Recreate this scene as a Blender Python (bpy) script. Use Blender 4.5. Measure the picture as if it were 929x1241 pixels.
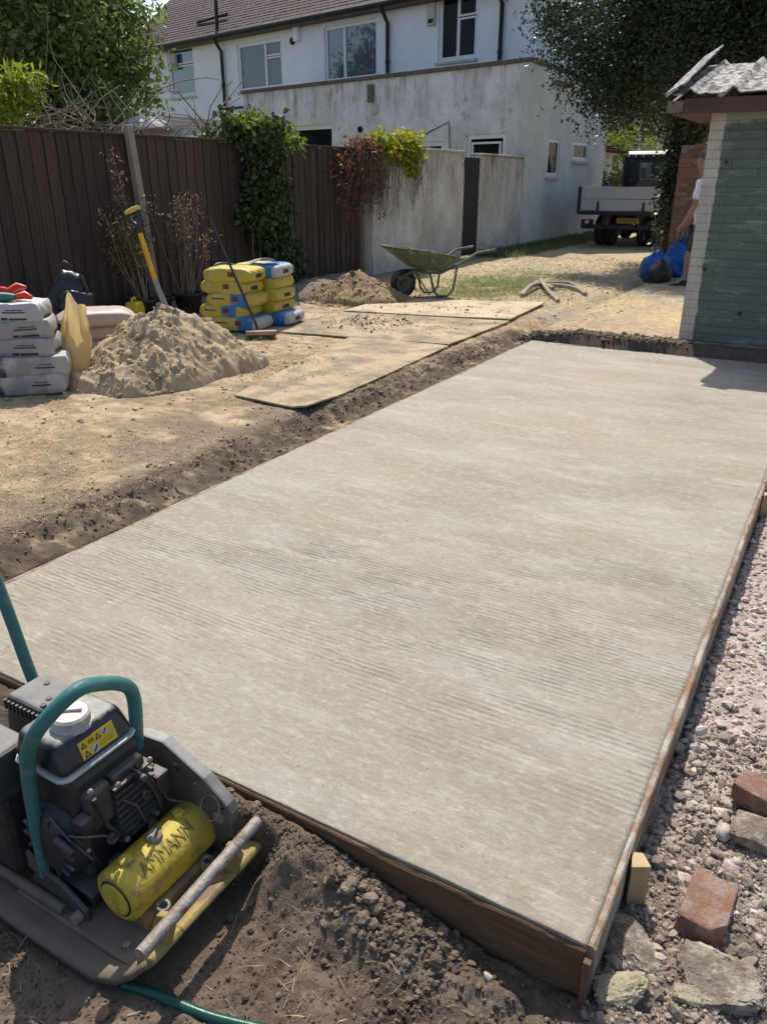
import bpy, bmesh, math, random
import numpy as np
from mathutils import Vector, Matrix
random.seed(7); rng = np.random.default_rng(7)
for o in list(bpy.data.objects): bpy.data.objects.remove(o)
SC = bpy.context.scene; COL = SC.collection
R = math.radians

# ------------------------------------------------------------------ camera
PW_, PH_ = 929.0, 1241.0
CX, CY = 464.5, 620.5
V1 = np.array([1062.0, 219.0]); V2 = np.array([-1273.0, 219.0])   # vanishing points of slab length and width
cc = np.array([CX, CY]); FPX = math.sqrt(-float((V1-cc) @ (V2-cc)))
def _ray(x, y): return np.array([x-CX, y-CY, FPX])
_Y = _ray(*V1); _Y /= np.linalg.norm(_Y)
_X = -_ray(*V2); _X /= np.linalg.norm(_X)
_Z = np.cross(_X, _Y); RM = np.array([_X, _Y, _Z])
CAMH = 1.5; CAM = np.array([0, 0, CAMH])
def dr(x, y): return RM @ _ray(x, y)
def P(x, y, z=0.05): r = dr(x, y); return CAM + r*((z-CAMH)/r[2])
def PY(x, y, Y): r = dr(x, y); return CAM + r*(Y/r[1])
def PX(x, y, X): r = dr(x, y); return CAM + r*(X/r[0])
cam_d = bpy.data.cameras.new('camera'); cam = bpy.data.objects.new('camera', cam_d); COL.objects.link(cam)
cam_d.sensor_fit = 'VERTICAL'; cam_d.sensor_height = 24.0
cam_d.lens = FPX/PH_*24.0; cam_d.clip_start = 0.05; cam_d.clip_end = 3000
cr, cd, cf = RM[:, 0], RM[:, 1], RM[:, 2]
mw = Matrix(((cr[0], -cd[0], -cf[0], 0), (cr[1], -cd[1], -cf[1], 0), (cr[2], -cd[2], -cf[2], CAMH), (0, 0, 0, 1)))
cam.matrix_world = mw
SC.camera = cam

# ------------------------------------------------------------------ sky, sun, exposure
SUN_EL = 57.0; SH = Vector((0.58, -0.81)).normalized()      # shadows fall this way on the ground
w = bpy.data.worlds.new('World'); SC.world = w; w.use_nodes = True
nt = w.node_tree; nt.nodes.clear()
sky = nt.nodes.new('ShaderNodeTexSky'); sky.sky_type = 'NISHITA'; sky.sun_disc = False
sky.sun_elevation = R(SUN_EL); sky.sun_rotation = math.atan2(-SH.x, -SH.y)
sky.air_density = 1.0; sky.dust_density = 2.0; sky.ozone_density = 1.0
bg = nt.nodes.new('ShaderNodeBackground'); bg.inputs[1].default_value = 0.145
wo = nt.nodes.new('ShaderNodeOutputWorld')
nt.links.new(sky.outputs[0], bg.inputs[0]); nt.links.new(bg.outputs[0], wo.inputs[0])
sl = bpy.data.lights.new('sun', 'SUN'); sl.energy = 4.3; sl.angle = R(0.53); sl.color = (1.0, 0.955, 0.88)
so = bpy.data.objects.new('sun', sl); COL.objects.link(so)
ce = math.cos(R(SUN_EL))
sd = Vector((SH.x*ce, SH.y*ce, -math.sin(R(SUN_EL))))
so.rotation_euler = sd.to_track_quat('-Z', 'Y').to_euler(); so.location = (-10, 12, 25)
vs = SC.view_settings; vs.view_transform = 'Standard'; vs.look = 'None'; vs.gamma = 1; vs.use_curve_mapping = False
vs.exposure = 0.32
SC.render.engine = 'CYCLES'

# ------------------------------------------------------------------ noise (numpy)
def _h(ix, iy, s):
    n = (ix.astype(np.int64)*374761393 + iy.astype(np.int64)*668265263 + s*1442695041) & 0x7fffffff
    n = ((n ^ (n >> 13))*1274126177) & 0x7fffffff
    n = ((n ^ (n >> 15))*2246822519) & 0x7fffffff
    return ((n ^ (n >> 14)) & 0xffff)/65535.0
def vn(x, y, s=0):
    x = np.asarray(x, float); y = np.asarray(y, float)
    ix = np.floor(x); iy = np.floor(y); fx = x-ix; fy = y-iy
    fx = fx*fx*fx*(fx*(fx*6-15)+10); fy = fy*fy*fy*(fy*(fy*6-15)+10)
    a = _h(ix, iy, s); b = _h(ix+1, iy, s); c = _h(ix, iy+1, s); d = _h(ix+1, iy+1, s)
    return (a*(1-fx)+b*fx)*(1-fy)+(c*(1-fx)+d*fx)*fy
def fbm(x, y, s=0, o=4, g=0.5):
    t = 0; a = 1; n = 0
    for i in range(o):
        t = t + a*vn(x*2**i+17.3*i, y*2**i-9.1*i, s+i); n += a; a *= g
    return t/n
def sms(x, a, b):
    t = np.clip((np.asarray(x, float)-a)/(b-a), 0, 1); return t*t*(3-2*t)
def lerp(a, b, t): return a+(b-a)*t

# ------------------------------------------------------------------ materials
def newmat(name):
    m = bpy.data.materials.new(name); m.use_nodes = True
    n = m.node_tree.nodes; b = n['Principled BSDF']
    return m, m.node_tree, n, b
def M(name, c1, c2=None, rough=0.8, scale=8.0, bump=0.25, bscale=60.0, metal=0.0, dirt=None, dirt_amt=0.5, dscale=5.0,
      spec=0.35, stretch=(1, 1, 1), bdist=0.01, coat=0.0, rvar=0.12, randv=0.0):
    m, t, n, b = newmat(name); L = t.links.new
    c2 = c2 or tuple(v*0.72 for v in c1)
    tc = n.new('ShaderNodeTexCoord'); mp = n.new('ShaderNodeMapping'); mp.inputs['Scale'].default_value = stretch
    L(tc.outputs['Object'], mp.inputs[0])
    n1 = n.new('ShaderNodeTexNoise'); n1.inputs['Scale'].default_value = scale; n1.inputs['Detail'].default_value = 8; n1.inputs['Roughness'].default_value = 0.65
    L(mp.outputs[0], n1.inputs['Vector'])
    r1 = n.new('ShaderNodeValToRGB'); r1.color_ramp.elements[0].position = 0.33; r1.color_ramp.elements[1].position = 0.67
    r1.color_ramp.elements[0].color = (*c2, 1); r1.color_ramp.elements[1].color = (*c1, 1)
    L(n1.outputs[0], r1.inputs[0]); col = r1.outputs[0]
    if dirt:
        n2 = n.new('ShaderNodeTexNoise'); n2.inputs['Scale'].default_value = dscale; n2.inputs['Detail'].default_value = 10; n2.inputs['Roughness'].default_value = 0.72
        L(mp.outputs[0], n2.inputs['Vector'])
        r2 = n.new('ShaderNodeValToRGB'); r2.color_ramp.elements[0].position = max(0, 0.62-0.3*dirt_amt); r2.color_ramp.elements[1].position = 0.74-0.25*dirt_amt
        L(n2.outputs[0], r2.inputs[0])
        mx = n.new('ShaderNodeMix'); mx.data_type = 'RGBA'; mx.inputs[7].default_value = (*dirt, 1)
        L(r2.outputs[0], mx.inputs[0]); L(col, mx.inputs[6]); col = mx.outputs[2]
    if randv:
        oi = n.new('ShaderNodeObjectInfo'); mr = n.new('ShaderNodeMapRange'); mr.inputs[3].default_value = 1-randv; mr.inputs[4].default_value = 1+randv
        L(oi.outputs['Random'], mr.inputs[0])
        hv = n.new('ShaderNodeHueSaturation'); L(mr.outputs[0], hv.inputs['Value']); L(col, hv.inputs['Color']); col = hv.outputs[0]
    L(col, b.inputs['Base Color'])
    b.inputs['Metallic'].default_value = metal; b.inputs['Specular IOR Level'].default_value = spec
    if coat: b.inputs['Coat Weight'].default_value = coat
    mr = n.new('ShaderNodeMapRange'); mr.inputs[3].default_value = max(0.03, rough-rvar); mr.inputs[4].default_value = min(1, rough+rvar)
    L(n1.outputs[0], mr.inputs[0]); L(mr.outputs[0], b.inputs['Roughness'])
    if bump:
        n3 = n.new('ShaderNodeTexNoise'); n3.inputs['Scale'].default_value = bscale; n3.inputs['Detail'].default_value = 7; n3.inputs['Roughness'].default_value = 0.6
        L(mp.outputs[0], n3.inputs['Vector'])
        bp = n.new('ShaderNodeBump'); bp.inputs['Strength'].default_value = bump; bp.inputs['Distance'].default_value = bdist
        L(n3.outputs[0], bp.inputs['Height']); L(bp.outputs[0], b.inputs['Normal'])
    return m
def attr_mat(name, rough=0.95, bump=0.5, bscale=120.0, bdist=0.006, var=0.35, vscale=160.0, spec=0.15):
    m, t, n, b = newmat(name); L = t.links.new
    a = n.new('ShaderNodeAttribute'); a.attribute_name = 'col'
    tc = n.new('ShaderNodeTexCoord')
    n1 = n.new('ShaderNodeTexNoise'); n1.inputs['Scale'].default_value = vscale; n1.inputs['Detail'].default_value = 6; n1.inputs['Roughness'].default_value = 0.7
    n2 = n.new('ShaderNodeTexNoise'); n2.inputs['Scale'].default_value = vscale*0.13; n2.inputs['Detail'].default_value = 8; n2.inputs['Roughness'].default_value = 0.7
    L(tc.outputs['Object'], n1.inputs['Vector']); L(tc.outputs['Object'], n2.inputs['Vector'])
    ad = n.new('ShaderNodeMath'); ad.operation = 'ADD'; L(n1.outputs[0], ad.inputs[0]); L(n2.outputs[0], ad.inputs[1])
    mr = n.new('ShaderNodeMapRange'); mr.inputs[1].default_value = 0.6; mr.inputs[2].default_value = 1.4; mr.inputs[3].default_value = 1-var; mr.inputs[4].default_value = 1+var
    L(ad.outputs[0], mr.inputs[0])
    hv = n.new('ShaderNodeHueSaturation'); L(a.outputs['Color'], hv.inputs['Color']); L(mr.outputs[0], hv.inputs['Value'])
    L(hv.outputs[0], b.inputs['Base Color']); b.inputs['Roughness'].default_value = rough; b.inputs['Specular IOR Level'].default_value = spec
    n3 = n.new('ShaderNodeTexNoise'); n3.inputs['Scale'].default_value = bscale; n3.inputs['Detail'].default_value = 8; n3.inputs['Roughness'].default_value = 0.7
    L(tc.outputs['Object'], n3.inputs['Vector'])
    bp = n.new('ShaderNodeBump'); bp.inputs['Strength'].default_value = bump; bp.inputs['Distance'].default_value = bdist
    L(n3.outputs[0], bp.inputs['Height']); L(bp.outputs[0], b.inputs['Normal'])
    return m
def leaf_mat(name, c, trans=0.35, rough=0.55):
    m, t, n, b = newmat(name); L = t.links.new
    a = n.new('ShaderNodeAttribute'); a.attribute_name = 'col'
    mx = n.new('ShaderNodeMix'); mx.data_type = 'RGBA'; mx.blend_type = 'MULTIPLY'; mx.inputs[0].default_value = 1.0
    mx.inputs[7].default_value = (*c, 1); L(a.outputs['Color'], mx.inputs[6])
    L(mx.outputs[2], b.inputs['Base Color']); b.inputs['Roughness'].default_value = rough; b.inputs['Specular IOR Level'].default_value = 0.3
    tr = n.new('ShaderNodeBsdfTranslucent')
    hv = n.new('ShaderNodeHueSaturation'); hv.inputs['Hue'].default_value = 0.48; hv.inputs['Saturation'].default_value = 1.15; hv.inputs['Value'].default_value = 1.5
    L(mx.outputs[2], hv.inputs['Color']); L(hv.outputs[0], tr.inputs['Color'])
    ms = n.new('ShaderNodeMixShader'); ms.inputs[0].default_value = trans
    L(b.outputs[0], ms.inputs[1]); L(tr.outputs[0], ms.inputs[2]); L(ms.outputs[0], n['Material Output'].inputs[0])
    return m
def glass_mat(name, tint=(0.02, 0.025, 0.03), clear=0.0):
    m, t, n, b = newmat(name); L = t.links.new
    b.inputs['Base Color'].default_value = (*tint, 1); b.inputs['Roughness'].default_value = 0.04; b.inputs['Specular IOR Level'].default_value = 1.0; b.inputs['Coat Weight'].default_value = 1.0
    if clear:
        tp = n.new('ShaderNodeBsdfTransparent'); ms = n.new('ShaderNodeMixShader'); ms.inputs[0].default_value = clear
        L(b.outputs[0], ms.inputs[1]); L(tp.outputs[0], ms.inputs[2]); L(ms.outputs[0], n['Material Output'].inputs[0])
    return m

# ------------------------------------------------------------------ mesh helpers
class MB:
    def __init__(s): s.v = []; s.f = []; s.sm = []
    def add(s, vs_, fs, smooth=False):
        k = len(s.v); s.v += [tuple(map(float, q)) for q in vs_]
        for f in fs: s.f.append(tuple(i+k for i in f)); s.sm.append(smooth)
        return s
    def box(s, a, b, M_=None):
        (x0, y0, z0), (x1, y1, z1) = a, b
        vs_ = [(x0,y0,z0),(x1,y0,z0),(x1,y1,z0),(x0,y1,z0),(x0,y0,z1),(x1,y0,z1),(x1,y1,z1),(x0,y1,z1)]
        if M_ is not None: vs_ = [M_ @ Vector(q) for q in vs_]
        return s.add(vs_, [(3,2,1,0),(4,5,6,7),(0,1,5,4),(1,2,6,5),(2,3,7,6),(3,0,4,7)])
    def prism(s, pts, o, u, v, w_):
        """polygon pts (a,b) -> o+a*u+b*v, extruded by w_"""
        o, u, v, w_ = map(Vector, (o, u, v, w_)); n = len(pts)
        A = [o+u*a+v*b for a, b in pts]; B = [q+w_ for q in A]
        if u.cross(v).dot(w_) > 0: fs = [tuple(range(n-1, -1, -1)), tuple(range(n, 2*n))]+[(i, (i+1) % n, n+(i+1) % n, n+i) for i in range(n)]
        else: fs = [tuple(range(n)), tuple(range(2*n-1, n-1, -1))]+[(n+i, n+(i+1) % n, (i+1) % n, i) for i in range(n)]
        ar = sum(pts[i][0]*pts[(i+1) % n][1]-pts[(i+1) % n][0]*pts[i][1] for i in range(n))
        if ar < 0: fs = [tuple(reversed(f)) for f in fs]
        return s.add(A+B, fs)
    def tube(s, path, r, n=10, caps=True, smooth=True):
        path = [Vector(p) for p in path]; m = len(path)
        rs = r if isinstance(r, (list, tuple)) else [r]*m
        up = None; vs_ = []; fs = []
        for i, p in enumerate(path):
            t = (path[min(i+1, m-1)]-path[max(i-1, 0)]).normalized()
            if up is None:
                up = t.orthogonal().normalized()
            up = (up-t*up.dot(t)).normalized(); sd_ = t.cross(up)
            for k in range(n):
                a = 2*math.pi*k/n; vs_.append(p+(up*math.cos(a)+sd_*math.sin(a))*rs[i])
        for i in range(m-1):
            for k in range(n):
                fs.append((i*n+k, i*n+(k+1) % n, (i+1)*n+(k+1) % n, (i+1)*n+k))
        s.add(vs_, fs, smooth)
        if caps:
            s.add(vs_[:n], [tuple(range(n-1, -1, -1))]); s.add(vs_[-n:], [tuple(range(n))])
        return s
    def lathe(s, prof, o, ax=(0, 0, 1), n=24, smooth=True):
        """prof: (r, h) along axis ax from o"""
        o = Vector(o); ax = Vector(ax).normalized(); u = ax.orthogonal().normalized(); v = ax.cross(u)
        vs_ = []; fs = []
        for r, h in prof:
            for k in range(n):
                a = 2*math.pi*k/n; vs_.append(o+ax*h+(u*math.cos(a)+v*math.sin(a))*r)
        for i in range(len(prof)-1):
            for k in range(n): fs.append((i*n+k, i*n+(k+1) % n, (i+1)*n+(k+1) % n, (i+1)*n+k))
        s.add(vs_, fs, smooth)
        s.add(vs_[:n], [tuple(range(n-1, -1, -1))]); s.add(vs_[-n:], [tuple(range(n))])
        return s
    def build(s, name, mat, parent=None, org=None, bevel=0.0, seg=2, sub=0):
        me = bpy.data.meshes.new(name)
        o_ = Vector(org) if org is not None else Vector((0, 0, 0))
        me.from_pydata([tuple(Vector(q)-o_) for q in s.v], [], s.f); me.update()
        me.polygons.foreach_set('use_smooth', s.sm)
        for m in (mat if isinstance(mat, (list, tuple)) else [mat]): me.materials.append(m)
        o = bpy.data.objects.new(name, me); COL.objects.link(o)
        if parent is not None: o.parent = parent
        elif org is not None: o.location = o_
        if bevel:
            b = o.modifiers.new('bevel', 'BEVEL'); b.width = bevel; b.segments = seg; b.limit_method = 'ANGLE'; b.angle_limit = R(40)
        if sub:
            q = o.modifiers.new('sub', 'SUBSURF'); q.levels = sub; q.render_levels = sub
        return o
def np_mesh(name, V, F, mat, parent=None, smooth=False, col=None, loc=None, midx=None):
    V = np.asarray(V, np.float32); F = np.asarray(F, np.int32); k = F.shape[1]
    me = bpy.data.meshes.new(name); me.vertices.add(len(V)); me.vertices.foreach_set('co', V.ravel())
    me.loops.add(F.size); me.loops.foreach_set('vertex_index', F.ravel())
    me.polygons.add(len(F)); me.polygons.foreach_set('loop_start', np.arange(0, F.size, k, dtype=np.int32))
    try: me.polygons.foreach_set('loop_total', np.full(len(F), k, np.int32))
    except Exception: pass
    me.polygons.foreach_set('use_smooth', np.full(len(F), smooth))
    for m in (mat if isinstance(mat, (list, tuple)) else [mat]): me.materials.append(m)
    if midx is not None: me.polygons.foreach_set('material_index', np.asarray(midx, np.int32))
    if col is not None:
        a = me.color_attributes.new('col', 'FLOAT_COLOR', 'POINT')
        c4 = np.ones((len(V), 4), np.float32); c4[:, :3] = col; a.data.foreach_set('color', c4.ravel())
    me.update(calc_edges=True)
    o = bpy.data.objects.new(name, me); COL.objects.link(o)
    if parent is not None: o.parent = parent
    if loc is not None: o.location = loc
    return o
def tag(o, label=None, cat=None, group=None, kind=None):
    if label: o['label'] = label
    if cat: o['category'] = cat
    if group: o['group'] = group
    if kind: o['kind'] = kind
    return o
def thing(name, label, cat, loc=(0, 0, 0), rz=0.0, group=None):
    o = bpy.data.objects.new(name, None); COL.objects.link(o); o.empty_display_size = 0.1
    o.location = loc; o.rotation_euler = (0, 0, rz); return tag(o, label, cat, group)
def ico(sub=1):
    bm = bmesh.new(); bmesh.ops.create_icosphere(bm, subdivisions=sub, radius=1.0)
    V = np.array([v.co[:] for v in bm.verts]); F = np.array([[v.index for v in f.verts] for f in bm.faces]); bm.free(); return V, F
ICO1 = ico(1); ICO2 = ico(2); ICO3 = ico(3); ICO4 = ico(4)
def rotmats(n, r=rng):
    q = r.normal(size=(n, 4)); q /= np.linalg.norm(q, axis=1)[:, None]; a, b, c, d = q.T
    return np.stack([np.stack([1-2*(c*c+d*d), 2*(b*c-a*d), 2*(b*d+a*c)], -1), np.stack([2*(b*c+a*d), 1-2*(b*b+d*d), 2*(c*d-a*b)], -1), np.stack([2*(b*d-a*c), 2*(c*d+a*b), 1-2*(b*b+c*c)], -1)], 1)
def scatter(name, pts, sizes, mat, cols, flat=0.7, rough_=0.35, base=ICO1, parent=None, smooth=False):
    """many small lumps joined in one mesh"""
    V0, F0 = base; n = len(pts); k = len(V0)
    j = 1+rng.uniform(-rough_, rough_, (n, k)); Vs = V0[None]*j[:, :, None]
    sc = rng.uniform(0.6, 1.25, (n, 3)); Vs = Vs*sc[:, None, :]
    Rm = rotmats(n); Vs = np.einsum('nij,nkj->nki', Rm, Vs)
    Vs[:, :, 2] *= flat
    Vs = Vs*np.asarray(sizes)[:, None, None] + np.asarray(pts)[:, None, :]
    Fs = F0[None]+(np.arange(n)*k)[:, None, None]
    C = np.repeat(np.asarray(cols), k, axis=0)
    return np_mesh(name, Vs.reshape(-1, 3), Fs.reshape(-1, F0.shape[1]), mat, parent=parent, col=C, smooth=smooth)
def lump(seed, size, amp=0.25, freq=1.6, base=ICO3, flat=1.0, angular=0):
    """a noisy rock: returns V, F"""
    V, F = base; V = V.copy()
    r_ = np.random.default_rng(seed)
    n = 0
    for i in range(3):
        D = r_.normal(size=(5, 3)); D /= np.linalg.norm(D, axis=1)[:, None]
        n = n+sum(np.sin(V @ d_*freq*2**i*2.2+r_.uniform(0, 6)) for d_ in D)/5*0.55**i
    V = V*(1+amp*n)[:, None]
    for i in range(angular):
        d_ = r_.normal(size=3); d_ /= np.linalg.norm(d_); h_ = r_.uniform(0.55, 0.85)
        pr = V @ d_; V = V-np.maximum(pr-h_, 0)[:, None]*d_
    V[:, 2] *= flat
    return V*np.array(size), F

# ------------------------------------------------------------------ ground
SX0, SX1, SY0, SY1 = -2.715, -0.208, 1.212, 7.62            # the slab
G = 0.05
def base_h(x, y):
    x = np.asarray(x, float); y = np.asarray(y, float)
    mid = lerp(-0.165, -0.135, sms(x, -0.4, -0.1))
    mid = mid+0.145*(1-sms(x, -1.05, -0.25))*sms(y, 0.97, 1.15)*(y < 1.3)*(x < -0.3)
    far = 0.05+0.05*sms(x, -2.9, -2.0)-0.0*x
    wob = 0.06*(fbm(x*2.5, x*0+3, 5, 3)-0.5)
    h = lerp(mid, far, sms(y+wob, 7.56, 7.66))
    h = np.where((x > 0.3), lerp(h, 0.02, sms(x, 0.45, 1.2)*sms(y, 2.0, 4.5)), h)
    wobx = 0.16*(fbm(y*1.7, y*0+1, 9, 3)-0.5)
    lf = lerp(-0.165, 0.05, sms(y, 0.7, 1.45))
    bank = lerp(lf, np.minimum(lf, -0.035), sms(x+wobx, -3.08, -2.80))
    h = lerp(bank, h, sms(x, -2.80, -2.73))
    return h
def relief(x, y):
    left = 1-sms(x, -2.85, -2.7); near = (1-sms(y, 1.1, 1.3)); right = sms(x, -0.4, -0.2)*(1-sms(y, 7, 8))
    lump_ = np.abs(fbm(x*7, y*7, 31, 4)-0.5)*2
    soft = fbm(x*2.2, y*2.2, 3, 4)-0.5
    fine = fbm(x*26, y*26, 13, 4, 0.6)-0.5
    bankm = np.exp(-((x+2.93)/0.16)**2)*(y > 1.0)*(y < 8)
    ridge = np.exp(-((y-1.10)/0.06)**2)*(x > -2)*(x < -0.3)
    h = left*0.012*(fbm(x*12, y*12, 93, 4)-0.5)+0.035*soft*(0.7+0.6*near) + 0.014*fine*(0.7+1.4*near+0.5*right+0.8*bankm)
    h = h + near*0.045*(0.3-lump_)*fbm(x*3, y*3, 77, 2)+near*0.016*(fbm(x*60, y*60, 87, 3, 0.6)-0.5)*sms(fbm(x*4, y*4, 103, 4), 0.38, 0.6)+right*0.05*(fbm(x*9, y*9, 88, 4)-0.5)*(1-sms(y, 1.9, 2.4)) + bankm*0.085*(fbm(x*9, y*9, 55, 5, 0.6)-0.45) + ridge*0.05*(fbm(x*14, y*14, 66, 4, 0.6)-0.42)
    far = sms(np.hypot(x, y), 25, 60)
    h = h*(1-far)
    # driveway tracks
    h = h - 0.02*np.exp(-((x+3.1)/0.25)**2)*sms(y, 8.5, 10)
    return h
def gh(x, y):
    h = base_h(x, y)+relief(x, y)
    inside = (np.asarray(x) > SX0-0.01) & (np.asarray(x) < SX1+0.03) & (np.asarray(y) > SY0-0.014) & (np.asarray(y) < SY1)
    flat = (1-sms(np.abs(np.asarray(x)+1.33), 0.28, 0.40))*(1-sms(np.abs(np.asarray(y)-0.90), 0.215, 0.255))
    h = np.where(flat > 0, lerp(h, -0.166, flat), h)
    return np.where(inside, -0.16, h)
def steps(*seg):
    out = []
    for a, b, s in seg: out += list(np.arange(a, b-1e-6, s))
    out.append(seg[-1][1]); return np.array(out)
gx = steps((-600, -30, 30), (-30, -9, 0.6), (-9, -3.2, 0.034), (-3.2, -2.6, 0.013), (-2.6, -1.75, 0.02), (-1.75, 0.42, 0.0055), (0.42, 3, 0.06), (3, 30, 0.7), (30, 600, 30))
gy = steps((-60, 0.2, 3), (0.2, 0.45, 0.05), (0.45, 1.75, 0.0055), (1.75, 4, 0.018), (4, 8, 0.027), (8, 14, 0.05), (14, 30, 0.2), (30, 900, 30))
XX, YY = np.meshgrid(gx, gy); ZZ = gh(XX, YY)
def mixc(a, b, t): return a*(1-t[..., None])+np.array(b)*t[..., None]
def ground_col(x, y, z):
    sand = np.array([0.41, 0.318, 0.205]); c = np.broadcast_to(sand, x.shape+(3,)).copy()
    f1 = fbm(x*1.3, y*1.3, 101, 5); f2 = fbm(x*4, y*4, 103, 5); f3 = fbm(x*0.7, y*0.7, 107, 4); f4 = fbm(x*16, y*16, 109, 4)
    c = mixc(c, (0.30, 0.225, 0.14), sms(f2, 0.45, 0.72)*0.7)
    c = mixc(c, (0.50, 0.405, 0.265), sms(f1, 0.5, 0.75)*0.6); c = mixc(c, (0.23, 0.17, 0.11), sms(f4*0.6+f2*0.4, 0.47, 0.62)*0.8)
    f5 = fbm(x*11, y*11, 113, 5, 0.65); f6 = fbm(x*5+y*2, y*18, 117, 4, 0.6)
    c = mixc(c, (0.235, 0.165, 0.10), sms(f5, 0.49, 0.60)*0.6); c = mixc(c, (0.53, 0.42, 0.26), sms(f6, 0.54, 0.66)*0.5)
    # darker trodden soil next to the bank
    dk = np.exp(-((x+3.35+0.7*(f1-0.5))/0.60)**2)*sms(y, 1.2, 2.2)*(1-sms(y, 6.4, 7.4))
    c = mixc(c, (0.20, 0.155, 0.105), np.clip(dk*sms(f2, 0.25, 0.55), 0, 1)*0.9)
    # darker brown ground by the fence
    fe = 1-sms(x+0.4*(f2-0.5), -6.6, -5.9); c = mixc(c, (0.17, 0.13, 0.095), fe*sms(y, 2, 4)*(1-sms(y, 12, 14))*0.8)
    # driveway beyond: straw, gravel
    dv = sms(y+0.8*(f1-0.5), 7.9, 9.2)*sms(x, -7.2, -6.5)
    c = mixc(c, (0.40, 0.325, 0.215), dv*0.8); c = mixc(c, (0.30, 0.265, 0.215), dv*sms(f2, 0.46, 0.62)*0.75)
    c = mixc(c, (0.46, 0.36, 0.20), dv*sms(f3, 0.5, 0.62)*0.7)
    gr = dv*np.exp(-((x+4.6+0.06*(y-11))/0.7)**2)*np.exp(-((y-11.2)/1.7)**2)
    c = mixc(c, (0.17, 0.20, 0.075), np.clip(gr*1.6*sms(f2, 0.35, 0.6), 0, 1))
    vg = (1-sms(x, -6.6, -6.0))*sms(y, 14, 16); c = mixc(c, (0.12, 0.135, 0.06), vg*0.8)
    # bank: dark soil
    bk = np.exp(-((x+2.92)/0.17)**2)*sms(y, 1.0, 1.3)*(1-sms(y, 7.7, 8.0)); c = mixc(c, (0.12, 0.09, 0.065), np.clip(bk*1.5, 0, 1)*sms(f4+0.3*f2, 0.35, 0.66))
    bk2 = np.exp(-((y-7.68)/0.12)**2)*(x > -3.0); c = mixc(c, (0.11, 0.085, 0.065), np.clip(bk2*1.4, 0, 1))
    # near ground: brown earth
    near = (1-sms(y+0.1*(f2-0.5), 1.15, 1.35))*(1-sms(y, 1.2, 1.25))*np.where(x < -2.6, 1-sms(y, 0.9, 1.4), 1)
    ne = np.broadcast_to(np.array([0.15, 0.110, 0.082]), c.shape)
    ne = mixc(ne, (0.062, 0.044, 0.033), sms(f2, 0.40, 0.62)*0.92); ne = mixc(ne, (0.25, 0.19, 0.135), sms(f1, 0.54, 0.7)*0.6); ne = mixc(ne, (0.075, 0.055, 0.04), sms(f4, 0.52, 0.66)*0.6)
    ne = mixc(ne, (0.22, 0.18, 0.135), np.exp(-((y-1.08)/0.06)**2)*sms(f2, 0.35, 0.55)*0.8)
    c = c*(1-near[..., None])+ne*near[..., None]
    # right: crushed pinkish stone and dust
    rt = sms(x+0.05*(f2-0.5), -0.24, -0.15)*(1-sms(y, 7.3, 7.8))
    ri = np.broadcast_to(np.array([0.44, 0.36, 0.315]), c.shape); ri = mixc(ri, (0.42, 0.375, 0.32), sms(f2, 0.42, 0.62)*(1-sms(y, 2.2, 3.0)))
    ri = mixc(ri, (0.205, 0.155, 0.12), (1-sms(y+0.25*(f2-0.5), 1.55, 2.0))*0.9); ri = mixc(ri, (0.36, 0.325, 0.27), sms(f2, 0.5, 0.62)*(1-sms(y, 1.9, 2.3))*0.7)
    c = c*(1-rt[..., None])+ri*rt[..., None]
    fw = sms(y, 26, 40); c = mixc(c, (0.16, 0.17, 0.10), fw)
    c *= (0.8+0.42*f4)[..., None]
    return c
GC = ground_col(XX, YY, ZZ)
ny_, nx_ = XX.shape
idx = np.arange(ny_*nx_).reshape(ny_, nx_)
qd = np.stack([idx[:-1, :-1], idx[:-1, 1:], idx[1:, 1:], idx[1:, :-1]], -1).reshape(-1, 4)
cxm = (XX[:-1, :-1]+XX[1:, 1:])/2; cym = (YY[:-1, :-1]+YY[1:, 1:])/2
keep = ~((cxm > SX0+0.06) & (cxm < SX1-0.06) & (cym > SY0+0.06) & (cym < SY1-0.12))
qd = qd[keep.ravel()]
used = np.zeros(ny_*nx_, bool); used[qd.ravel()] = True; remap = np.cumsum(used)-1
GV = np.stack([XX, YY, ZZ], -1).reshape(-1, 3)[used]
m_ground = attr_mat('ground_soil', bump=0.9, bscale=110, bdist=0.012, var=0.48, vscale=120)
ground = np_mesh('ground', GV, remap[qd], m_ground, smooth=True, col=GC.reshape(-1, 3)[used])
tag(ground, kind='structure')
m_stuff = attr_mat('loose_stone', bump=0.4, bscale=200, bdist=0.003, var=0.28, vscale=180)

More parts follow.
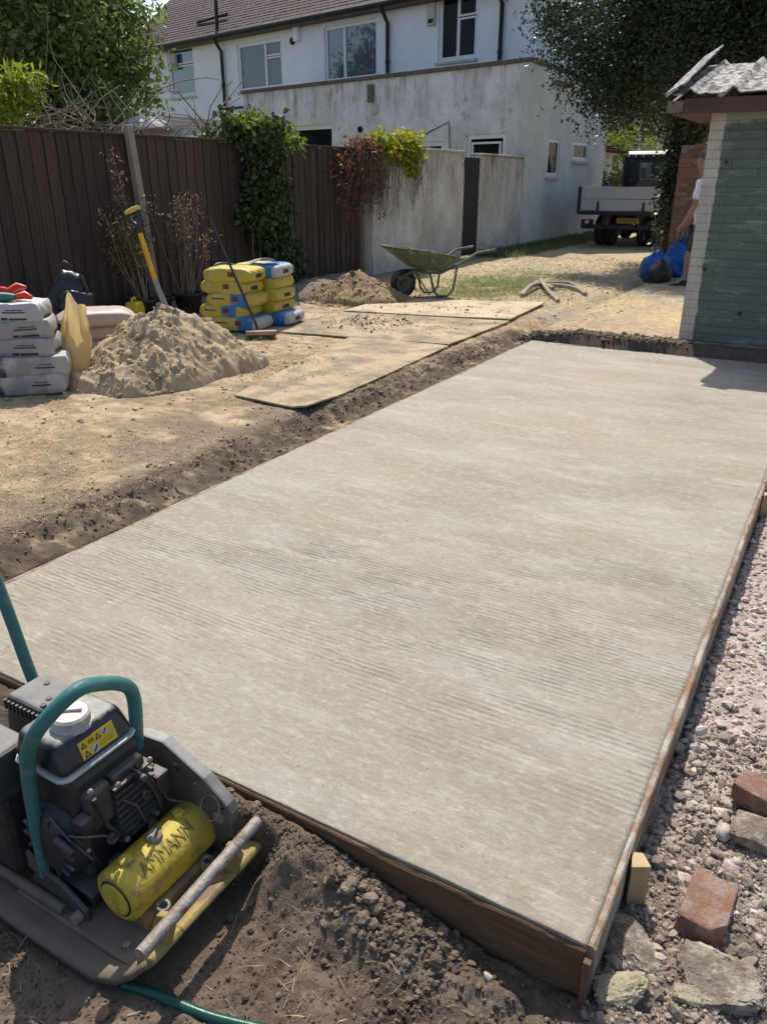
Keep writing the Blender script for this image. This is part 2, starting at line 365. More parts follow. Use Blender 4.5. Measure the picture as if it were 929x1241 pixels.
# ------------------------------------------------------------------ concrete slab
def concrete_mat():
    m, t, n, b = newmat('brushed_concrete'); L = t.links.new
    tc = n.new('ShaderNodeTexCoord')
    def noise(sx, sy, sc, det=8, rg=0.65):
        mp = n.new('ShaderNodeMapping'); mp.inputs['Scale'].default_value = (sx, sy, 1); L(tc.outputs['Object'], mp.inputs[0])
        q = n.new('ShaderNodeTexNoise'); q.inputs['Scale'].default_value = sc; q.inputs['Detail'].default_value = det; q.inputs['Roughness'].default_value = rg
        L(mp.outputs[0], q.inputs['Vector']); return q.outputs[0]
    def ramp(f, a, ca, bb, cb):
        r = n.new('ShaderNodeValToRGB'); e = r.color_ramp.elements; e[0].position = a; e[1].position = bb; e[0].color = (*ca, 1); e[1].color = (*cb, 1); L(f, r.inputs[0]); return r.outputs[0]
    def mix(f, a, bcol, amt=1.0):
        mx = n.new('ShaderNodeMix'); mx.data_type = 'RGBA'; L(a, mx.inputs[6]); mx.inputs[7].default_value = (*bcol, 1)
        if amt != 1.0:
            ml = n.new('ShaderNodeMath'); ml.operation = 'MULTIPLY'; ml.inputs[1].default_value = amt; L(f, ml.inputs[0]); f = ml.outputs[0]
        L(f, mx.inputs[0]); return mx.outputs[2]
    blot = noise(0.6, 1.3, 1.5, 10, 0.62)
    c = ramp(blot, 0.36, (0.262, 0.228, 0.175), 0.64, (0.362, 0.328, 0.265))
    warm = noise(0.3, 1.1, 1.3, 5, 0.55)
    c = mix(ramp(warm, 0.46, (0, 0, 0), 0.62, (1, 1, 1)), c, (0.330, 0.268, 0.193), 0.7)
    cool = noise(0.8, 1.5, 1.9, 9, 0.7)
    c = mix(ramp(cool, 0.54, (0, 0, 0), 0.70, (1, 1, 1)), c, (0.355, 0.345, 0.305), 0.75)
    streak = noise(0.8, 2.6, 2.8, 13, 0.80)
    c = mix(ramp(streak, 0.51, (0, 0, 0), 0.66, (1, 1, 1)), c, (0.465, 0.43, 0.36), 0.65)
    st2 = noise(0.9, 3.6, 3.4, 13, 0.80)
    c = mix(ramp(st2, 0.54, (0, 0, 0), 0.72, (1, 1, 1)), c, (0.215, 0.182, 0.138), 0.45)
    lite = noise(1, 1.7, 20, 10, 0.88)
    c = mix(ramp(lite, 0.50, (0, 0, 0), 0.66, (1, 1, 1)), c, (0.53, 0.495, 0.42), 0.75)
    drk = noise(1, 1.5, 34, 10, 0.88)
    c = mix(ramp(drk, 0.52, (0, 0, 0), 0.68, (1, 1, 1)), c, (0.165, 0.138, 0.105), 0.65)
    speck = noise(1, 1, 70, 2, 0.5)
    c = mix(ramp(speck, 0.71, (0, 0, 0), 0.75, (1, 1, 1)), c, (0.09, 0.08, 0.065), 0.7)
    L(c, b.inputs['Base Color']); b.inputs['Specular IOR Level'].default_value = 0.25
    mr = n.new('ShaderNodeMapRange'); mr.inputs[3].default_value = 0.62; mr.inputs[4].default_value = 0.95; L(blot, mr.inputs[0]); L(mr.outputs[0], b.inputs['Roughness'])
    ad = n.new('ShaderNodeMath'); ad.operation = 'ADD'; L(noise(1.2, 8, 5, 10, 0.75), ad.inputs[0]); L(noise(1, 1.3, 60, 8, 0.8), ad.inputs[1])
    bp = n.new('ShaderNodeBump'); bp.inputs['Strength'].default_value = 0.8; bp.inputs['Distance'].default_value = 0.008
    L(ad.outputs[0], bp.inputs['Height']); L(bp.outputs[0], b.inputs['Normal'])
    return m
m_conc = concrete_mat()
sx = np.linspace(SX0, SX1, 190); sy = steps((SY0, 3.4, 0.0045), (3.4, 5.2, 0.008), (5.2, SY1+0.07, 0.016))
SXX, SYY = np.meshgrid(sx, sy)
warp = SYY+0.07*(fbm(SXX*0.7, SYY*0.6, 201, 3)-0.5)
ridg = np.sin(warp/0.0225*2*math.pi+5.0*fbm(SXX*2.2, SYY*3.0, 205, 4))*0.5+0.5+0.25*(fbm(SXX*6, SYY*90, 207, 2)-0.5)                                        # broom ridges across the slab
rid_amp = sms(fbm(SXX*0.9+3.1, SYY*1.5, 213, 4)+0.12*np.exp(-((SYY-1.7)/0.4)**2)*sms(SXX, -1.6, -0.7), 0.33, 0.55)*(0.25+0.75*(1-sms(SYY, 2.4, 3.8)))
hz = 0.0048*rid_amp*(ridg-0.5)*sms(fbm(SXX*5.5, SYY*13, 209, 4, 0.6), 0.32, 0.64)+0.0030*(fbm(SXX*22, SYY*60, 215, 4, 0.7)-0.5)*sms(fbm(SXX*2, SYY*3, 217, 3), 0.35, 0.6)+0.0022*(fbm(SXX*1.2, SYY*14, 221, 4)-0.5)*0.9+0.006*(fbm(SXX*1.5, SYY*1.5, 231, 3)-0.5)+0.0014*(fbm(SXX*40, SYY*40, 241, 3)-0.5)
# a worn rough patch and an arc left by the trowel
pt = np.exp(-(((SXX+1.25)/0.22)**2+((SYY-1.95)/0.14)**2)); hz += pt*0.009*(fbm(SXX*60, SYY*60, 251, 3)-0.5)
rr = np.hypot(SXX+2.62, SYY-1.30); hz += np.where((rr > 0.2) & (rr < 0.36), -0.0018*np.exp(-((rr-0.29)/0.006)**2), 0)
edge = np.minimum.reduce([SXX-SX0, SX1-SXX, SYY-SY0])
hz -= 0.0012*np.exp(-edge/0.006)
far_wob = 0.05*(fbm(SXX*2.2, SXX*0, 261, 3)-0.5)
SYv = np.where(SYY > SY1-0.05, SYY+far_wob, SYY)
top = np.stack([SXX, SYv, hz], -1)
n2, n1_ = SXX.shape; si = np.arange(n2*n1_).reshape(n2, n1_)
sf = np.stack([si[:-1, :-1], si[:-1, 1:], si[1:, 1:], si[1:, :-1]], -1).reshape(-1, 4)
rim = np.concatenate([si[0, :], si[1:, -1], si[-1, -2::-1], si[-2:0:-1, 0]])
TV = top.reshape(-1, 3); bot = TV[rim].copy(); bot[:, 2] = -0.155
ri2 = np.arange(len(rim))+len(TV); nn = len(rim)
sf2 = np.array([[rim[(i+1) % nn], rim[i], ri2[i], ri2[(i+1) % nn]] for i in range(nn)])
slab = np_mesh('concrete_slab', np.vstack([TV, bot]), np.vstack([sf, sf2]), m_conc, smooth=True)
tag(slab, 'large freshly brushed grey concrete slab inside timber formwork', 'concrete slab')

# ------------------------------------------------------------------ formwork
m_form = M('formwork_timber', (0.15, 0.085, 0.045), (0.085, 0.048, 0.027), rough=0.85, scale=5, stretch=(1, 1, 9), bump=0.4, bscale=30, dirt=(0.22, 0.18, 0.14), dirt_amt=0.15, dscale=9)
m_formtop = M('formwork_timber_smeared', (0.25, 0.135, 0.075), (0.19, 0.115, 0.07), rough=0.85, scale=9, stretch=(1, 1, 1), bump=0.5, bscale=40, dirt=(0.35, 0.315, 0.255), dirt_amt=0.62, dscale=5)
def board(name, a, b, th, z0, z1, mat, label, seed, normal=None):
    """timber between a and b (xy), thickness th to its right side, uneven top"""
    a = Vector((a[0], a[1], 0)); b = Vector((b[0], b[1], 0)); d_ = (b-a); L_ = d_.length; d_.normalize(); nrm = Vector((d_.y, -d_.x, 0))
    n = max(6, int(L_/0.05)); vs_ = []; fs = []; r_ = random.Random(seed)
    for i in range(n+1):
        p = a+d_*(L_*i/n); wv = -0.0025+0.0012*math.sin(i*0.31+seed)+r_.uniform(-0.0008, 0.0008); zt = z1+0.0015*math.sin(i*0.21+seed*2)+r_.uniform(-0.0008, 0.0008)
        ch = 0.004 if r_.random() > 0.15 else 0.009
        for off, z in ((0, z0), (th, z0), (th, zt-ch), (th-ch, zt), (0.002, zt), (0, zt-0.002)):
            q = p+nrm*(off+wv); vs_.append((q.x, q.y, z))
    for i in range(n):
        for k in range(6): fs.append((i*6+k, i*6+(k+1) % 6, (i+1)*6+(k+1) % 6, (i+1)*6+k))
    fs.append(tuple(range(5, -1, -1))); fs.append(tuple(n*6+k for k in range(6)))
    mb = MB().add(vs_, fs); o = mb.build(name, mat, org=(a.x, a.y, z0)); return tag(o, label, 'timber board', 'formwork boards around the slab')
board('formwork_board', (-2.80, SY0+0.001), (SX1+0.001, SY0+0.001), 0.014, -0.2, -0.007, m_form, 'dark formwork board along the short slab edge behind the plate compactor', 1)
board('formwork_board', (SX1+0.001, SY0+0.004), (SX1+0.001, 4.35), 0.019, -0.2, -0.001, m_formtop, 'long cement smeared formwork board between the slab and crushed stone', 2)
board('formwork_board', (SX1+0.001, 4.352), (SX1+0.002, 7.55), 0.019, -0.2, -0.002, m_formtop, 'formwork board continuing the crushed stone side towards the green shed', 3)
board('formwork_board', (SX0-0.001, 7.45), (SX0-0.001, SY0+0.04), 0.018, -0.2, 0.000, m_formtop, 'thin formwork strip between the slab and the dark earth bank', 4)
m_stake = M('stake_timber', (0.50, 0.36, 0.20), (0.36, 0.24, 0.12), rough=0.75, scale=12, stretch=(1, 1, 0.2), bump=0.2, bscale=40)
def stake(x, y, w_, d_, z1, rz, label):
    mb = MB(); mb.prism([(-w_/2, -d_/2), (w_/2, -d_*0.35), (w_*0.1, d_/2), (-w_/2, d_/2)], (0, 0, 0), (1, 0, 0), (0, 1, 0), (0, 0, z1+0.28))
    mb.v = [(a, b, c) if c < 0.01 else (a, b, c+0.006*(a/w_)) for a, b, c in mb.v]
    o = mb.build('timber_stake', m_stake, bevel=0.002); o.location = (x, y, -0.28); o.rotation_euler = (0, 0, rz); return tag(o, label, 'stake', 'stakes holding the formwork')
stake(-0.164, 1.52, 0.045, 0.05, -0.02, 0.25, 'short pale pine stake by the slab corner near the broken bricks')
stake(-0.163, 4.28, 0.05, 0.05, -0.015, 0.1, 'pine stake at the joint of the long formwork boards')
stake(-0.163, 4.66, 0.05, 0.06, -0.03, 0.02, 'dark sided pine stake further along towards the shed')
ck = MB().box((-0.206, 1.180, -0.26), (-0.190, 1.196, -0.014)).build('timber_corner_peg', m_form, org=(-0.19, 1.18, -0.26), bevel=0.002)
tag(ck, 'thin dark peg at the outer corner of the formwork', 'peg')

# ------------------------------------------------------------------ loose stone and soil
def hcol(base, n, v=0.25, hue=0.04):
    k = rng.uniform(1-v, 1+v, n); c = np.array(base)[None]*k[:, None]; return np.clip(c*(1+rng.uniform(-hue, hue, (n, 3))), 0.01, 0.9)
n = 12000
px = rng.uniform(-0.2, 0.55, n); py = 1.5+rng.power(0.8, n)*5.6
dens = np.where(py < 2.1, 0.25, 1.0); kp = rng.random(n) < dens; px, py = px[kp], py[kp]; n = len(px)
sz = rng.lognormal(-5.2, 0.55, n)*np.where(px < -0.08, 1.25, 1.0); sz = np.clip(sz, 0.003, 0.021)
pz = gh(px, py)+sz*0.25
cc1 = hcol((0.46, 0.365, 0.32), n, 0.25); gmask = rng.random(n) < 0.22; cc1[gmask] = hcol((0.44, 0.40, 0.35), gmask.sum(), 0.25)
tag(scatter('crushed_stone', np.stack([px, py, pz], -1), sz, m_stuff, cc1, flat=0.75, rough_=0.38), 'crushed pinkish hardcore stone beside the slab', 'gravel', kind='stuff')
# dust and grit near the bricks
n = 9500
px = rng.uniform(-0.2, 0.45, n); py = rng.uniform(1.05, 2.3, n); sz = np.clip(rng.lognormal(-5.5, 0.55, n), 0.0015, 0.02)
tag(scatter('rubble_grit', np.stack([px, py, gh(px, py)+sz*0.3], -1), sz, m_stuff, hcol((0.27, 0.22, 0.175), n, 0.45), flat=0.8), 'small grit and rubble crumbs around the broken bricks', 'grit', kind='stuff')
# soil clods near the compactor and along the boards
n = 26000
px = rng.uniform(-1.8, -0.2, n); py = rng.uniform(0.5, 1.19, n)
m_ = rng.random(n) < (0.25+0.75*sms(fbm(px*4, py*4, 103, 4), 0.42, 0.6)); px, py = px[m_], py[m_]
m2 = ~((px > -1.65) & (px < -1.02) & (py > 0.69) & (py < 1.15)); px, py = px[m2], py[m2]; n = len(px)
sz = np.clip(rng.lognormal(-6.15, 0.6, n), 0.001, 0.011)
tag(scatter('soil_crumbs', np.stack([px, py, gh(px, py)+sz*0.3], -1), sz, m_stuff, hcol((0.125, 0.092, 0.068), n, 0.5), flat=0.8), 'dark soil crumbs in front of the slab', 'soil', kind='stuff')
n = 1300
px = rng.uniform(-1.7, -0.42, n); py = rng.normal(1.125, 0.035, n); py = np.clip(py, 1.02, 1.188)
m_ = fbm(px*5, py*0, 303, 3) > 0.42; px, py = px[m_], py[m_]; n = len(px); sz = np.clip(rng.lognormal(-5.35, 0.55, n), 0.002, 0.016)
tag(scatter('concrete_spill', np.stack([px, py, gh(px, py)+sz*0.35], -1), sz, m_stuff, hcol((0.15, 0.115, 0.085), n, 0.35), flat=0.75, rough_=0.25, base=ICO2), 'clumpy grey brown spill along the short formwork board', 'spill', kind='stuff')
# bank clods along the left and far edges
n = 3000
py = rng.uniform(1.2, 7.7, n); px = rng.normal(-2.92, 0.11, n); m_ = (px < -2.745) & (rng.random(n) < 0.35+0.65*sms(fbm(px*3, py*3, 311, 3), 0.4, 0.6)); px, py = px[m_], py[m_]; n = len(px)
sz = np.clip(rng.lognormal(-5.25, 0.5, n), 0.002, 0.02)
tag(scatter('bank_soil', np.stack([px, py, gh(px, py)+sz*0.2], -1), sz, m_stuff, hcol((0.17, 0.13, 0.095), n, 0.35), flat=0.8), 'dark crumbly soil of the cut bank beside the slab', 'soil', kind='stuff')
n = 1500
px = rng.uniform(-2.9, -1.2, n); py = rng.normal(7.74, 0.06, n); sz = np.clip(rng.lognormal(-4.4, 0.5, n), 0.004, 0.04)
tag(scatter('edge_soil', np.stack([px, py, gh(px, py)+sz*0.2], -1), sz, m_stuff, hcol((0.15, 0.115, 0.085), n, 0.4), flat=0.7), 'dark soil crumbling over the far slab end', 'soil', kind='stuff')
# stones over the sandy yard and driveway
n = 9000
py = 1.6+rng.power(1.2, n)*15; px = rng.uniform(-6.8, -2.95, n); px = np.where(py > 8, px+0.8*rng.random(n), px); sz = np.clip(rng.lognormal(-5.15, 0.55, n), 0.002, 0.022)
tag(scatter('yard_grit', np.stack([px, py, gh(px, py)+sz*0.2], -1), sz, m_stuff, hcol((0.36, 0.28, 0.19), n, 0.35), flat=0.7), 'scattered crumbs and pebbles over the sandy yard', 'grit', kind='stuff')
# straw and grass
m_blade = leaf_mat('grass_blade', (1, 1, 1), trans=0.25, rough=0.7)
def blades(name, px, py, ln, wd, cols, label, cat, lay=0.3, hfun=gh):
    n = len(px); a = rng.uniform(0, 2*math.pi, n); el = np.arcsin(np.clip(rng.uniform(lay, min(1, lay+0.7), n), -1, 0.99))
    d_ = np.stack([np.cos(a)*np.cos(el), np.sin(a)*np.cos(el), np.sin(el)], -1); s_ = np.stack([-np.sin(a), np.cos(a), 0*a], -1)
    p0 = np.stack([px, py, hfun(px, py)+0.002], -1)
    mid_ = p0+d_*(ln*0.55)[:, None]; d2 = d_.copy(); d2[:, 2] -= 0.35; tip = mid_+d2*(ln*0.45)[:, None]
    V = np.stack([p0-s_*wd[:, None], p0+s_*wd[:, None], mid_+s_*wd[:, None]*0.7, mid_-s_*wd[:, None]*0.7, tip], 1)
    base = (np.arange(n)*5)[:, None]
    F = np.concatenate([base+np.array([[0, 1, 2]]), base+np.array([[0, 2, 3]]), base+np.array([[3, 2, 4]])], 0)
    o = np_mesh(name, V.reshape(-1, 3), F, m_blade, col=np.repeat(cols, 5, 0)); return tag(o, label, cat, kind='stuff')
n = 60000
py = 1.5+rng.power(1.1, n)*9.5; px = rng.uniform(-6.6, -2.95, n)
m_ = (fbm(px*2.2, py*2.2, 401, 4) > 0.44) & ((px+4.8)**2+(py-4.5)**2 > 0.75); px, py = px[m_], py[m_]; n = len(px)
blades('dry_straw', px, py, rng.uniform(0.015, 0.07, n), rng.uniform(0.0008, 0.0022, n), hcol((0.48, 0.37, 0.215), n, 0.45), 'bits of dry straw lying over the sandy yard', 'straw', lay=-0.02)
n = 16000
py = rng.uniform(8.2, 17, n); px = rng.uniform(-6.2, -1.9, n); m_ = fbm(px*1.6, py*1.6, 411, 4) > 0.46; px, py = px[m_], py[m_]; n = len(px)
blades('driveway_straw', px, py, rng.uniform(0.03, 0.09, n), rng.uniform(0.001, 0.003, n), hcol((0.43, 0.34, 0.19), n, 0.35), 'trampled dry grass on the driveway', 'dry grass', lay=0.0)
n = 12000
px = rng.normal(-4.6, 0.55, n); py = rng.normal(11.0, 1.2, n); m_ = (fbm(px*2.4, py*2.4, 421, 4) > 0.45) & (py > 9.75); px, py = px[m_], py[m_]; n = len(px)
blades('green_grass', px, py, rng.uniform(0.03, 0.10, n), rng.uniform(0.0015, 0.0035, n), hcol((0.20, 0.235, 0.085), n, 0.35, 0.1), 'patchy green grass behind the wheelbarrow', 'grass', lay=0.3)
n = 9000
py = rng.uniform(15.5, 24, n); px = -6.9+rng.power(0.5, n)*0.9; 
blades('wall_weeds', px, py, rng.uniform(0.06, 0.22, n), rng.uniform(0.003, 0.008, n), hcol((0.13, 0.165, 0.06), n, 0.4, 0.1), 'weeds along the foot of the white house wall', 'weeds', lay=0.35)
n = 260
px = rng.uniform(-1.6, -0.3, n); py = rng.uniform(0.55, 1.05, n)
m2 = ~((px > -1.65) & (px < -1.0) & (py > 0.68) & (py < 1.16)); px, py = px[m2], py[m2]; n = len(px)
blades('root_bits', px, py, rng.uniform(0.015, 0.07, n), rng.uniform(0.0006, 0.0014, n), hcol((0.36, 0.28, 0.18), n, 0.4), 'bits of root and straw in the dark soil', 'roots', lay=-0.02)

# bricks and rubble beside the slab corner
m_brick = M('old_red_brick', (0.27, 0.115, 0.058), (0.17, 0.105, 0.078), rough=0.95, scale=16, bump=1.0, bscale=70, bdist=0.01, dirt=(0.25, 0.20, 0.16), dirt_amt=0.5, dscale=18)
m_cl = M('rubble_concrete', (0.27, 0.215, 0.165), (0.15, 0.118, 0.09), rough=0.95, scale=14, bump=1.0, bscale=70, bdist=0.012, dirt=(0.42, 0.375, 0.30), dirt_amt=0.45, dscale=14)
m_cl2 = M('rubble_yellow_mortar', (0.46, 0.40, 0.26), (0.27, 0.225, 0.155), rough=0.95, scale=16, bump=1.0, bscale=80, bdist=0.01)
m_peb = M('grey_pebble', (0.42, 0.38, 0.33), (0.34, 0.30, 0.26), rough=0.7, scale=20, bump=0.15)
def cube_lump(size, seed, chip=0.1, sub=15):
    bm = bmesh.new(); bmesh.ops.create_cube(bm, size=2.0); bmesh.ops.subdivide_edges(bm, edges=bm.edges[:], cuts=sub, use_grid_fill=True)
    V = np.array([v.co[:] for v in bm.verts]); F = np.array([[v.index for v in f.verts] for f in bm.faces]); bm.free()
    r_ = np.random.default_rng(seed); pw = 14 if chip < 0.05 else 5; nrm = (np.abs(V)**pw).sum(1)**(1/pw); V = V/nrm[:, None]
    for i in range(2 if chip < 0.05 else 12):
        d_ = r_.normal(size=3); d_ /= np.linalg.norm(d_); h_ = r_.uniform(1.0, 1.25) if chip < 0.05 else r_.uniform(0.72, 1.05); V = V-np.maximum(V @ d_-h_, 0)[:, None]*d_
    n = 0
    for i in range(5):
        D = r_.normal(size=(5, 3)); n = n+sum(np.abs(np.sin(V @ d_*1.5*2**i+r_.uniform(0, 6))) for d_ in D)/5*0.62**i
    n = n+0.25*r_.normal(size=len(V))*(0.5 if chip < 0.05 else 1)
    V = V*(1+chip*(n-1.1))[:, None]
    return V*np.array(size)/2, F
def rock(name, p, size, mat, label, cat, rot=(0, 0, 0), seed=1, group=None, cube=True, chip=0.1, amp=0.22, sink=0.25, angular=4, flat_=0.0, on=None):
    V, F = cube_lump(size, seed, chip) if cube else lump(seed, np.array(size)/2, amp, angular=angular)
    o = np_mesh(name, V, F, mat, smooth=True)
    zb = float(gh(np.array([p[0]]), np.array([p[1]]))[0]) if on is None else on
    o.location = (p[0], p[1], zb+size[2]*(0.5-sink)); o.rotation_euler = rot
    if cube:
        try: o.data.set_sharp_from_angle(angle=R(28))
        except Exception: pass
    return tag(o, label, cat, group)
q = P(858, 1090, -0.10)
rock('brick', q, (0.105, 0.19, 0.062), m_brick, 'orange red half worn brick lying flat near the slab corner', 'brick', (R(-7), R(4), R(-4)), 3, 'loose bricks in the rubble', chip=0.035, sink=0.36)
q = P(921, 968, -0.08)
rock('brick', (q[0]+0.03, q[1], 0), (0.20, 0.10, 0.065), m_brick, 'pinkish brick resting on top of another brick', 'brick', (R(-6), R(3), R(-12)), 5, 'loose bricks in the rubble', chip=0.03, on=-0.098)
q = P(918, 1012, -0.12)
rock('brick', (q[0]+0.035, q[1]-0.01, 0), (0.20, 0.11, 0.075), m_cl, 'mortar crusted brick underneath the pinkish brick', 'brick', (R(4), 0, R(-8)), 6, 'loose bricks in the rubble', chip=0.07)
q = P(872, 1180, -0.12)
rock('concrete_lump', q, (0.16, 0.14, 0.085), m_cl, 'big jagged lump of old concrete below the orange red brick', 'rubble', (R(8), R(-6), R(25)), 8, chip=0.13, sink=0.38)
q = P(762, 1150, -0.14)
rock('concrete_lump', (q[0], q[1], 0), (0.15, 0.12, 0.075), m_cl, 'flat concrete lump touching the formwork corner', 'rubble', (R(5), R(8), R(-28)), 11, chip=0.13, sink=0.40)
q = P(752, 1205, -0.14)
rock('mortar_lump', q, (0.11, 0.075, 0.05), m_cl2, 'yellowish mortar lump below the formwork corner', 'rubble', (R(6), R(-12), R(30)), 12, chip=0.15, sink=0.40)
q = P(830, 1212, -0.14)
rock('mortar_lump', q, (0.055, 0.04, 0.03), m_cl2, 'small pale yellow mortar chip between the concrete lumps', 'rubble', (0, 0, R(10)), 14, chip=0.12)
q = P(798, 985, -0.13)
rock('concrete_slab_piece', (q[0]-0.03, q[1], 0), (0.055, 0.26, 0.05), m_cl, 'narrow grey concrete spill wedge against the long formwork', 'rubble', (0, R(12), R(-3)), 15, chip=0.045, sink=0.45)
for (x_, y_, s_, mt, lb, sd_) in ((893, 1040, 0.026, m_peb, 'round pale pebble above the orange red brick', 1), (878, 1008, 0.05, m_peb, 'knobbly grey stone left of the stacked bricks', 2),
        (870, 1030, 0.035, m_cl, 'dark flat stone chip beside the round pebble', 3), (843, 925, 0.032, m_peb, 'pale angular stone near the formwork shadow', 4),
        (835, 957, 0.028, m_peb, 'light pointed stone above the narrow concrete wedge', 5), (825, 1000, 0.022, m_cl2, 'creamy stone in the dusty patch', 6),
        (770, 1075, 0.04, m_cl, 'dull lump beside the pine stake', 7), (905, 1065, 0.03, m_cl, 'brown clod between pebble and brick', 8),
        (815, 1060, 0.03, m_cl, 'rough stone left of the orange red brick', 9), (840, 1150, 0.03, m_peb, 'stone chip wedged under the orange red brick', 10), (905, 1150, 0.045, m_cl, 'crumbly lump right of the orange red brick', 16)):
    q = P(x_, y_, -0.12); rock('stone', q, (s_*1.2, s_, s_*0.8), mt, lb, 'stone', (0, 0, sd_), 20+sd_, cube=False, amp=0.14, angular=0 if sd_ == 1 else 5)
for (x_, y_, s_, lb, sd_) in ((590, 1190, 0.022, 'small brown stone in the soil near the formwork corner', 31), (370, 1003, 0.018, 'little stone on the spill behind the roller bar', 32), (125, 1225, 0.03, 'pinkish stone in the soil below the base plate', 33), (22, 865, 0.05, 'pale broken stone behind the engine', 34)):
    q = P(x_, y_, -0.15); rock('stone', q, (s_*1.2, s_, s_*0.8), m_peb if sd_ != 33 else m_brick, lb, 'stone', (0, 0, sd_), sd_, cube=False, amp=0.12)

# ------------------------------------------------------------------ fence
m_fence = M('fence_timber', (0.088, 0.060, 0.047), (0.050, 0.035, 0.028), rough=0.85, scale=6, stretch=(6, 6, 0.5), bump=0.5, bscale=22, dirt=(0.125, 0.10, 0.085), dirt_amt=0.25, dscale=3, randv=0.22)
m_post = M('fence_concrete', (0.36, 0.31, 0.26), (0.26, 0.22, 0.18), rough=0.95, scale=10, bump=0.5, bscale=50, dirt=(0.2, 0.18, 0.14), dirt_amt=0.3)
FX = -7.15
posts = [4.35, 6.76, 9.03, 11.42]
pl_me = {}
def plank_mesh(k):
    if k not in pl_me:
        r_ = random.Random(k); wd = 0.152; th0, th1 = 0.012, 0.030; mb = MB()
        nseg = 8; vs_ = []; fs = []
        for i in range(nseg+1):
            z = i/nseg*1.80; e = 0.002*math.sin(i*1.3+k*2)
            for (y_, x_) in ((0, 0), (wd, 0), (wd, th0), (0.004, th1), (0, th1-0.004)): vs_.append((x_+e, y_, z))
        for i in range(nseg):
            for j in range(5): fs.append((i*5+j, i*5+(j+1) % 5, (i+1)*5+(j+1) % 5, (i+1)*5+j))
        fs.append((4, 3, 2, 1, 0)); fs.append(tuple(nseg*5+j for j in range(5)))
        mb.add(vs_, fs); o = mb.build('plank', m_fence); pl_me[k] = o.data; bpy.data.objects.remove(o)
    return pl_me[k]
flab = ['dark brown plank fence panel behind the grey cement bags', 'dark brown plank fence panel behind the shovel and potted plants', 'dark brown plank fence panel between the ivy and the white wall']
for i in range(3):
    y0, y1 = posts[i], posts[i+1]
    t = thing('timber_fence', flab[i], 'fence', (FX, y0, G), 0, 'timber fence panels along the yard')
    MB().box((-0.05, 0.06, -0.03), (-0.005, y1-y0-0.06, 0.15)).build('gravel_board', m_post, t, bevel=0.004)
    n = int((y1-y0)/0.142); st = (y1-y0)/n
    for k in range(n):
        o = bpy.data.objects.new('plank', plank_mesh(k % 5)); COL.objects.link(o); o.parent = t
        o.location = (random.uniform(-0.004, 0.004), k*st, 0.10+random.uniform(-0.012, 0.006)); o.rotation_euler = (random.uniform(-0.006, 0.006), random.uniform(-0.004, 0.006), 0); o.scale = (1, st/0.145, 1)
    for z in (0.35, 1.0, 1.65): MB().box((-0.045, 0.05, z), (-0.004, y1-y0-0.05, z+0.07)).build('rail', m_fence, t)
    MB().box((-0.03, 0.0, 1.90), (0.045, y1-y0, 1.925)).build('capping', m_fence, t, bevel=0.004)
plab = ['pale concrete fence post beside the grey cement bags', 'leaning pale concrete fence post behind the shovel', 'concrete fence post half covered in ivy', 'concrete fence post at the end of the plank fence']
for i, y in enumerate(posts):
    z1 = 2.06 if i < 2 else 1.9
    mb = MB(); mb.prism([(-0.05, -0.05), (0.05, -0.05), (0.05, 0.05), (-0.05, 0.05)], (0, 0, -0.2), (1, 0, 0), (0, 1, 0), (0, 0, z1+0.2))
    mb.v = [(a*(0.75 if c > 1 else 1), b*(0.8 if c > 1 else 1), c) for a, b, c in mb.v]
    o = mb.build('fence_post', m_post, bevel=0.008); o.location = (FX+0.085, y, G-0.05); o.rotation_euler = (R(4.0) if i == 1 else R(0.4), 0, 0)
    tag(o, plab[i], 'fence post', 'concrete fence posts')

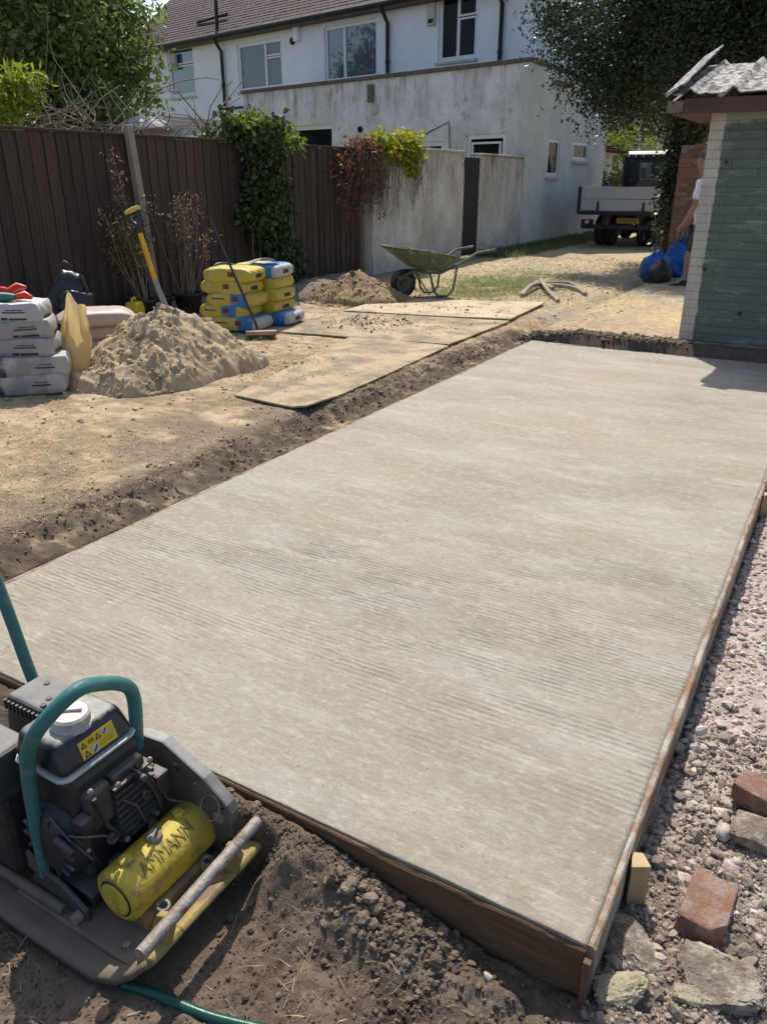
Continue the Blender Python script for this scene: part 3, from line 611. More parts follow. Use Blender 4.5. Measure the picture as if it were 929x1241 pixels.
# ------------------------------------------------------------------ white walls and house
def render_mat(name, c1, c2, stain=(0.16, 0.15, 0.13), amt=0.3, green=None, ztop=None):
    m, t, n, b = newmat(name); L = t.links.new
    tc = n.new('ShaderNodeTexCoord')
    def noise(st, sc, det=9, rg=0.7):
        mp = n.new('ShaderNodeMapping'); mp.inputs['Scale'].default_value = st; L(tc.outputs['Object'], mp.inputs[0])
        q = n.new('ShaderNodeTexNoise'); q.inputs['Scale'].default_value = sc; q.inputs['Detail'].default_value = det; q.inputs['Roughness'].default_value = rg
        L(mp.outputs[0], q.inputs['Vector']); return q.outputs[0]
    def ramp(f, a, ca, bb, cb):
        r = n.new('ShaderNodeValToRGB'); e = r.color_ramp.elements; e[0].position = a; e[1].position = bb; e[0].color = (*ca, 1); e[1].color = (*cb, 1); L(f, r.inputs[0]); return r.outputs[0]
    def mix(f, a, bc):
        mx = n.new('ShaderNodeMix'); mx.data_type = 'RGBA'; L(f, mx.inputs[0]); L(a, mx.inputs[6]); mx.inputs[7].default_value = (*bc, 1); return mx.outputs[2]
    c = ramp(noise((1, 1, 1), 1.3), 0.36, c2, 0.64, c1)
    k = 1-amt
    stf = ramp(noise((3.5, 3.5, 0.45), 1.6), 0.45+0.1*k, (0, 0, 0), 0.62+0.14*k, (amt*1.6,)*3)
    if ztop:
        sz_ = n.new('ShaderNodeSeparateXYZ'); L(tc.outputs['Object'], sz_.inputs[0]); mz = n.new('ShaderNodeMapRange'); mz.inputs[1].default_value = ztop-1.1; mz.inputs[2].default_value = ztop-0.1; mz.inputs[3].default_value = 0.12; L(sz_.outputs['Z'], mz.inputs[0])
        mm_ = n.new('ShaderNodeMath'); mm_.operation = 'MULTIPLY'; L(stf, mm_.inputs[0]); L(mz.outputs[0], mm_.inputs[1]); stf = mm_.outputs[0]
    c = mix(stf, c, stain)
    c = mix(ramp(noise((1, 1, 0.8), 4.2, 12, 0.78), 0.53+0.06*k, (0, 0, 0), 0.66+0.1*k, (amt*1.3,)*3), c, tuple(v*0.8 for v in stain))
    if green: c = mix(ramp(noise((1, 1, 1), 0.9), 0.5, (0, 0, 0), 0.7, (0.5,)*3), c, green)
    L(c, b.inputs['Base Color']); b.inputs['Roughness'].default_value = 0.92; b.inputs['Specular IOR Level'].default_value = 0.2
    bp = n.new('ShaderNodeBump'); bp.inputs['Strength'].default_value = 0.5; bp.inputs['Distance'].default_value = 0.015
    L(noise((1, 1, 1), 14, 8), bp.inputs['Height']); L(bp.outputs[0], b.inputs['Normal'])
    return m
m_white = render_mat('house_render', (0.83, 0.84, 0.86), (0.76, 0.77, 0.79), amt=0.16, ztop=6.0)
m_ext = render_mat('extension_render', (0.80, 0.79, 0.78), (0.55, 0.545, 0.535), amt=0.58, ztop=3.8)
m_side = render_mat('side_render', (0.66, 0.67, 0.64), (0.52, 0.54, 0.50), amt=0.34, ztop=3.8, green=(0.46, 0.49, 0.42))  # colour darkened for the side wall's shade; greenish tint and stains besides
m_gwall = render_mat('garden_wall_render', (0.66, 0.64, 0.60), (0.42, 0.395, 0.355), stain=(0.13, 0.115, 0.095), amt=0.6, ztop=1.95)
m_cope = M('coping', (0.16, 0.14, 0.125), (0.09, 0.08, 0.07), rough=0.9, scale=6, bump=0.5, bscale=20)
m_frame = M('white_upvc', (0.80, 0.80, 0.80), (0.74, 0.74, 0.74), rough=0.4, scale=6, bump=0.0)
m_glass = glass_mat('window_glass', (0.075, 0.095, 0.125)); m_glassc = glass_mat('window_glass_clear', (0.10, 0.13, 0.18), clear=0.6)  # sky reflection put into the panes' blue-grey base colour
m_glassd = glass_mat('dark_glass', (0.012, 0.014, 0.016)); m_glassd.node_tree.nodes['Principled BSDF'].inputs['Coat Weight'].default_value = 0; m_glassd.node_tree.nodes['Principled BSDF'].inputs['Specular IOR Level'].default_value = 0.12
m_curt = M('curtain', (0.50, 0.55, 0.66), (0.40, 0.45, 0.56), rough=0.9, scale=3, bump=0.1)
m_dark = M('dark_interior', (0.02, 0.02, 0.022), (0.012, 0.012, 0.012), rough=0.9, bump=0)
m_pipe = M('black_downpipe', (0.016, 0.017, 0.020), (0.010, 0.010, 0.012), rough=0.5, bump=0.05, dirt=(0.10, 0.10, 0.10), dirt_amt=0.1)
m_sill = M('sill', (0.55, 0.54, 0.50), (0.42, 0.41, 0.38), rough=0.9, bump=0.3)

def wall_mesh(O, u, nrm, L0, L1, z0, z1, th, holes, name, mat, parent, org):
    """flat wall in plane through O along u, outward nrm; holes (a0,a1,z0,z1) with reveals"""
    O, u, nrm = Vector(O), Vector(u), Vector(nrm); mb = MB(); up = Vector((0, 0, 1))
    us = sorted({L0, L1, *[h[0] for h in holes], *[h[1] for h in holes]}); zs = sorted({z0, z1, *[h[2] for h in holes], *[h[3] for h in holes]})
    def pt(a, z, d): return O+u*a+up*z-nrm*d
    def quad(*p):
        mb.add(p, [(0, 1, 2, 3)])
    flip = u.cross(up).dot(nrm) < 0
    def Q(p): mb.add(p if not flip else p[::-1], [(0, 1, 2, 3)])
    for i in range(len(us)-1):
        for j in range(len(zs)-1):
            a0, a1, c0, c1 = us[i], us[i+1], zs[j], zs[j+1]
            if any(h[0]-1e-6 <= a0 and a1 <= h[1]+1e-6 and h[2]-1e-6 <= c0 and c1 <= h[3]+1e-6 for h in holes): continue
            Q([pt(a0, c0, 0), pt(a1, c0, 0), pt(a1, c1, 0), pt(a0, c1, 0)])
            Q([pt(a1, c0, th), pt(a0, c0, th), pt(a0, c1, th), pt(a1, c1, th)])
    for (a0, a1, c0, c1) in holes:
        Q([pt(a0, c0, 0), pt(a0, c1, 0), pt(a0, c1, th), pt(a0, c0, th)]); Q([pt(a1, c0, 0), pt(a1, c0, th), pt(a1, c1, th), pt(a1, c1, 0)])
        Q([pt(a0, c0, 0), pt(a0, c0, th), pt(a1, c0, th), pt(a1, c0, 0)]); Q([pt(a0, c1, 0), pt(a1, c1, 0), pt(a1, c1, th), pt(a0, c1, th)])
    for a, s in ((L0, 1), (L1, -1)):
        p = [pt(a, z0, 0), pt(a, z1, 0), pt(a, z1, th), pt(a, z0, th)]; Q(p if s < 0 else p[::-1]) if False else Q(p[::-1] if s > 0 else p)
    Q([pt(L0, z1, 0), pt(L1, z1, 0), pt(L1, z1, th), pt(L0, z1, th)])
    return mb.build(name, mat, parent, org)
def wbox(mb, O, u, nrm, a0, a1, z0, z1, d0, d1):
    """box in wall coords; d = distance out of the wall"""
    O, u, nrm = Vector(O), Vector(u), Vector(nrm); up = Vector((0, 0, 1))
    vs_ = [O+u*a+up*z+nrm*d for z in (z0, z1) for (a, d) in ((a0, d0), (a1, d0), (a1, d1), (a0, d1))]
    fs = [(3,2,1,0),(4,5,6,7),(0,1,5,4),(1,2,6,5),(2,3,7,6),(3,0,4,7)]
    if u.cross(nrm).z < 0: fs = [f[::-1] for f in fs]
    return mb.add(vs_, fs)
def window(O, u, nrm, rect, parent, org, lights=(), fr=0.06, depth=0.06, curtain=False, sill=True, glass=None):
    """lights: fractions (a0,a1,z0,z1) of each pane inside the frame"""
    a0, a1, z0, z1 = rect; mb = MB(); lights = lights or [(0, 1, 0, 1)]
    for (p0, p1, q0, q1) in ((a0, a1, z0, z0+fr), (a0, a1, z1-fr, z1), (a0, a0+fr, z0+fr, z1-fr), (a1-fr, a1, z0+fr, z1-fr)): wbox(mb, O, u, nrm, p0, p1, q0, q1, -depth-0.06, -depth)
    A0, A1, Z0, Z1 = a0+fr, a1-fr, z0+fr, z1-fr
    wn = mb.build('window', m_frame, parent, org, bevel=0.005)
    for (l0, l1, k0, k1) in lights:
        b0, b1, c0, c1 = A0+(A1-A0)*l0, A0+(A1-A0)*l1, Z0+(Z1-Z0)*k0, Z0+(Z1-Z0)*k1; g = 0.045; mb = MB()
        for (p0, p1, q0, q1) in ((b0, b1, c0, c0+g), (b0, b1, c1-g, c1), (b0, b0+g, c0+g, c1-g), (b1-g, b1, c0+g, c1-g)): wbox(mb, O, u, nrm, p0, p1, q0, q1, -depth-0.05, -depth+0.012)
        mb.build('sash', m_frame, wn, org, bevel=0.004)
        mb = MB(); wbox(mb, O, u, nrm, b0+g-0.004, b1-g+0.004, c0+g-0.004, c1-g+0.004, -depth-0.035, -depth-0.025); mb.build('pane', glass or (m_glassc if curtain else m_glass), wn, org)
    if curtain:
        mb = MB(); vs_ = []; fs = []; k = 40
        for i in range(k+1):
            a = A0+(A1-A0)*i/k; d = -depth-0.12+0.025*math.sin(i*1.9)+0.01*math.sin(i*0.7)
            q = Vector(O)+Vector(u)*a+Vector(nrm)*d; vs_ += [(q.x, q.y, Z0), (q.x, q.y, Z1)]
        fs = [(2*i, 2*i+2, 2*i+3, 2*i+1) for i in range(k)]; mb.add(vs_, fs, True); mb.build('curtain', m_curt, wn, org)
    mb = MB(); wbox(mb, O, u, nrm, a0, a1, z0, z1, -0.34, -0.30); mb.build('dark_room', m_dark, wn, org)
    if sill:
        mb = MB(); wbox(mb, O, u, nrm, a0-0.05, a1+0.05, z0-0.07, z0-0.004, -depth, 0.06); mb.build('sill', m_sill, wn, org, bevel=0.006)
    return wn
HU = dr(-640, 219); HU = Vector((HU[0], HU[1], 0)).normalized()        # house front runs this way (to the left)
HN = Vector((-HU.y, HU.x, 0))
if HN.y > 0: HN = -HN
KX, KY = -6.95, 18.15
K0 = Vector((KX, KY, 0))
def onwall(x, y, off=0.0):
    """pixel -> (along, z) on the house front plane set back by off"""
    O = K0-HN*off; r = Vector(dr(x, y)); t = (O-Vector(CAM)).dot(HN)/r.dot(HN); p = Vector(CAM)+r*t
    return (p-O).dot(HU), p.z
def rect(x0, y0, x1, y1, off=0.0):
    """pixel box measured at mid-sides"""
    a1 = onwall(x0, (y0+y1)/2, off)[0]; a0 = onwall(x1, (y0+y1)/2, off)[0]; z1 = onwall((x0+x1)/2, y0, off)[1]; z0 = onwall((x0+x1)/2, y1, off)[1]
    return (a0, a1, z0, z1)
# extension
ext = thing('house_extension', 'weathered white rendered flat roofed extension at the back of the house', 'extension', (KX, KY, G))
EO = Vector((KX, KY, G)); ZT = 3.86
eL = onwall(295, 118)[0]
rc_w = rect(338, 152, 404, 185); rc_d = rect(561, 163, 606, 400); rc_d = (rc_d[0], rc_d[1], 0.1, rc_d[3]); rc_k = rect(480, 172, 537, 215)
eh = [rc_w, rc_d, rc_k]
wall_mesh(K0, HU, HN, 0.055, eL, 0.0, ZT, 0.22, eh, 'wall', m_ext, ext, EO)
window(K0, HU, HN, rc_w, ext, EO, sill=False, fr=0.07, glass=m_glassd)
window(K0, HU, HN, rc_d, ext, EO, lights=[(0.05, 0.95, 0.62, 0.97), (0.05, 0.95, 0.03, 0.58)], fr=0.09, sill=False, depth=0.03, glass=m_glassd)
window(K0, HU, HN, rc_k, ext, EO, lights=[(0, 0.5, 0, 1), (0.5, 1, 0, 1)], sill=False, depth=0.05, glass=m_glassd)
def sidepx(x, y): p = PX(x, y, KX); return p[1]-KY, p[2]
SU = Vector((0, 1, 0)); SN = Vector((1, 0, 0)); SLEN = 6.4
s1 = (sidepx(663, 190)[0], sidepx(677, 192)[0], sidepx(670, 214)[1], sidepx(670, 168)[1])
s2 = (sidepx(694, 184)[0], sidepx(712, 185)[0], sidepx(703, 195)[1], sidepx(703, 172)[1])
wall_mesh(K0, SU, SN, 0.0, SLEN, 0.0, ZT, 0.22, [s1, s2], 'wall', m_side, ext, EO)
for s_ in (s1, s2): window(K0, SU, SN, s_, ext, EO, fr=0.04, depth=0.025, glass=m_glassd)
mb = MB(); wbox(mb, K0, HU, HN, -0.05, eL+0.05, ZT+0.002, ZT+0.09, -0.30, 0.06); mb.build('coping', m_cope, ext, EO, bevel=0.01)
mb = MB(); wbox(mb, K0, SU, SN, 0.26, SLEN, ZT+0.003, ZT+0.088, -0.30, 0.05); mb.build('coping', m_cope, ext, EO, bevel=0.01)
mb = MB(); wbox(mb, K0, HU, HN, 0.30, eL-0.02, ZT-0.3, ZT-0.2, -2.4, -0.23); mb.build('flat_roof', m_cope, ext, EO)
mb = MB(); wbox(mb, K0, HU, HN, eL-0.22, eL, 0, ZT, -2.35, -0.23); mb.build('wall', m_ext, ext, EO)
# cracks, vents and pipes on the extension
a, z = onwall(437, 157); mb = MB(); mb.lathe([(0.075, 0), (0.075, 0.05), (0.055, 0.05), (0.05, 0.01)], K0+HU*a+Vector((0, 0, z)), HN, 16); mb.build('vent', m_pipe, ext, EO)
a, z = onwall(455, 133); mb = MB(); wbox(mb, K0, HU, HN, a-0.09, a+0.09, z-0.1, z+0.12, 0, 0.04); mb.build('wall_box', m_sill, ext, EO, bevel=0.01)
a, z = onwall(450, 109); mb = MB(); wbox(mb, K0, HU, HN, a-0.10, a+0.10, z-0.28, z+0.12, 0, 0.05); mb.build('overflow_box', m_cope, ext, EO, bevel=0.01)
pth = [onwall(x, y) for x, y in ((498, 174), (520, 160), (544, 148), (545, 180))]
MB().tube([K0+HU*a+HN*0.012+Vector((0, 0, z)) for a, z in pth], 0.012, 6).build('cable', m_pipe, ext, EO)
# main house
OFF = 2.45
HO = K0-HN*OFF
hs = thing('main_house', 'white rendered two storey house with dark red tiled roof', 'house', (HO.x, HO.y, G))
HOv = Vector((HO.x, HO.y, G))
hz = onwall(335, 32, OFF)[1]                                       # gutter height
hl = onwall(183, 80, OFF)[0]; hr = 0.76
W1 = rect(204, 55, 236, 118, OFF); W2 = rect(288, 49, 342, 109, OFF); W3 = rect(393, 27, 457, 97, OFF); W4 = rect(531, -12, 578, 73, OFF)
wall_mesh(HO, HU, HN, hr, hl+1.5, 0.0, hz, 0.3, [W1, W2, W3, W4], 'wall', m_white, hs, HOv)
wall_mesh(Vector((-7.19, (HO+HU*hr).y+0.31, 0)), SU, SN, 0.0, 3.5, ZT-0.4, hz, 0.25, [], 'wall', m_white, hs, HOv)
window(HO, HU, HN, W1, hs, HOv, lights=[(0, 1, 0, 0.64), (0, 1, 0.66, 1)], fr=0.07)
window(HO, HU, HN, W2, hs, HOv, lights=[(0.37, 1, 0, 1), (0, 0.37, 0, 0.66), (0, 0.37, 0.68, 1)], curtain=True)
window(HO, HU, HN, W3, hs, HOv, lights=[(0, 0.63, 0, 1), (0.63, 1, 0, 1)], fr=0.05)
window(HO, HU, HN, W4, hs, HOv, lights=[(0, 0.5, 0, 0.62), (0, 0.5, 0.64, 1), (0.5, 1, 0, 1)], glass=m_glassd)
m_roof = M('roof_tile', (0.085, 0.046, 0.043), (0.048, 0.030, 0.030), rough=0.85, scale=7, bump=0.4, bscale=25, dirt=(0.07, 0.065, 0.062), dirt_amt=0.3, dscale=3)
# tile courses: every course a stepped strip with staggered tile joints
mb = MB(); nc = 30; pit = R(38); cl = 0.175
e0 = hz+0.03
for c in range(nc):
    d0 = 0.32-c*cl*math.cos(pit); zc = e0+c*cl*math.sin(pit); d1 = d0-cl*1.25*math.cos(pit); z1_ = zc+cl*1.25*math.sin(pit)
    def rp(a, d, z): q = HO+HU*a+HN*d; return (q.x, q.y, z)
    tw = 0.27; na = int((hl+1.6-hr)/tw)+1; st = (c % 2)*tw/2
    if c < 16:
        for k in range(na):
            a0 = hr+k*tw+st; a1 = a0+tw-0.012; j = random.uniform(0, 0.010)
            mb.add([rp(a0, d0, zc+0.03+j), rp(a1, d0, zc+0.03+j), rp(a1, d1, z1_+0.012), rp(a0, d1, z1_+0.012), rp(a0, d0, zc), rp(a1, d0, zc)], [(0, 3, 2, 1), (4, 0, 1, 5)])
        a0, a1 = hr, hr+na*tw+tw; mb.add([rp(a0, d0, zc), rp(a1, d0, zc), rp(a1, d1, z1_-0.01), rp(a0, d1, z1_-0.01)], [(0, 3, 2, 1)])
    else:
        a0, a1 = hr, hr+na*tw+tw; mb.add([rp(a0, d0, zc+0.03), rp(a1, d0, zc+0.03), rp(a1, d1, z1_+0.012), rp(a0, d1, z1_+0.012), rp(a0, d0, zc), rp(a1, d0, zc)], [(0, 3, 2, 1), (4, 0, 1, 5)])
roof = mb.build('roof', m_roof, hs, HOv)
mb = MB(); wbox(mb, HO, HU, HN, hr, hl+1.5, hz-0.14, hz+0.0, 0.003, 0.30); mb.build('soffit', m_cope, hs, HOv)
MB().tube([HO+HU*a+HN*0.37+Vector((0, 0, hz-0.02)) for a in np.linspace(hr, hl+1.4, 12)], 0.065, 8).build('gutter', m_pipe, hs, HOv)
def downpipe(xa, ya, yb, kind=None):
    a, z = onwall(xa, ya, OFF); b_, zb = onwall(xa, yb, OFF); zz = min(z, hz-0.05)
    pts = [HO+HU*a+HN*0.36+Vector((0, 0, hz-0.05)), HO+HU*a+HN*0.30+Vector((0, 0, hz-0.18)), HO+HU*a+HN*0.09+Vector((0, 0, hz-0.45)), HO+HU*a+HN*0.09+Vector((0, 0, zb))]
    dp = MB().tube(pts, 0.055, 10).build('downpipe', m_pipe, hs, HOv)
    for zc in np.arange(zb+0.5, hz-0.6, 1.1): MB().lathe([(0.07, -0.04), (0.07, 0.04)], HO+HU*a+HN*0.09+Vector((0, 0, zc)), (0, 0, 1), 10).build('collar', m_pipe, dp, HOv)
downpipe(269, 40, 165); downpipe(472, 0, 100); downpipe(611, 0, 90)
# soil pipe through the roof above the first downpipe
a, z = onwall(266, 30, OFF); MB().tube([HO+HU*a+HN*0.12+Vector((0, 0, hz+0.12)), HO+HU*a+HN*0.05+Vector((0, 0, hz+1.9))], 0.06, 10).build('vent_pipe', m_pipe, hs, HOv)
a0 = onwall(228, 15, OFF)[0]; mb = MB(); mb.tube([HO+HU*a-HN*0.35+Vector((0, 0, hz+0.72)), HO+HU*a0-HN*0.35+Vector((0, 0, hz+0.66))], 0.05, 8); mb.build('vent_pipe', m_pipe, hs, HOv)
a0, z0 = onwall(272, 133, OFF); a1, z1_ = onwall(296, 130, OFF); MB().tube([HO+HU*a0+HN*0.07+Vector((0, 0, z0)), HO+HU*a1+HN*0.07+Vector((0, 0, z1_))], 0.035, 8).build('waste_pipe', m_pipe, hs, HOv)
for (x, y, s_) in ((212, 74, 0.16), (524, 17, 0.17)):
    a, z = onwall(x, y, OFF); mb = MB(); wbox(mb, HO, HU, HN, a-s_*0.8, a+s_*0.8, z-s_*1.6, z+s_*1.5, 0, 0.09); ab = mb.build('alarm_box', m_sill, hs, HOv, bevel=0.02)
    mb = MB(); wbox(mb, HO, HU, HN, a-s_*0.55, a+s_*0.45, z-s_*1.3, z-s_*0.7, 0.0905, 0.097); mb.build('grille', m_pipe, ab, HOv)
a, z = onwall(355, 50, OFF); MB().lathe([(0.10, 0), (0.10, 0.06), (0.07, 0.09)], HO+HU*a+Vector((0, 0, z)), HN, 14).build('vent', m_pipe, hs, HOv)
a, z = onwall(361, 30, OFF); mb = MB(); wbox(mb, HO, HU, HN, a-0.12, a+0.12, z-0.45, z+0.25, 0.0, 0.14); mb.build('bracket', m_white, hs, HOv, bevel=0.02)
# garden wall of two sections with a dark gate between
def gwall(y0, y1, z1, label, seed):
    t = thing('garden_wall', label, 'wall', (-6.95, y0, G), 0, 'white rendered garden walls')
    n = 60; nz = 24; V = []; F = []
    ys = np.linspace(0, y1-y0, n); zs = np.linspace(-0.1, z1-G, nz)
    A, B = np.meshgrid(ys, zs); D = 0.03*(fbm(A*1.2+seed, B*1.2, 500+seed, 4)-0.5)+0.02*sms(fbm(A*2.3, B*2.3, 510+seed, 3), 0.6, 0.66)*-1
    fr_ = np.stack([D, A, B+0.03*(fbm(A*1.5, A*0, 520+seed, 3)-0.5)*(B > z1-G-0.02)], -1).reshape(-1, 3); bk_ = fr_.copy(); bk_[:, 0] = -0.2
    i_ = np.arange(n*nz).reshape(nz, n); q1 = np.stack([i_[:-1, :-1], i_[:-1, 1:], i_[1:, 1:], i_[1:, :-1]], -1).reshape(-1, 4); N = n*nz
    rm = np.concatenate([i_[0, :], i_[1:, -1], i_[-1, -2::-1], i_[-2:0:-1, 0]]); q3 = np.array([[rm[k]+N, rm[(k+1) % len(rm)]+N, rm[(k+1) % len(rm)], rm[k]] for k in range(len(rm))])
    np_mesh('wall', np.vstack([fr_, bk_]), np.vstack([q1, q1[:, ::-1]+N, q3]), m_gwall, t, smooth=False)
    MB().box((-0.225, -0.01, z1-G+0.008), (0.03, y1-y0+0.01, z1-G+0.05)).build('coping', m_gwall, t, bevel=0.012)
    return t
gwall(11.52, 14.95, 1.98, 'stained white rendered garden wall behind the wheelbarrow', 1)
gwall(15.72, KY-0.02, 1.96, 'short white garden wall between the dark gate and the house', 2)
m_gate = M('dark_gate', (0.030, 0.026, 0.025), (0.02, 0.018, 0.017), rough=0.7, scale=5, stretch=(4, 4, 0.5), bump=0.3)
gt = thing('garden_gate', 'dark brown timber gate between the white garden walls', 'gate', (-6.975, 14.96, G))
for k in range(6):
    o = MB().box((-0.012, 0.004+k*0.125, 0.04), (0.012, 0.122+k*0.125, 1.87)).build('plank', m_gate, gt, bevel=0.003)
for z in (0.3, 1.5): MB().box((-0.04, 0.01, z), (-0.013, 0.745, z+0.09)).build('rail', m_gate, gt)
# far house glimpsed beyond the driveway
fh = thing('far_house', 'distant pale house glimpsed above the clipped bush', 'house', (-13.0, 42.0, 0))
MB().box((0, 0, -0.5), (5, 5, 5.6)).build('wall', m_white, fh)
MB().prism([(-0.3, 5.6), (5.3, 5.6), (2.5, 7.6)], (0, -0.3, 0), (1, 0, 0), (0, 0, 1), (0, 5.6, 0)).build('roof', m_roof, fh)
for k in range(4):
    wn = MB().box((0.5+k*1.1, -0.05, 3.2), (1.3+k*1.1, 0.03, 4.7)).build('window', m_frame, fh); MB().box((0.57+k*1.1, -0.06, 3.27), (1.23+k*1.1, -0.052, 4.63)).build('pane', m_glass, wn)
lr = thing('side_porch', 'small red tiled porch roof past the white side wall', 'porch', (-6.95, 25.2, G))
MB().box((-2.0, 0, 0), (-0.55, 2.2, 2.3)).build('wall', m_side, lr)
mb = MB()
for c in range(8): mb.box((-2.1, -0.1, 0), (0.35, 2.3, 0.05), Matrix.Translation((0, 0, 2.75-c*0.06)) @ Matrix.Translation((c*0.0, 0, 0))) if False else mb.prism([(-2.3+0.25*c, 2.98-0.085*c), (-2.3+0.25*(c+1.1), 2.98-0.085*(c+1.1)-0.0), (-2.3+0.25*(c+1.1), 2.93-0.085*(c+1.1)), (-2.0+0.29*c, 2.90-0.085*c)], (0, -0.1, 0), (1, 0, 0), (0, 0, 1), (0, 2.5, 0))
mb.build('roof', m_roof, lr)

# ------------------------------------------------------------------ green shed
SHX, SHY = -1.345, 7.89
def shed_mat():
    m, t, n, b = newmat('green_painted_brick'); L = t.links.new
    tc = n.new('ShaderNodeTexCoord'); sep = n.new('ShaderNodeSeparateXYZ'); L(tc.outputs['Object'], sep.inputs[0])
    cmb = n.new('ShaderNodeCombineXYZ')
    ad = n.new('ShaderNodeMath'); ad.operation = 'ADD'; L(sep.outputs['X'], ad.inputs[0]); L(sep.outputs['Y'], ad.inputs[1])
    L(ad.outputs[0], cmb.inputs[0]); L(sep.outputs['Z'], cmb.inputs[1])
    br = n.new('ShaderNodeTexBrick'); br.inputs['Scale'].default_value = 1.0; br.inputs['Brick Width'].default_value = 0.45; br.inputs['Row Height'].default_value = 0.075; br.inputs['Mortar Size'].default_value = 0.006; br.inputs['Mortar Smooth'].default_value = 0.6
    br.inputs['Color1'].default_value = (1, 1, 1, 1); br.inputs['Color2'].default_value = (0.93, 0.93, 0.93, 1); br.inputs['Mortar'].default_value = (0.60, 0.60, 0.60, 1)
    L(cmb.outputs[0], br.inputs['Vector'])
    def noise(st, sc, det=9, rg=0.7):
        mp = n.new('ShaderNodeMapping'); mp.inputs['Scale'].default_value = st; L(tc.outputs['Object'], mp.inputs[0])
        q = n.new('ShaderNodeTexNoise'); q.inputs['Scale'].default_value = sc; q.inputs['Detail'].default_value = det; q.inputs['Roughness'].default_value = rg
        L(mp.outputs[0], q.inputs['Vector']); return q.outputs[0]
    def ramp(f, a, ca, bb, cb):
        r = n.new('ShaderNodeValToRGB'); e = r.color_ramp.elements; e[0].position = a; e[1].position = bb; e[0].color = (*ca, 1); e[1].color = (*cb, 1); L(f, r.inputs[0]); return r.outputs[0]
    def mixs(f, a, bc):
        mx = n.new('ShaderNodeMix'); mx.data_type = 'RGBA'; L(f, mx.inputs[0]); L(a, mx.inputs[6])
        if isinstance(bc, tuple): mx.inputs[7].default_value = (*bc, 1)
        else: L(bc, mx.inputs[7])
        return mx.outputs[2]
    green = ramp(noise((1, 1, 1), 2.5), 0.35, (0.092, 0.114, 0.096), 0.65, (0.116, 0.140, 0.118))
    chip = ramp(noise((1.0, 1.0, 4.0), 3.0, 12, 0.80), 0.53, (0, 0, 0), 0.63, (0.8, 0.8, 0.8))
    green = mixs(chip, green, (0.25, 0.285, 0.245))
    cream = ramp(noise((1, 1, 1), 6), 0.35, (0.40, 0.36, 0.29), 0.65, (0.52, 0.47, 0.39))
    # bare strip along the corner with a brushed wavy paint edge
    wv = n.new('ShaderNodeMath'); wv.operation = 'MULTIPLY_ADD'; wv.inputs[1].default_value = 0.09; L(noise((0, 0, 1), 5, 4), wv.inputs[0]); L(sep.outputs['X'], wv.inputs[2])
    ck_ = ramp(wv.outputs[0], 0.165, (1, 1, 1), 0.172, (0, 0, 0))
    wz = n.new('ShaderNodeMath'); wz.operation = 'MULTIPLY_ADD'; wz.inputs[1].default_value = -0.22; L(noise((1, 1, 0), 4, 4), wz.inputs[0]); L(sep.outputs['Z'], wz.inputs[2])
    wq = n.new('ShaderNodeMapRange'); wq.inputs[1].default_value = 1.73; wq.inputs[2].default_value = 1.76; L(wz.outputs[0], wq.inputs[0])
    c = mixs(wq.outputs[0], green, (0.27, 0.29, 0.235)); c = mixs(ck_, c, cream)
    mm = n.new('ShaderNodeMix'); mm.data_type = 'RGBA'; mm.blend_type = 'MULTIPLY'; mm.inputs[0].default_value = 0.8; L(c, mm.inputs[6]); L(br.outputs['Color'], mm.inputs[7])
    L(mm.outputs[2], b.inputs['Base Color']); b.inputs['Roughness'].default_value = 0.7; b.inputs['Specular IOR Level'].default_value = 0.3
    a2 = n.new('ShaderNodeMath'); a2.operation = 'MULTIPLY_ADD'; a2.inputs[1].default_value = -1.0; L(br.outputs['Fac'], a2.inputs[0]); nb = noise((1, 1, 1), 30); L(nb, a2.inputs[2])
    bp = n.new('ShaderNodeBump'); bp.inputs['Strength'].default_value = 0.35; bp.inputs['Distance'].default_value = 0.004; L(a2.outputs[0], bp.inputs['Height']); L(bp.outputs[0], b.inputs['Normal'])
    return m
m_shed = shed_mat()
m_asb = M('mossy_roof_sheet', (0.56, 0.53, 0.49), (0.33, 0.305, 0.275), rough=0.95, scale=16, bump=0.9, bscale=40, dirt=(0.045, 0.037, 0.03), dirt_amt=0.62, dscale=17, stretch=(1.0, 0.55, 1))
m_fasc = M('fascia_brown', (0.105, 0.052, 0.045), (0.07, 0.036, 0.032), rough=0.6, scale=5, stretch=(0.4, 3, 3), bump=0.2, dirt=(0.2, 0.15, 0.13), dirt_amt=0.15)
m_fascw = M('fascia_weathered', (0.22, 0.17, 0.145), (0.12, 0.09, 0.075), rough=0.85, scale=8, bump=0.4)
m_foot = M('shed_footing_concrete', (0.20, 0.175, 0.15), (0.10, 0.088, 0.078), rough=0.95, scale=7, bump=0.8, bscale=16, bdist=0.02)
shed = thing('brick_shed', 'dark green painted brick shed with mossy corrugated roof', 'shed', (SHX, SHY, 0.1))
MB().box((0, 0, 0), (4.2, 2.6, 1.99)).build('wall', m_shed, shed)
mb = MB(); n = 60
vs_ = []; fs = []
for i in range(n+1):
    x = -0.55+4.75*i/n; e = 0.03*math.sin(i*0.9)+0.02*math.sin(i*2.3)
    lo = -0.3
    for (y_, z_) in ((0.12, -0.004), (-0.05+e*0.5, -0.006+0.2*min(0, e)), (-0.12+e, -0.05), (-0.15+e*0.7, -0.13), (-0.13, lo), (0.12, lo)): vs_.append((x, y_, z_-(0.03 if i < 6 else 0)))
for i in range(n):
    for k in range(6): fs.append((i*6+k, (i+1)*6+k, (i+1)*6+(k+1) % 6, i*6+(k+1) % 6))
fs.append(tuple(range(6))); fs.append(tuple(n*6+k for k in range(5, -1, -1)))
mb.add(vs_, fs, True); mb.build('footing', m_foot, shed)
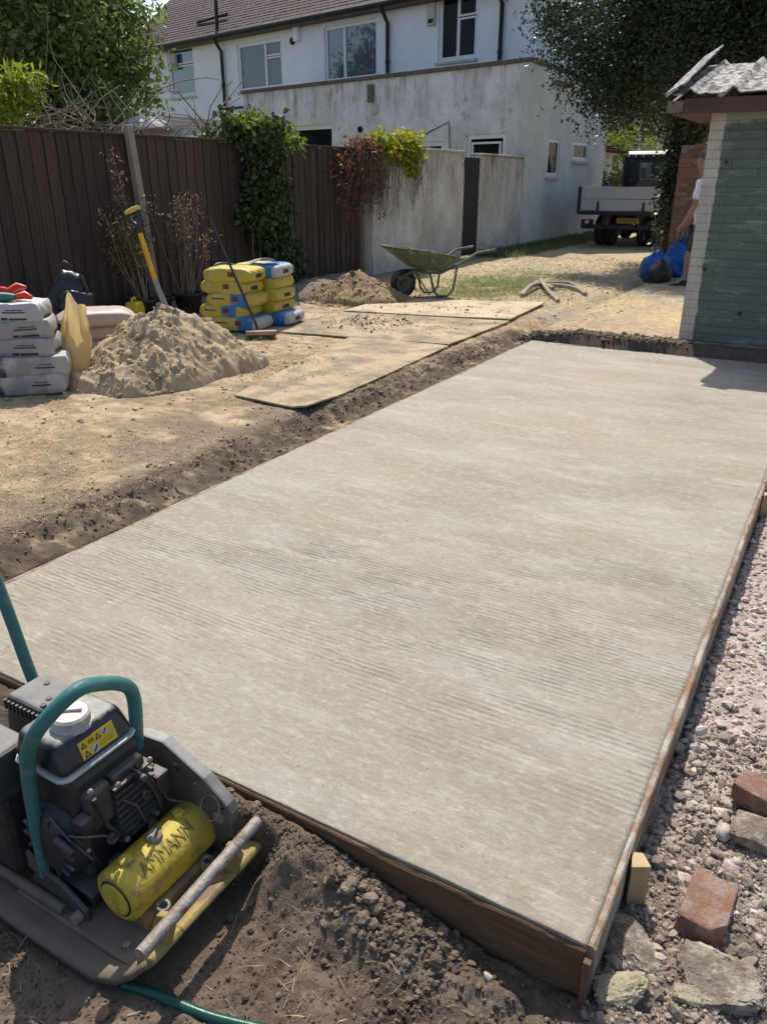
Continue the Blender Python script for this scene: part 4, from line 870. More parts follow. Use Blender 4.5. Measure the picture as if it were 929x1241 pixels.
# corrugated sheets: broad flat pans with raised rolls
def roof_sheet(x0, x1, y0, y1, z0, slope, lift=0.0, phase=0.0):
    nx = int((x1-x0)/0.0125); mb = MB(); vs_ = []; fs = []
    def prof(x):
        p = ((x-phase) % 0.335)/0.335; return 0.045*max(0, 1-abs(p-0.5)/0.16)**0.8
    ny = 10
    for j in range(ny+1):
        y = y0+(y1-y0)*j/ny
        for i in range(nx+1):
            x = x0+(x1-x0)*i/nx; z = z0+slope*(y-y0)+prof(x)+0.002*math.sin(x*31+y*17)+lift
            vs_.append((x, y, z))
    N = len(vs_); vs_ += [(a, b, c-0.010) for a, b, c in vs_]
    W_ = nx+1
    for j in range(ny):
        for i in range(nx):
            q = (j*W_+i, j*W_+i+1, (j+1)*W_+i+1, (j+1)*W_+i); fs.append(q); fs.append(tuple(k+N for k in reversed(q)))
    for i in range(nx): fs.append((i+N, i+1+N, i+1, i)); k = ny*W_; fs.append((k+i, k+i+1, k+i+1+N, k+i+N))
    for j in range(ny): fs.append((j*W_, (j+1)*W_, (j+1)*W_+N, j*W_+N)); k = nx; fs.append((j*W_+k+N, (j+1)*W_+k+N, (j+1)*W_+k, j*W_+k))
    mb.add(vs_, fs, False); return mb.build('roof_sheet', m_asb, shed)
sl_ = 0.25
roof_sheet(-0.30, 1.06, -0.22, 1.25, 2.075, sl_, 0.0, 0.005); roof_sheet(1.04, 2.7, -0.22, 1.25, 2.075, sl_, 0.014, 0.005); roof_sheet(2.68, 4.4, -0.22, 1.25, 2.075, sl_, 0.026, 0.005)
for (x0, x1, lf) in ((-0.3, 1.4, 0), (1.38, 4.4, 0.014)):           # back slope
    mb = MB(); mb.prism([(x0, 0), (x1, 0), (x1, 1.5), (x0, 1.5)], (0, 1.26, 2.075+1.48*sl_+lf), (1, 0, 0), (0, 1, -0.28), (0, 0, -0.012)); mb.build('roof_sheet', m_asb, shed)
# raised verge cap on the left edge
mb = MB(); pr = [(0.0, 0.0), (0.16, 0.10), (0.17, 0.085), (0.02, -0.02)]
mb.prism([(-0.06, 0.045), (0.10, 0.135), (0.105, 0.118), (-0.045, 0.022)], (-0.30, -0.25, 2.03), (1, 0, 0), (0, 0, 1), (0, 1.5, 1.5*(sl_+0.05))); mb.build('verge_cap', m_asb, shed, bevel=0.003)
MB().box((-0.21, -0.165, 1.925), (4.3, -0.135, 2.045)).build('fascia', m_fasc, shed, bevel=0.004)
MB().box((-0.345, -0.17, 1.94), (-0.213, -0.06, 2.03)).build('barge_board_end', m_fascw, shed, bevel=0.004)
mb = MB(); mb.prism([(-0.06, 1.945), (1.25, 1.945+1.31*sl_), (1.25, 2.03+1.31*sl_), (-0.06, 2.03)], (-0.345, 0, 0), (0, 1, 0), (0, 0, 1), (0.03, 0, 0)); mb.build('barge_board', m_fascw, shed)
MB().box((-0.31, -0.13, 1.93), (0.0, 1.2, 1.95)).build('soffit', m_fasc, shed)
MB().prism([(0.0, 1.99), (2.6, 1.99), (1.3, 1.99+0.33)], (0.01, 0, 0), (0, 1, 0), (0, 0, 1), (4.1, 0, 0)).build('gable', m_shed, shed)
for k, (x, z) in enumerate(((0.18, 1.55), (0.14, 0.65), (0.5, 0.28), (0.95, 0.12))): MB().lathe([(0.012, 0), (0.012, 0.03), (0.007, 0.035)], (x, 0.0, z), (0, -1, 0), 8).build('wall_bolt', m_pipe, shed)
rock('concrete_block', (-0.47, 7.72), (0.16, 0.14, 0.13), m_cl, 'pale block at the end of the shed footing', 'block', (0, 0, 0.2), 77, chip=0.08, on=-0.02, sink=0.2)

# ------------------------------------------------------------------ plywood sheets
m_ply = M('muddy_plywood', (0.43, 0.335, 0.215), (0.33, 0.25, 0.155), rough=0.9, scale=3.2, stretch=(1, 1, 1), bump=0.25, bscale=40, dirt=(0.20, 0.155, 0.105), dirt_amt=0.62, dscale=3.5)
m_ply2 = M('clean_plywood', (0.50, 0.405, 0.27), (0.42, 0.33, 0.21), rough=0.9, scale=3, bump=0.2, bscale=40, dirt=(0.25, 0.195, 0.13), dirt_amt=0.4, dscale=4)
def ply(pts, z, th, mat, label, curl=0.0, seed=1):
    """corner points a,b,c,d (xy); gently warped sheet"""
    n = 26; m_ = 26; a, b, c, d = [np.array(q) for q in pts]
    S, T = np.meshgrid(np.linspace(0, 1, n), np.linspace(0, 1, m_))
    XY = a*((1-S)*(1-T))[..., None]+b*(S*(1-T))[..., None]+c*(S*T)[..., None]+d*((1-S)*T)[..., None]
    Z = z+0.010*(fbm(S*2+seed, T*2, 600+seed, 2)-0.5)+curl*np.maximum(0, 0.18-np.hypot(1-S, T))/0.18
    tp = np.concatenate([XY, (Z+th)[..., None]], -1).reshape(-1, 3); bt = tp.copy(); bt[:, 2] -= th
    i_ = np.arange(n*m_).reshape(m_, n); q1 = np.stack([i_[:-1, :-1], i_[:-1, 1:], i_[1:, 1:], i_[1:, :-1]], -1).reshape(-1, 4); N = n*m_
    rm = np.concatenate([i_[0, :], i_[1:, -1], i_[-1, -2::-1], i_[-2:0:-1, 0]]); q3 = np.array([[rm[k]+N, rm[(k+1) % len(rm)]+N, rm[(k+1) % len(rm)], rm[k]] for k in range(len(rm))])
    o = np_mesh('plywood_sheet', np.vstack([tp, bt]), np.vstack([q1, q1[:, ::-1]+N, q3]), mat); return tag(o, label, 'plywood', 'plywood sheets laid over the yard')
ply([(-3.72, 4.20), (-3.02, 4.13), (-3.17, 6.62), (-4.25, 6.70)], 0.060, 0.012, m_ply, 'muddy plywood sheet partly buried beside the sand heap', 0.03, 1)
ply([(-5.45, 6.35), (-3.19, 6.66), (-3.20, 8.22), (-5.60, 7.72)], 0.060, 0.014, m_ply, 'soil strewn plywood sheet between two others', 0.0, 2)
ply([(-5.15, 7.85), (-3.21, 8.27), (-3.32, 9.70), (-5.25, 9.10)], 0.068, 0.016, m_ply2, 'clean pale plywood sheet in front of the wheelbarrow', 0.0, 3)
def clods(name, cx, cy, sx_, sy_, n, mu, label, z, basec, cut=None):
    px = rng.normal(cx, sx_, n); py = rng.normal(cy, sy_, n); sz = np.clip(rng.lognormal(mu, 0.5, n), 0.003, 0.035)
    return tag(scatter(name, np.stack([px, py, z+sz*0.25], -1), sz, m_stuff, hcol(basec, n, 0.4), flat=0.7), label, 'soil', kind='stuff')
clods('spilt_soil', -4.5, 7.35, 0.36, 0.26, 450, -5.2, 'dark soil spilt over the middle plywood sheet', 0.078, (0.17, 0.13, 0.095))
clods('spilt_crumbs', -4.3, 8.6, 0.5, 0.25, 90, -4.9, 'a few dark crumbs on the clean plywood sheet', 0.088, (0.17, 0.13, 0.095))
clods('spilt_sand', -3.95, 5.05, 0.22, 0.30, 280, -5.4, 'sandy crumbs spilt over the muddy plywood sheet', 0.084, (0.40, 0.32, 0.20))

# ------------------------------------------------------------------ heaps
def heap(name, cx, cy, rx, ry, h, mat, label, colr, seed, n=150, lumpy=1.0, peak=(0, 0), z0=G):
    u = np.linspace(-1.35, 1.35, n); U, V_ = np.meshgrid(u, u); rr = np.hypot(U-peak[0]*(1-np.hypot(U, V_).clip(0, 1)), V_-peak[1]*(1-np.hypot(U, V_).clip(0, 1)))
    ang = np.arctan2(V_, U); rr = rr*(1+0.22*(fbm(np.cos(ang)*1.5+3, np.sin(ang)*1.5+3, seed, 3)-0.5)*2)
    z = np.clip(1-rr, 0, 1)**0.85; z = np.where(rr < 0.25, z*0.97, z)
    x = cx+U*rx; y = cy+V_*ry
    f1 = fbm(x*4.5, y*4.5, seed+1, 4); f2 = np.abs(fbm(x*11, y*11, seed+2, 4)-0.5)*2; f3 = fbm(x*38, y*38, seed+3, 3)
    act = sms(z, 0.0, 0.10)
    Z = h*z+act*lumpy*(0.17*(f1-0.5)-0.045*(f2-0.25)*sms(f1, 0.35, 0.6)+0.026*(f3-0.5)+0.05*(fbm(x*14, y*14, seed+8, 3)-0.5))+0.02*act
    gz = gh(x, y); Zf = np.where(rr < 1.0, np.maximum(z0+Z, gz-0.01), gz-0.02+0*Z)
    cl = np.broadcast_to(np.array(colr), U.shape+(3,))*(0.72+0.55*fbm(x*9, y*9, seed+4, 4))[..., None]
    cl = cl*(0.82+0.36*sms(f1, 0.35, 0.6))[..., None]
    i_ = np.arange(n*n).reshape(n, n); q1 = np.stack([i_[:-1, :-1], i_[:-1, 1:], i_[1:, 1:], i_[1:, :-1]], -1).reshape(-1, 4)
    km = (rr < 1.12); kk = km[:-1, :-1] | km[1:, 1:] | km[:-1, 1:] | km[1:, :-1]; q1 = q1[kk.ravel()]
    o = np_mesh(name, np.stack([x, y, Zf], -1).reshape(-1, 3), q1, mat, smooth=True, col=cl.reshape(-1, 3)); tag(o, label, 'heap')
    return lambda a, b: float(np.interp(0, [0], [0])) , (x, y, Zf, rr)
m_sand = attr_mat('damp_sand', bump=0.6, bscale=90, bdist=0.012, var=0.30, vscale=70)
_, SD = heap('sand_heap', -4.80, 4.52, 0.70, 0.80, 0.52, m_sand, 'big lumpy heap of building sand with a shovel stuck in it', (0.37, 0.282, 0.178), 700, n=210, peak=(0.08, 0.12))
def on_heap(D, px, py):
    x, y, z, rr = D; ux = x[0]; uy = y[:, 0]
    i = np.clip(np.searchsorted(uy, py), 0, len(uy)-1); j = np.clip(np.searchsorted(ux, px), 0, len(ux)-1); return z[i, j]
n = 2600; a = rng.uniform(0, 2*math.pi, n); r_ = np.sqrt(rng.random(n))*1.15; px = -4.80+0.70*r_*np.cos(a); py = 4.52+0.80*r_*np.sin(a)
m_ = fbm(px*5, py*5, 702, 3) > 0.44; px, py = px[m_], py[m_]; n = len(px); sz = np.clip(rng.lognormal(-4.95, 0.55, n), 0.003, 0.034)
tag(scatter('sand_clods', np.stack([px, py, on_heap(SD, px, py)+sz*0.2], -1), sz, m_stuff, hcol((0.36, 0.275, 0.175), n, 0.25), flat=0.75, rough_=0.22), 'loose sand clods over the big sand heap', 'sand', kind='stuff')
_, DD = heap('ballast_heap', -5.62, 8.95, 0.72, 0.62, 0.36, m_sand, 'small heap of brown ballast by the fence end', (0.26, 0.185, 0.105), 720, n=110, lumpy=0.6)
n = 1300; a = rng.uniform(0, 2*math.pi, n); r_ = np.sqrt(rng.random(n))*1.2; px = -5.62+0.74*r_*np.cos(a); py = 8.95+0.64*r_*np.sin(a); sz = np.clip(rng.lognormal(-4.7, 0.5, n), 0.004, 0.035)
tag(scatter('ballast_stones', np.stack([px, py, np.maximum(on_heap(DD, px, py), G)+sz*0.2], -1), sz, m_stuff, hcol((0.24, 0.18, 0.12), n, 0.4), flat=0.75), 'loose stones over the brown ballast heap', 'ballast', kind='stuff')
_, DE = heap('soil_heap', -6.55, 9.2, 0.55, 0.75, 0.16, m_sand, 'low grey soil heap at the foot of the plank fence', (0.20, 0.165, 0.13), 740, n=80, lumpy=0.6)
q = P(372, 357); rock('rubble_block', (q[0], q[1]), (0.28, 0.2, 0.16), m_cl, 'grey rubble block at the foot of the fence by the ivy', 'rubble', (0.1, 0, 0.4), 41, chip=0.1, sink=0.05)

# ------------------------------------------------------------------ bags
def bag_geo(L_, W_, H_, seed, sag=0.02, n=(16, 11, 6), pinch=0.28):
    r_ = np.random.default_rng(seed); nx, ny, nz = n
    bm = bmesh.new(); bmesh.ops.create_cube(bm, size=2.0); bmesh.ops.subdivide_edges(bm, edges=bm.edges[:], cuts=13, use_grid_fill=True)
    V = np.array([v.co[:] for v in bm.verts]); F = np.array([[v.index for v in f.verts] for f in bm.faces]); bm.free()
    x, y, z = V.T
    prof = (1-np.abs(x)**6*pinch)*(1-np.abs(y)**6*pinch*0.5)
    zz = z*prof
    s = (1-0.07*np.abs(z)**3)
    X = x*s*(1-0.05*y**4); Y = y*s*(1-0.07*x**4)
    w_ = sum(np.sin(x*r_.uniform(2, 7)+y*r_.uniform(2, 7)+r_.uniform(0, 6)) for _ in range(5))/5
    w2 = sum(np.sin(x*r_.uniform(8, 20)+y*r_.uniform(8, 20)+z*4+r_.uniform(0, 6)) for _ in range(6))/6
    zz = zz+0.10*w_*(z > -0.5)+0.05*w2
    X = X+0.02*w2; Y = Y+0.03*w_+0.015*w2
    P_ = np.stack([X*L_/2, Y*W_/2, (zz+1)*H_/2], -1)
    return P_, F
def bag_mat(name, main, band, end, xb, xe, rough=0.45, dust=(0.45, 0.40, 0.32), damt=0.2, panel=None):
    m, t, n, b = newmat(name); L = t.links.new
    tc = n.new('ShaderNodeTexCoord'); sep = n.new('ShaderNodeSeparateXYZ'); L(tc.outputs['Object'], sep.inputs[0])
    nz = n.new('ShaderNodeTexNoise'); nz.inputs['Scale'].default_value = 6; L(tc.outputs['Object'], nz.inputs['Vector'])
    ma = n.new('ShaderNodeMath'); ma.operation = 'MULTIPLY_ADD'; ma.inputs[1].default_value = 0.03; L(nz.outputs[0], ma.inputs[0]); L(sep.outputs['X'], ma.inputs[2])
    rp = n.new('ShaderNodeValToRGB'); rp.color_ramp.interpolation = 'CONSTANT'
    mr = n.new('ShaderNodeMapRange'); mr.inputs[1].default_value = -0.4; mr.inputs[2].default_value = 0.4; L(ma.outputs[0], mr.inputs[0]); L(mr.outputs[0], rp.inputs[0])
    e = rp.color_ramp.elements; e[0].position = 0; e[0].color = (*main, 1); e[1].position = (xb+0.4)/0.8; e[1].color = (*band, 1)
    q = rp.color_ramp.elements.new((xe+0.4)/0.8); q.color = (*end, 1)
    n2 = n.new('ShaderNodeTexNoise'); n2.inputs['Scale'].default_value = 9; n2.inputs['Detail'].default_value = 9; n2.inputs['Roughness'].default_value = 0.7; L(tc.outputs['Object'], n2.inputs['Vector'])
    r2 = n.new('ShaderNodeValToRGB'); r2.color_ramp.elements[0].position = 0.62-0.4*damt; r2.color_ramp.elements[1].position = 0.80-0.3*damt; L(n2.outputs[0], r2.inputs[0])
    mx = n.new('ShaderNodeMix'); mx.data_type = 'RGBA'; mx.inputs[7].default_value = (*dust, 1); L(r2.outputs[0], mx.inputs[0]); L(rp.outputs[0], mx.inputs[6])
    L(mx.outputs[2], b.inputs['Base Color']); b.inputs['Roughness'].default_value = rough; b.inputs['Specular IOR Level'].default_value = 0.4
    n3 = n.new('ShaderNodeTexNoise'); n3.inputs['Scale'].default_value = 18; n3.inputs['Detail'].default_value = 5; L(tc.outputs['Object'], n3.inputs['Vector'])
    bp = n.new('ShaderNodeBump'); bp.inputs['Strength'].default_value = 0.5; bp.inputs['Distance'].default_value = 0.012; L(n3.outputs[0], bp.inputs['Height']); L(bp.outputs[0], b.inputs['Normal'])
    return m
YEL = (0.47, 0.375, 0.05); BLU = (0.035, 0.17, 0.42); WHT = (0.62, 0.62, 0.58)
m_by1 = bag_mat('yellow_bag', YEL, YEL, YEL, 0.15, 0.26); m_by2 = bag_mat('yellow_blue_bag', YEL, BLU, YEL, 0.02, 0.20); m_by3 = bag_mat('yellow_pale_bag', (0.46, 0.39, 0.10), BLU, (0.42, 0.42, 0.40), 0.06, 0.24)
m_ink = M('print_ink', (0.035, 0.03, 0.03), (0.06, 0.05, 0.05), rough=0.6, bump=0)
m_red = M('print_red', (0.22, 0.03, 0.02), (0.16, 0.02, 0.02), rough=0.6, bump=0)
def mkbag(name, loc, rz, size, mat, label, cat, seed, group, tilt=(0, 0), pinch=0.28, prints=()):
    t = thing(name, label, cat, loc, rz, group); t.rotation_euler = (tilt[0], tilt[1], rz)
    V, F = bag_geo(*size, seed, pinch=pinch); body = np_mesh('sack', V, F, mat, t, smooth=True); body.data.set_sharp_from_angle(angle=R(48))
    # print: pieces set just off the sack face they sit on
    for (face, a0, a1, z0, z1, pm) in prints:
        mb = MB()
        na = 6
        for i in range(na):
            f0 = a0+(a1-a0)*i/na; f1 = a0+(a1-a0)*(i+1)/na
            def sp(f, zf):
                if face == 'y-': c = V[(V[:, 1] < -size[1]*0.2)]; tgt = np.array([f*size[0]/2, zf*size[2]]); dd = np.abs(c[:, 0]-tgt[0])+np.abs(c[:, 2]-tgt[1])*1.0; k = np.argsort(dd)[:4]; return (tgt[0], c[k][:, 1].min()-0.003, tgt[1])
                if face == 'x+': c = V[(V[:, 0] > size[0]*0.2)]; tgt = np.array([f*size[1]/2, zf*size[2]]); dd = np.abs(c[:, 1]-tgt[0])+np.abs(c[:, 2]-tgt[1]); k = np.argsort(dd)[:4]; return (c[k][:, 0].max()+0.003, tgt[0], tgt[1])
                c = V[V[:, 2] > size[2]*0.5]; tgt = np.array([f*size[0]/2, zf*size[1]/2]); dd = np.hypot(c[:, 0]-tgt[0], c[:, 1]-tgt[1]); k = np.argsort(dd)[:4]; return (tgt[0], tgt[1], c[k][:, 2].max()+0.003)
            mb.add([sp(f0, z0), sp(f1, z0), sp(f1, z1), sp(f0, z1)], [(0, 1, 2, 3)])
        mb.build('print', pm, body)
    return t
# yellow and blue sacks: two stacked piles and one in front
yb = P(287, 403); YX, YY0 = -5.56, 6.40
BS = (0.56, 0.40, 0.155)
yl = [(m_by3, 'half hidden yellow sack flattened at the bottom of the yellow pile', (0.10, -0.02, 0.0), 0.05), (m_by2, 'yellow sack with broad blue band second from the bottom of the pile', (-0.04, -0.02, 0.115), 0.0),
      (m_by2, 'yellow sack with blue end in the middle of the pile', (0.05, 0.0, 0.235), 0.10), (m_by1, 'all yellow sack just below the top of the pile', (-0.02, 0.0, 0.355), -0.04), (m_by1, 'dusty topped yellow sack crowning the front pile', (0.02, 0.01, 0.475), 0.06)]
for i, (mt, lb, of, rz) in enumerate(yl):
    mkbag('cement_bag', (YX+of[0], YY0+of[1], G+of[2]+0.01), R(8)+rz, BS, mt, lb, 'bag', 40+i, 'yellow and blue cement bags by the fence', prints=(('y-', 0.10, 0.35, 0.45, 0.75, m_red), ('x+', -0.35, 0.25, 0.35, 0.6, m_ink) if i > 2 else ('y-', -0.7, -0.2, 0.55, 0.62, m_ink)))
yl2 = [(m_by3, 'yellow sack with blue and white end lying low behind the broom', (0.17, 0.44, 0.0), 0.12), (m_by1, 'yellow sack low in the second pile', (0.05, 0.43, 0.125), 0.0), (m_by1, 'plain yellow sack below the blue one in the second pile', (0.07, 0.42, 0.245), 0.05), (m_by2, 'yellow sack with round blue end near the top of the second pile', (0.04, 0.44, 0.365), 3.2), (m_by3, 'yellow sack with grey end topping the second pile', (0.06, 0.42, 0.485), 0.08)]
for i, (mt, lb, of, rz) in enumerate(yl2):
    mkbag('cement_bag', (YX+of[0], YY0+of[1], G+of[2]+0.01), R(4)+rz, (0.56, 0.42, 0.155), mt, lb, 'bag', 50+i, 'yellow and blue cement bags by the fence', prints=(('x+', -0.3, 0.25, 0.35, 0.6, m_ink),))
m_pl = M('grey_plastic', (0.36, 0.38, 0.40), (0.28, 0.30, 0.32), rough=0.35, bump=0.3, bscale=20)
mb = MB(); vs_ = []; fs = []
for i in range(13):
    for j in range(5):
        s_, t_ = i/12, j/4; vs_.append((-0.24+0.62*s_, -0.06+0.24*s_+0.12*t_, 0.02+0.03*math.sin(s_*9+t_*2)+0.07*s_))
fs = [(i*5+j, (i+1)*5+j, (i+1)*5+j+1, i*5+j+1) for i in range(12) for j in range(4)]; mb.add(vs_, fs, True)
o = mb.build('plastic_sheet', m_pl); o.location = (YX-0.08, YY0+0.12, G+0.60); md = o.modifiers.new('s', 'SOLIDIFY'); md.thickness = 0.006
tag(o, 'strip of grey plastic lying over the yellow sacks', 'plastic sheet')
# grey cement sacks
m_bg = bag_mat('grey_paper_bag', (0.15, 0.11, 0.12), (0.29, 0.26, 0.255), (0.33, 0.30, 0.29), -0.17, 0.17, rough=0.6, damt=0.3)
m_bgt = bag_mat('white_paper_bag', (0.20, 0.15, 0.16), (0.46, 0.44, 0.425), (0.42, 0.40, 0.385), -0.17, 0.17, rough=0.6, damt=0.2)
m_bgn = bag_mat('navy_grey_bag', (0.04, 0.05, 0.085), (0.25, 0.24, 0.235), (0.36, 0.34, 0.32), -0.16, 0.15, rough=0.5, damt=0.35)
gl = [(m_bgn, 'dirty grey cement sack at the bottom of its stack', (0.02, -0.02), 0.03, (0.02, 0)), (m_bgn, 'grey cement sack with navy end second from the bottom', (0.03, 0.0), 0.08, (0, 0.03)), (m_bg, 'grey cement sack in the middle of its stack', (-0.06, 0.0), -0.03, (0, 0)),
      (m_bg, 'pinkish grey cement sack under the white topped one', (-0.085, 0.01), 0.05, (0, -0.02)), (m_bgt, 'white topped cement sack under the red handled tool', (-0.13, 0.0), -0.02, (0, 0.02))]
gq = P(45, 478)
GBX, GBY = -5.17, 3.62
for i, (mt, lb, of, rz, tl) in enumerate(gl):
    mkbag('cement_bag', (GBX+of[0], GBY+of[1], G+0.012+i*0.122), R(40)+rz*2, (0.52, 0.38, 0.145), mt, lb, 'bag', 60+i, 'grey cement bags stacked by the sand heap', tilt=tl, pinch=0.05,
          prints=(('x+', -0.55, 0.35, 0.22, 0.36, m_ink), ('y-', -0.05, 0.12, 0.22, 0.34, m_ink), ('y-', 0.16, 0.62, 0.22, 0.32, m_ink), ('y-', 0.0, 0.6, 0.56, 0.62, m_ink), ('y-', 0.1, 0.55, 0.68, 0.72, m_ink)) if i in (2, 3, 4) else (('y-', 0.1, 0.6, 0.45, 0.53, m_ink), ('y-', 0.2, 0.55, 0.62, 0.66, m_ink)))
m_teal = M('teal_paint', (0.042, 0.175, 0.155), (0.030, 0.125, 0.115), rough=0.5, scale=20, bump=0.25, bscale=80, dirt=(0.16, 0.15, 0.125), dirt_amt=0.35, dscale=22)
m_redp = M('red_plastic', (0.62, 0.045, 0.02), (0.5, 0.035, 0.02), rough=0.35, bump=0.05)
tw = thing('garden_sprayer', 'teal tool with red handles lying on the white topped cement sack', 'tool', (GBX-0.15, GBY-0.02, G+0.012+5*0.122+0.055), R(36))
MB().tube([(-0.22, -0.10, 0.0), (0.03, -0.06, 0.0), (0.10, -0.05, 0.0)], [0.035, 0.035, 0.02], 12).build('body', m_teal, tw)
MB().tube([(0.03, 0.02, 0.03), (0.09, 0.06, 0.06), (0.15, 0.07, 0.05)], [0.022, 0.03, 0.012], 10).build('handle', m_redp, tw)
MB().tube([(0.10, -0.05, 0.0), (0.16, -0.02, 0.01), (0.21, -0.03, -0.01)], [0.02, 0.03, 0.014], 10).build('handle', m_redp, tw)
MB().lathe([(0.02, 0), (0.04, 0.01), (0.042, 0.03), (0.02, 0.045)], (0.0, 0.01, 0.02), (0.2, 0.1, 1), 14).build('cap', m_redp, tw)
# torn cream plastic bag standing by the stack
m_cream = leaf_mat('cream_plastic', (0.62, 0.53, 0.27), 0.3, 0.3)
def crumple(name, loc, size, mat, label, cat, seed, amp=0.16, flat=1.0, sharp=0.0, taper=0.0, base=ICO4):
    V, F = base; V = V.copy(); r_ = np.random.default_rng(seed); n = 0; f = 1.3
    for i in range(5):
        D = r_.normal(size=(4, 3)); D[:, 2] *= 0.55
        n = n+sum((1-np.abs(np.sin(V @ d_*f+r_.uniform(0, 6)+1.2*np.sin(V @ d_[::-1]*f*0.7))))**1.6 for d_ in D)/4*0.78**i-0.35*0.78**i; f *= 1.75
    V = V*(1+amp*n)[:, None]; zz = (V[:, 2]+1)/2
    V[:, :2] *= (1-taper*zz)[:, None]; V[:, 2] = np.maximum(V[:, 2], -0.8)+0.8
    V = V*np.array(size)/2
    o = np_mesh(name, V, F, mat, smooth=True, col=np.ones((len(V), 3))); o.location = loc; return tag(o, label, cat)
q = P(82, 430); 
def standing_bag(loc, r, h, mat, label, seed):
    r_ = random.Random(seed); nz, na = 22, 48; V = []; ph = [r_.uniform(0, 6.28) for _ in range(8)]
    for i in range(nz+1):
        z = i/nz
        for k in range(na):
            a = 2*math.pi*k/na; cr_ = 0.10*math.sin(3*a+ph[0]+z*2)+0.07*math.sin(7*a+ph[1]-z*5)+0.05*math.sin(13*a+ph[2]+z*9)+0.06*math.sin(5*a+11*z+ph[3])
            rad = r*(1.0-0.25*z+0.25*math.sin(z*3.0+ph[4])*0.4)*(1+cr_*(0.5+z)); top_ = h*(1+0.16*math.sin(2*a+ph[5])+0.07*math.sin(5*a+ph[6]))
            V.append((rad*math.cos(a)*0.8+0.03*z*z, rad*math.sin(a)+0.05*z, z*top_))
    F = [(i*na+k, i*na+(k+1) % na, (i+1)*na+(k+1) % na, (i+1)*na+k) for i in range(nz) for k in range(na)]
    o = np_mesh('plastic_bag', np.array(V), np.array(F), mat, smooth=True, col=np.ones((len(V), 3))); o.location = loc; return tag(o, label, 'bag')
standing_bag((-5.14, 3.98, G-0.01), 0.125, 0.56, m_cream, 'tall torn cream plastic bag between cement sacks and sand heap', 4)
m_pink = bag_mat('pink_sand_bag', (0.36, 0.255, 0.21), (0.40, 0.30, 0.25), (0.42, 0.32, 0.27), -0.1, 0.2, rough=0.5, damt=0.3)
for i, (dx, dy, rz, lb) in enumerate(((0, 0, 0.5, 'pinkish sand bag lying lowest behind the sand heap'), (-0.03, 0.03, 0.35, 'pinkish sand bag in the middle behind the sand heap'), (0.0, 0.0, 0.6, 'pinkish sand bag on top behind the sand heap'))):
    mkbag('sand_bag', (-5.78+dx, 4.78+dy, G+0.005+i*0.125), R(20)+rz, (0.66, 0.42, 0.15), m_pink, lb, 'bag', 80+i, 'pinkish sand bags behind the heap', pinch=0.6)
m_blk = M('black_plastic', (0.022, 0.023, 0.026), (0.035, 0.036, 0.04), rough=0.32, scale=10, bump=0.5, bscale=14, bdist=0.02, dirt=(0.18, 0.17, 0.15), dirt_amt=0.12)
rk = thing('rucksack', 'dark rucksack leaning on the fence behind the grey cement sacks', 'rucksack', (-6.55, 5.12, G), R(-30))
V, F = lump(5, (0.17, 0.21, 0.27), 0.22, 2.0, ICO4, angular=6); V[:, 2] = np.maximum(V[:, 2], -0.24)+0.39
np_mesh('body', V, F, m_blk, rk, smooth=True)
V, F = lump(6, (0.10, 0.17, 0.14), 0.22, 2.2, ICO4, angular=4); np_mesh('pocket', V+np.array([0.17, 0.02, 0.36]), F, m_blk, rk, smooth=True)
MB().tube([(0.10, 0.12, 0.62), (0.16, 0.16, 0.48), (0.10, 0.20, 0.32)], 0.016, 8).build('strap', m_blk, rk); MB().tube([(0.05, -0.06, 0.68), (0.10, 0.0, 0.75), (0.05, 0.07, 0.69)], 0.012, 8).build('strap', m_blk, rk)
MB().box((-0.28, -0.3, 0.0), (0.2, 0.3, 0.155)).build('crate_base', m_blk, rk, bevel=0.02)
# jerrycan
m_yp = M('yellow_plastic', (0.55, 0.45, 0.03), (0.45, 0.36, 0.03), rough=0.4, bump=0.1, dirt=(0.3, 0.25, 0.15), dirt_amt=0.2)
jp = PX(152, 390, -6.55); jc = thing('jerrycan', 'small yellow plastic jerrycan behind the sand heap', 'jerrycan', (-6.55, 5.93, G), R(25))
mb = MB(); mb.prism([(-0.12, 0), (0.12, 0), (0.12, 0.20), (0.07, 0.27), (-0.07, 0.27), (-0.12, 0.21)], (-0.07, 0, 0), (0, 1, 0), (0, 0, 1), (0.14, 0, 0)); mb.build('body', m_yp, jc, bevel=0.022, seg=3)
MB().tube([(0, -0.05, 0.262), (0, -0.045, 0.305), (0, 0.03, 0.305), (0, 0.045, 0.262)], 0.014, 8).build('handle', m_yp, jc); MB().lathe([(0.028, 0), (0.028, 0.03)], (0, 0.085, 0.235), (0, 0.6, 1), 14).build('cap', m_blk, jc)

# ------------------------------------------------------------------ shovel and broom
m_wood = M('worn_wood', (0.40, 0.29, 0.18), (0.28, 0.20, 0.12), rough=0.8, scale=10, stretch=(1, 1, 0.2), bump=0.3)
m_yell = M('yellow_shaft', (0.72, 0.38, 0.012), (0.60, 0.31, 0.012), rough=0.4, scale=16, bump=0.1, dirt=(0.35, 0.28, 0.18), dirt_amt=0.15)
m_steel = M('worn_steel', (0.34, 0.33, 0.31), (0.24, 0.22, 0.20), rough=0.55, metal=0.6, scale=14, bump=0.2, dirt=(0.36, 0.29, 0.19), dirt_amt=0.45)
YS = 4.62
def SP(x, y, dy=0): return Vector(PY(x, y, YS+dy))
shb = SP(203, 385); sht = SP(160, 252); ax = (sht-shb).normalized(); L_s = (sht-shb).length
sv = thing('shovel', 'yellow handled shovel stuck upright in the sand heap', 'shovel', tuple(shb)); sside = ax.cross(Vector((0, 1, 0))).normalized(); sfr = sside.cross(ax)
def S(a, s_=0, f_=0): return ax*a*L_s+sside*s_+sfr*f_
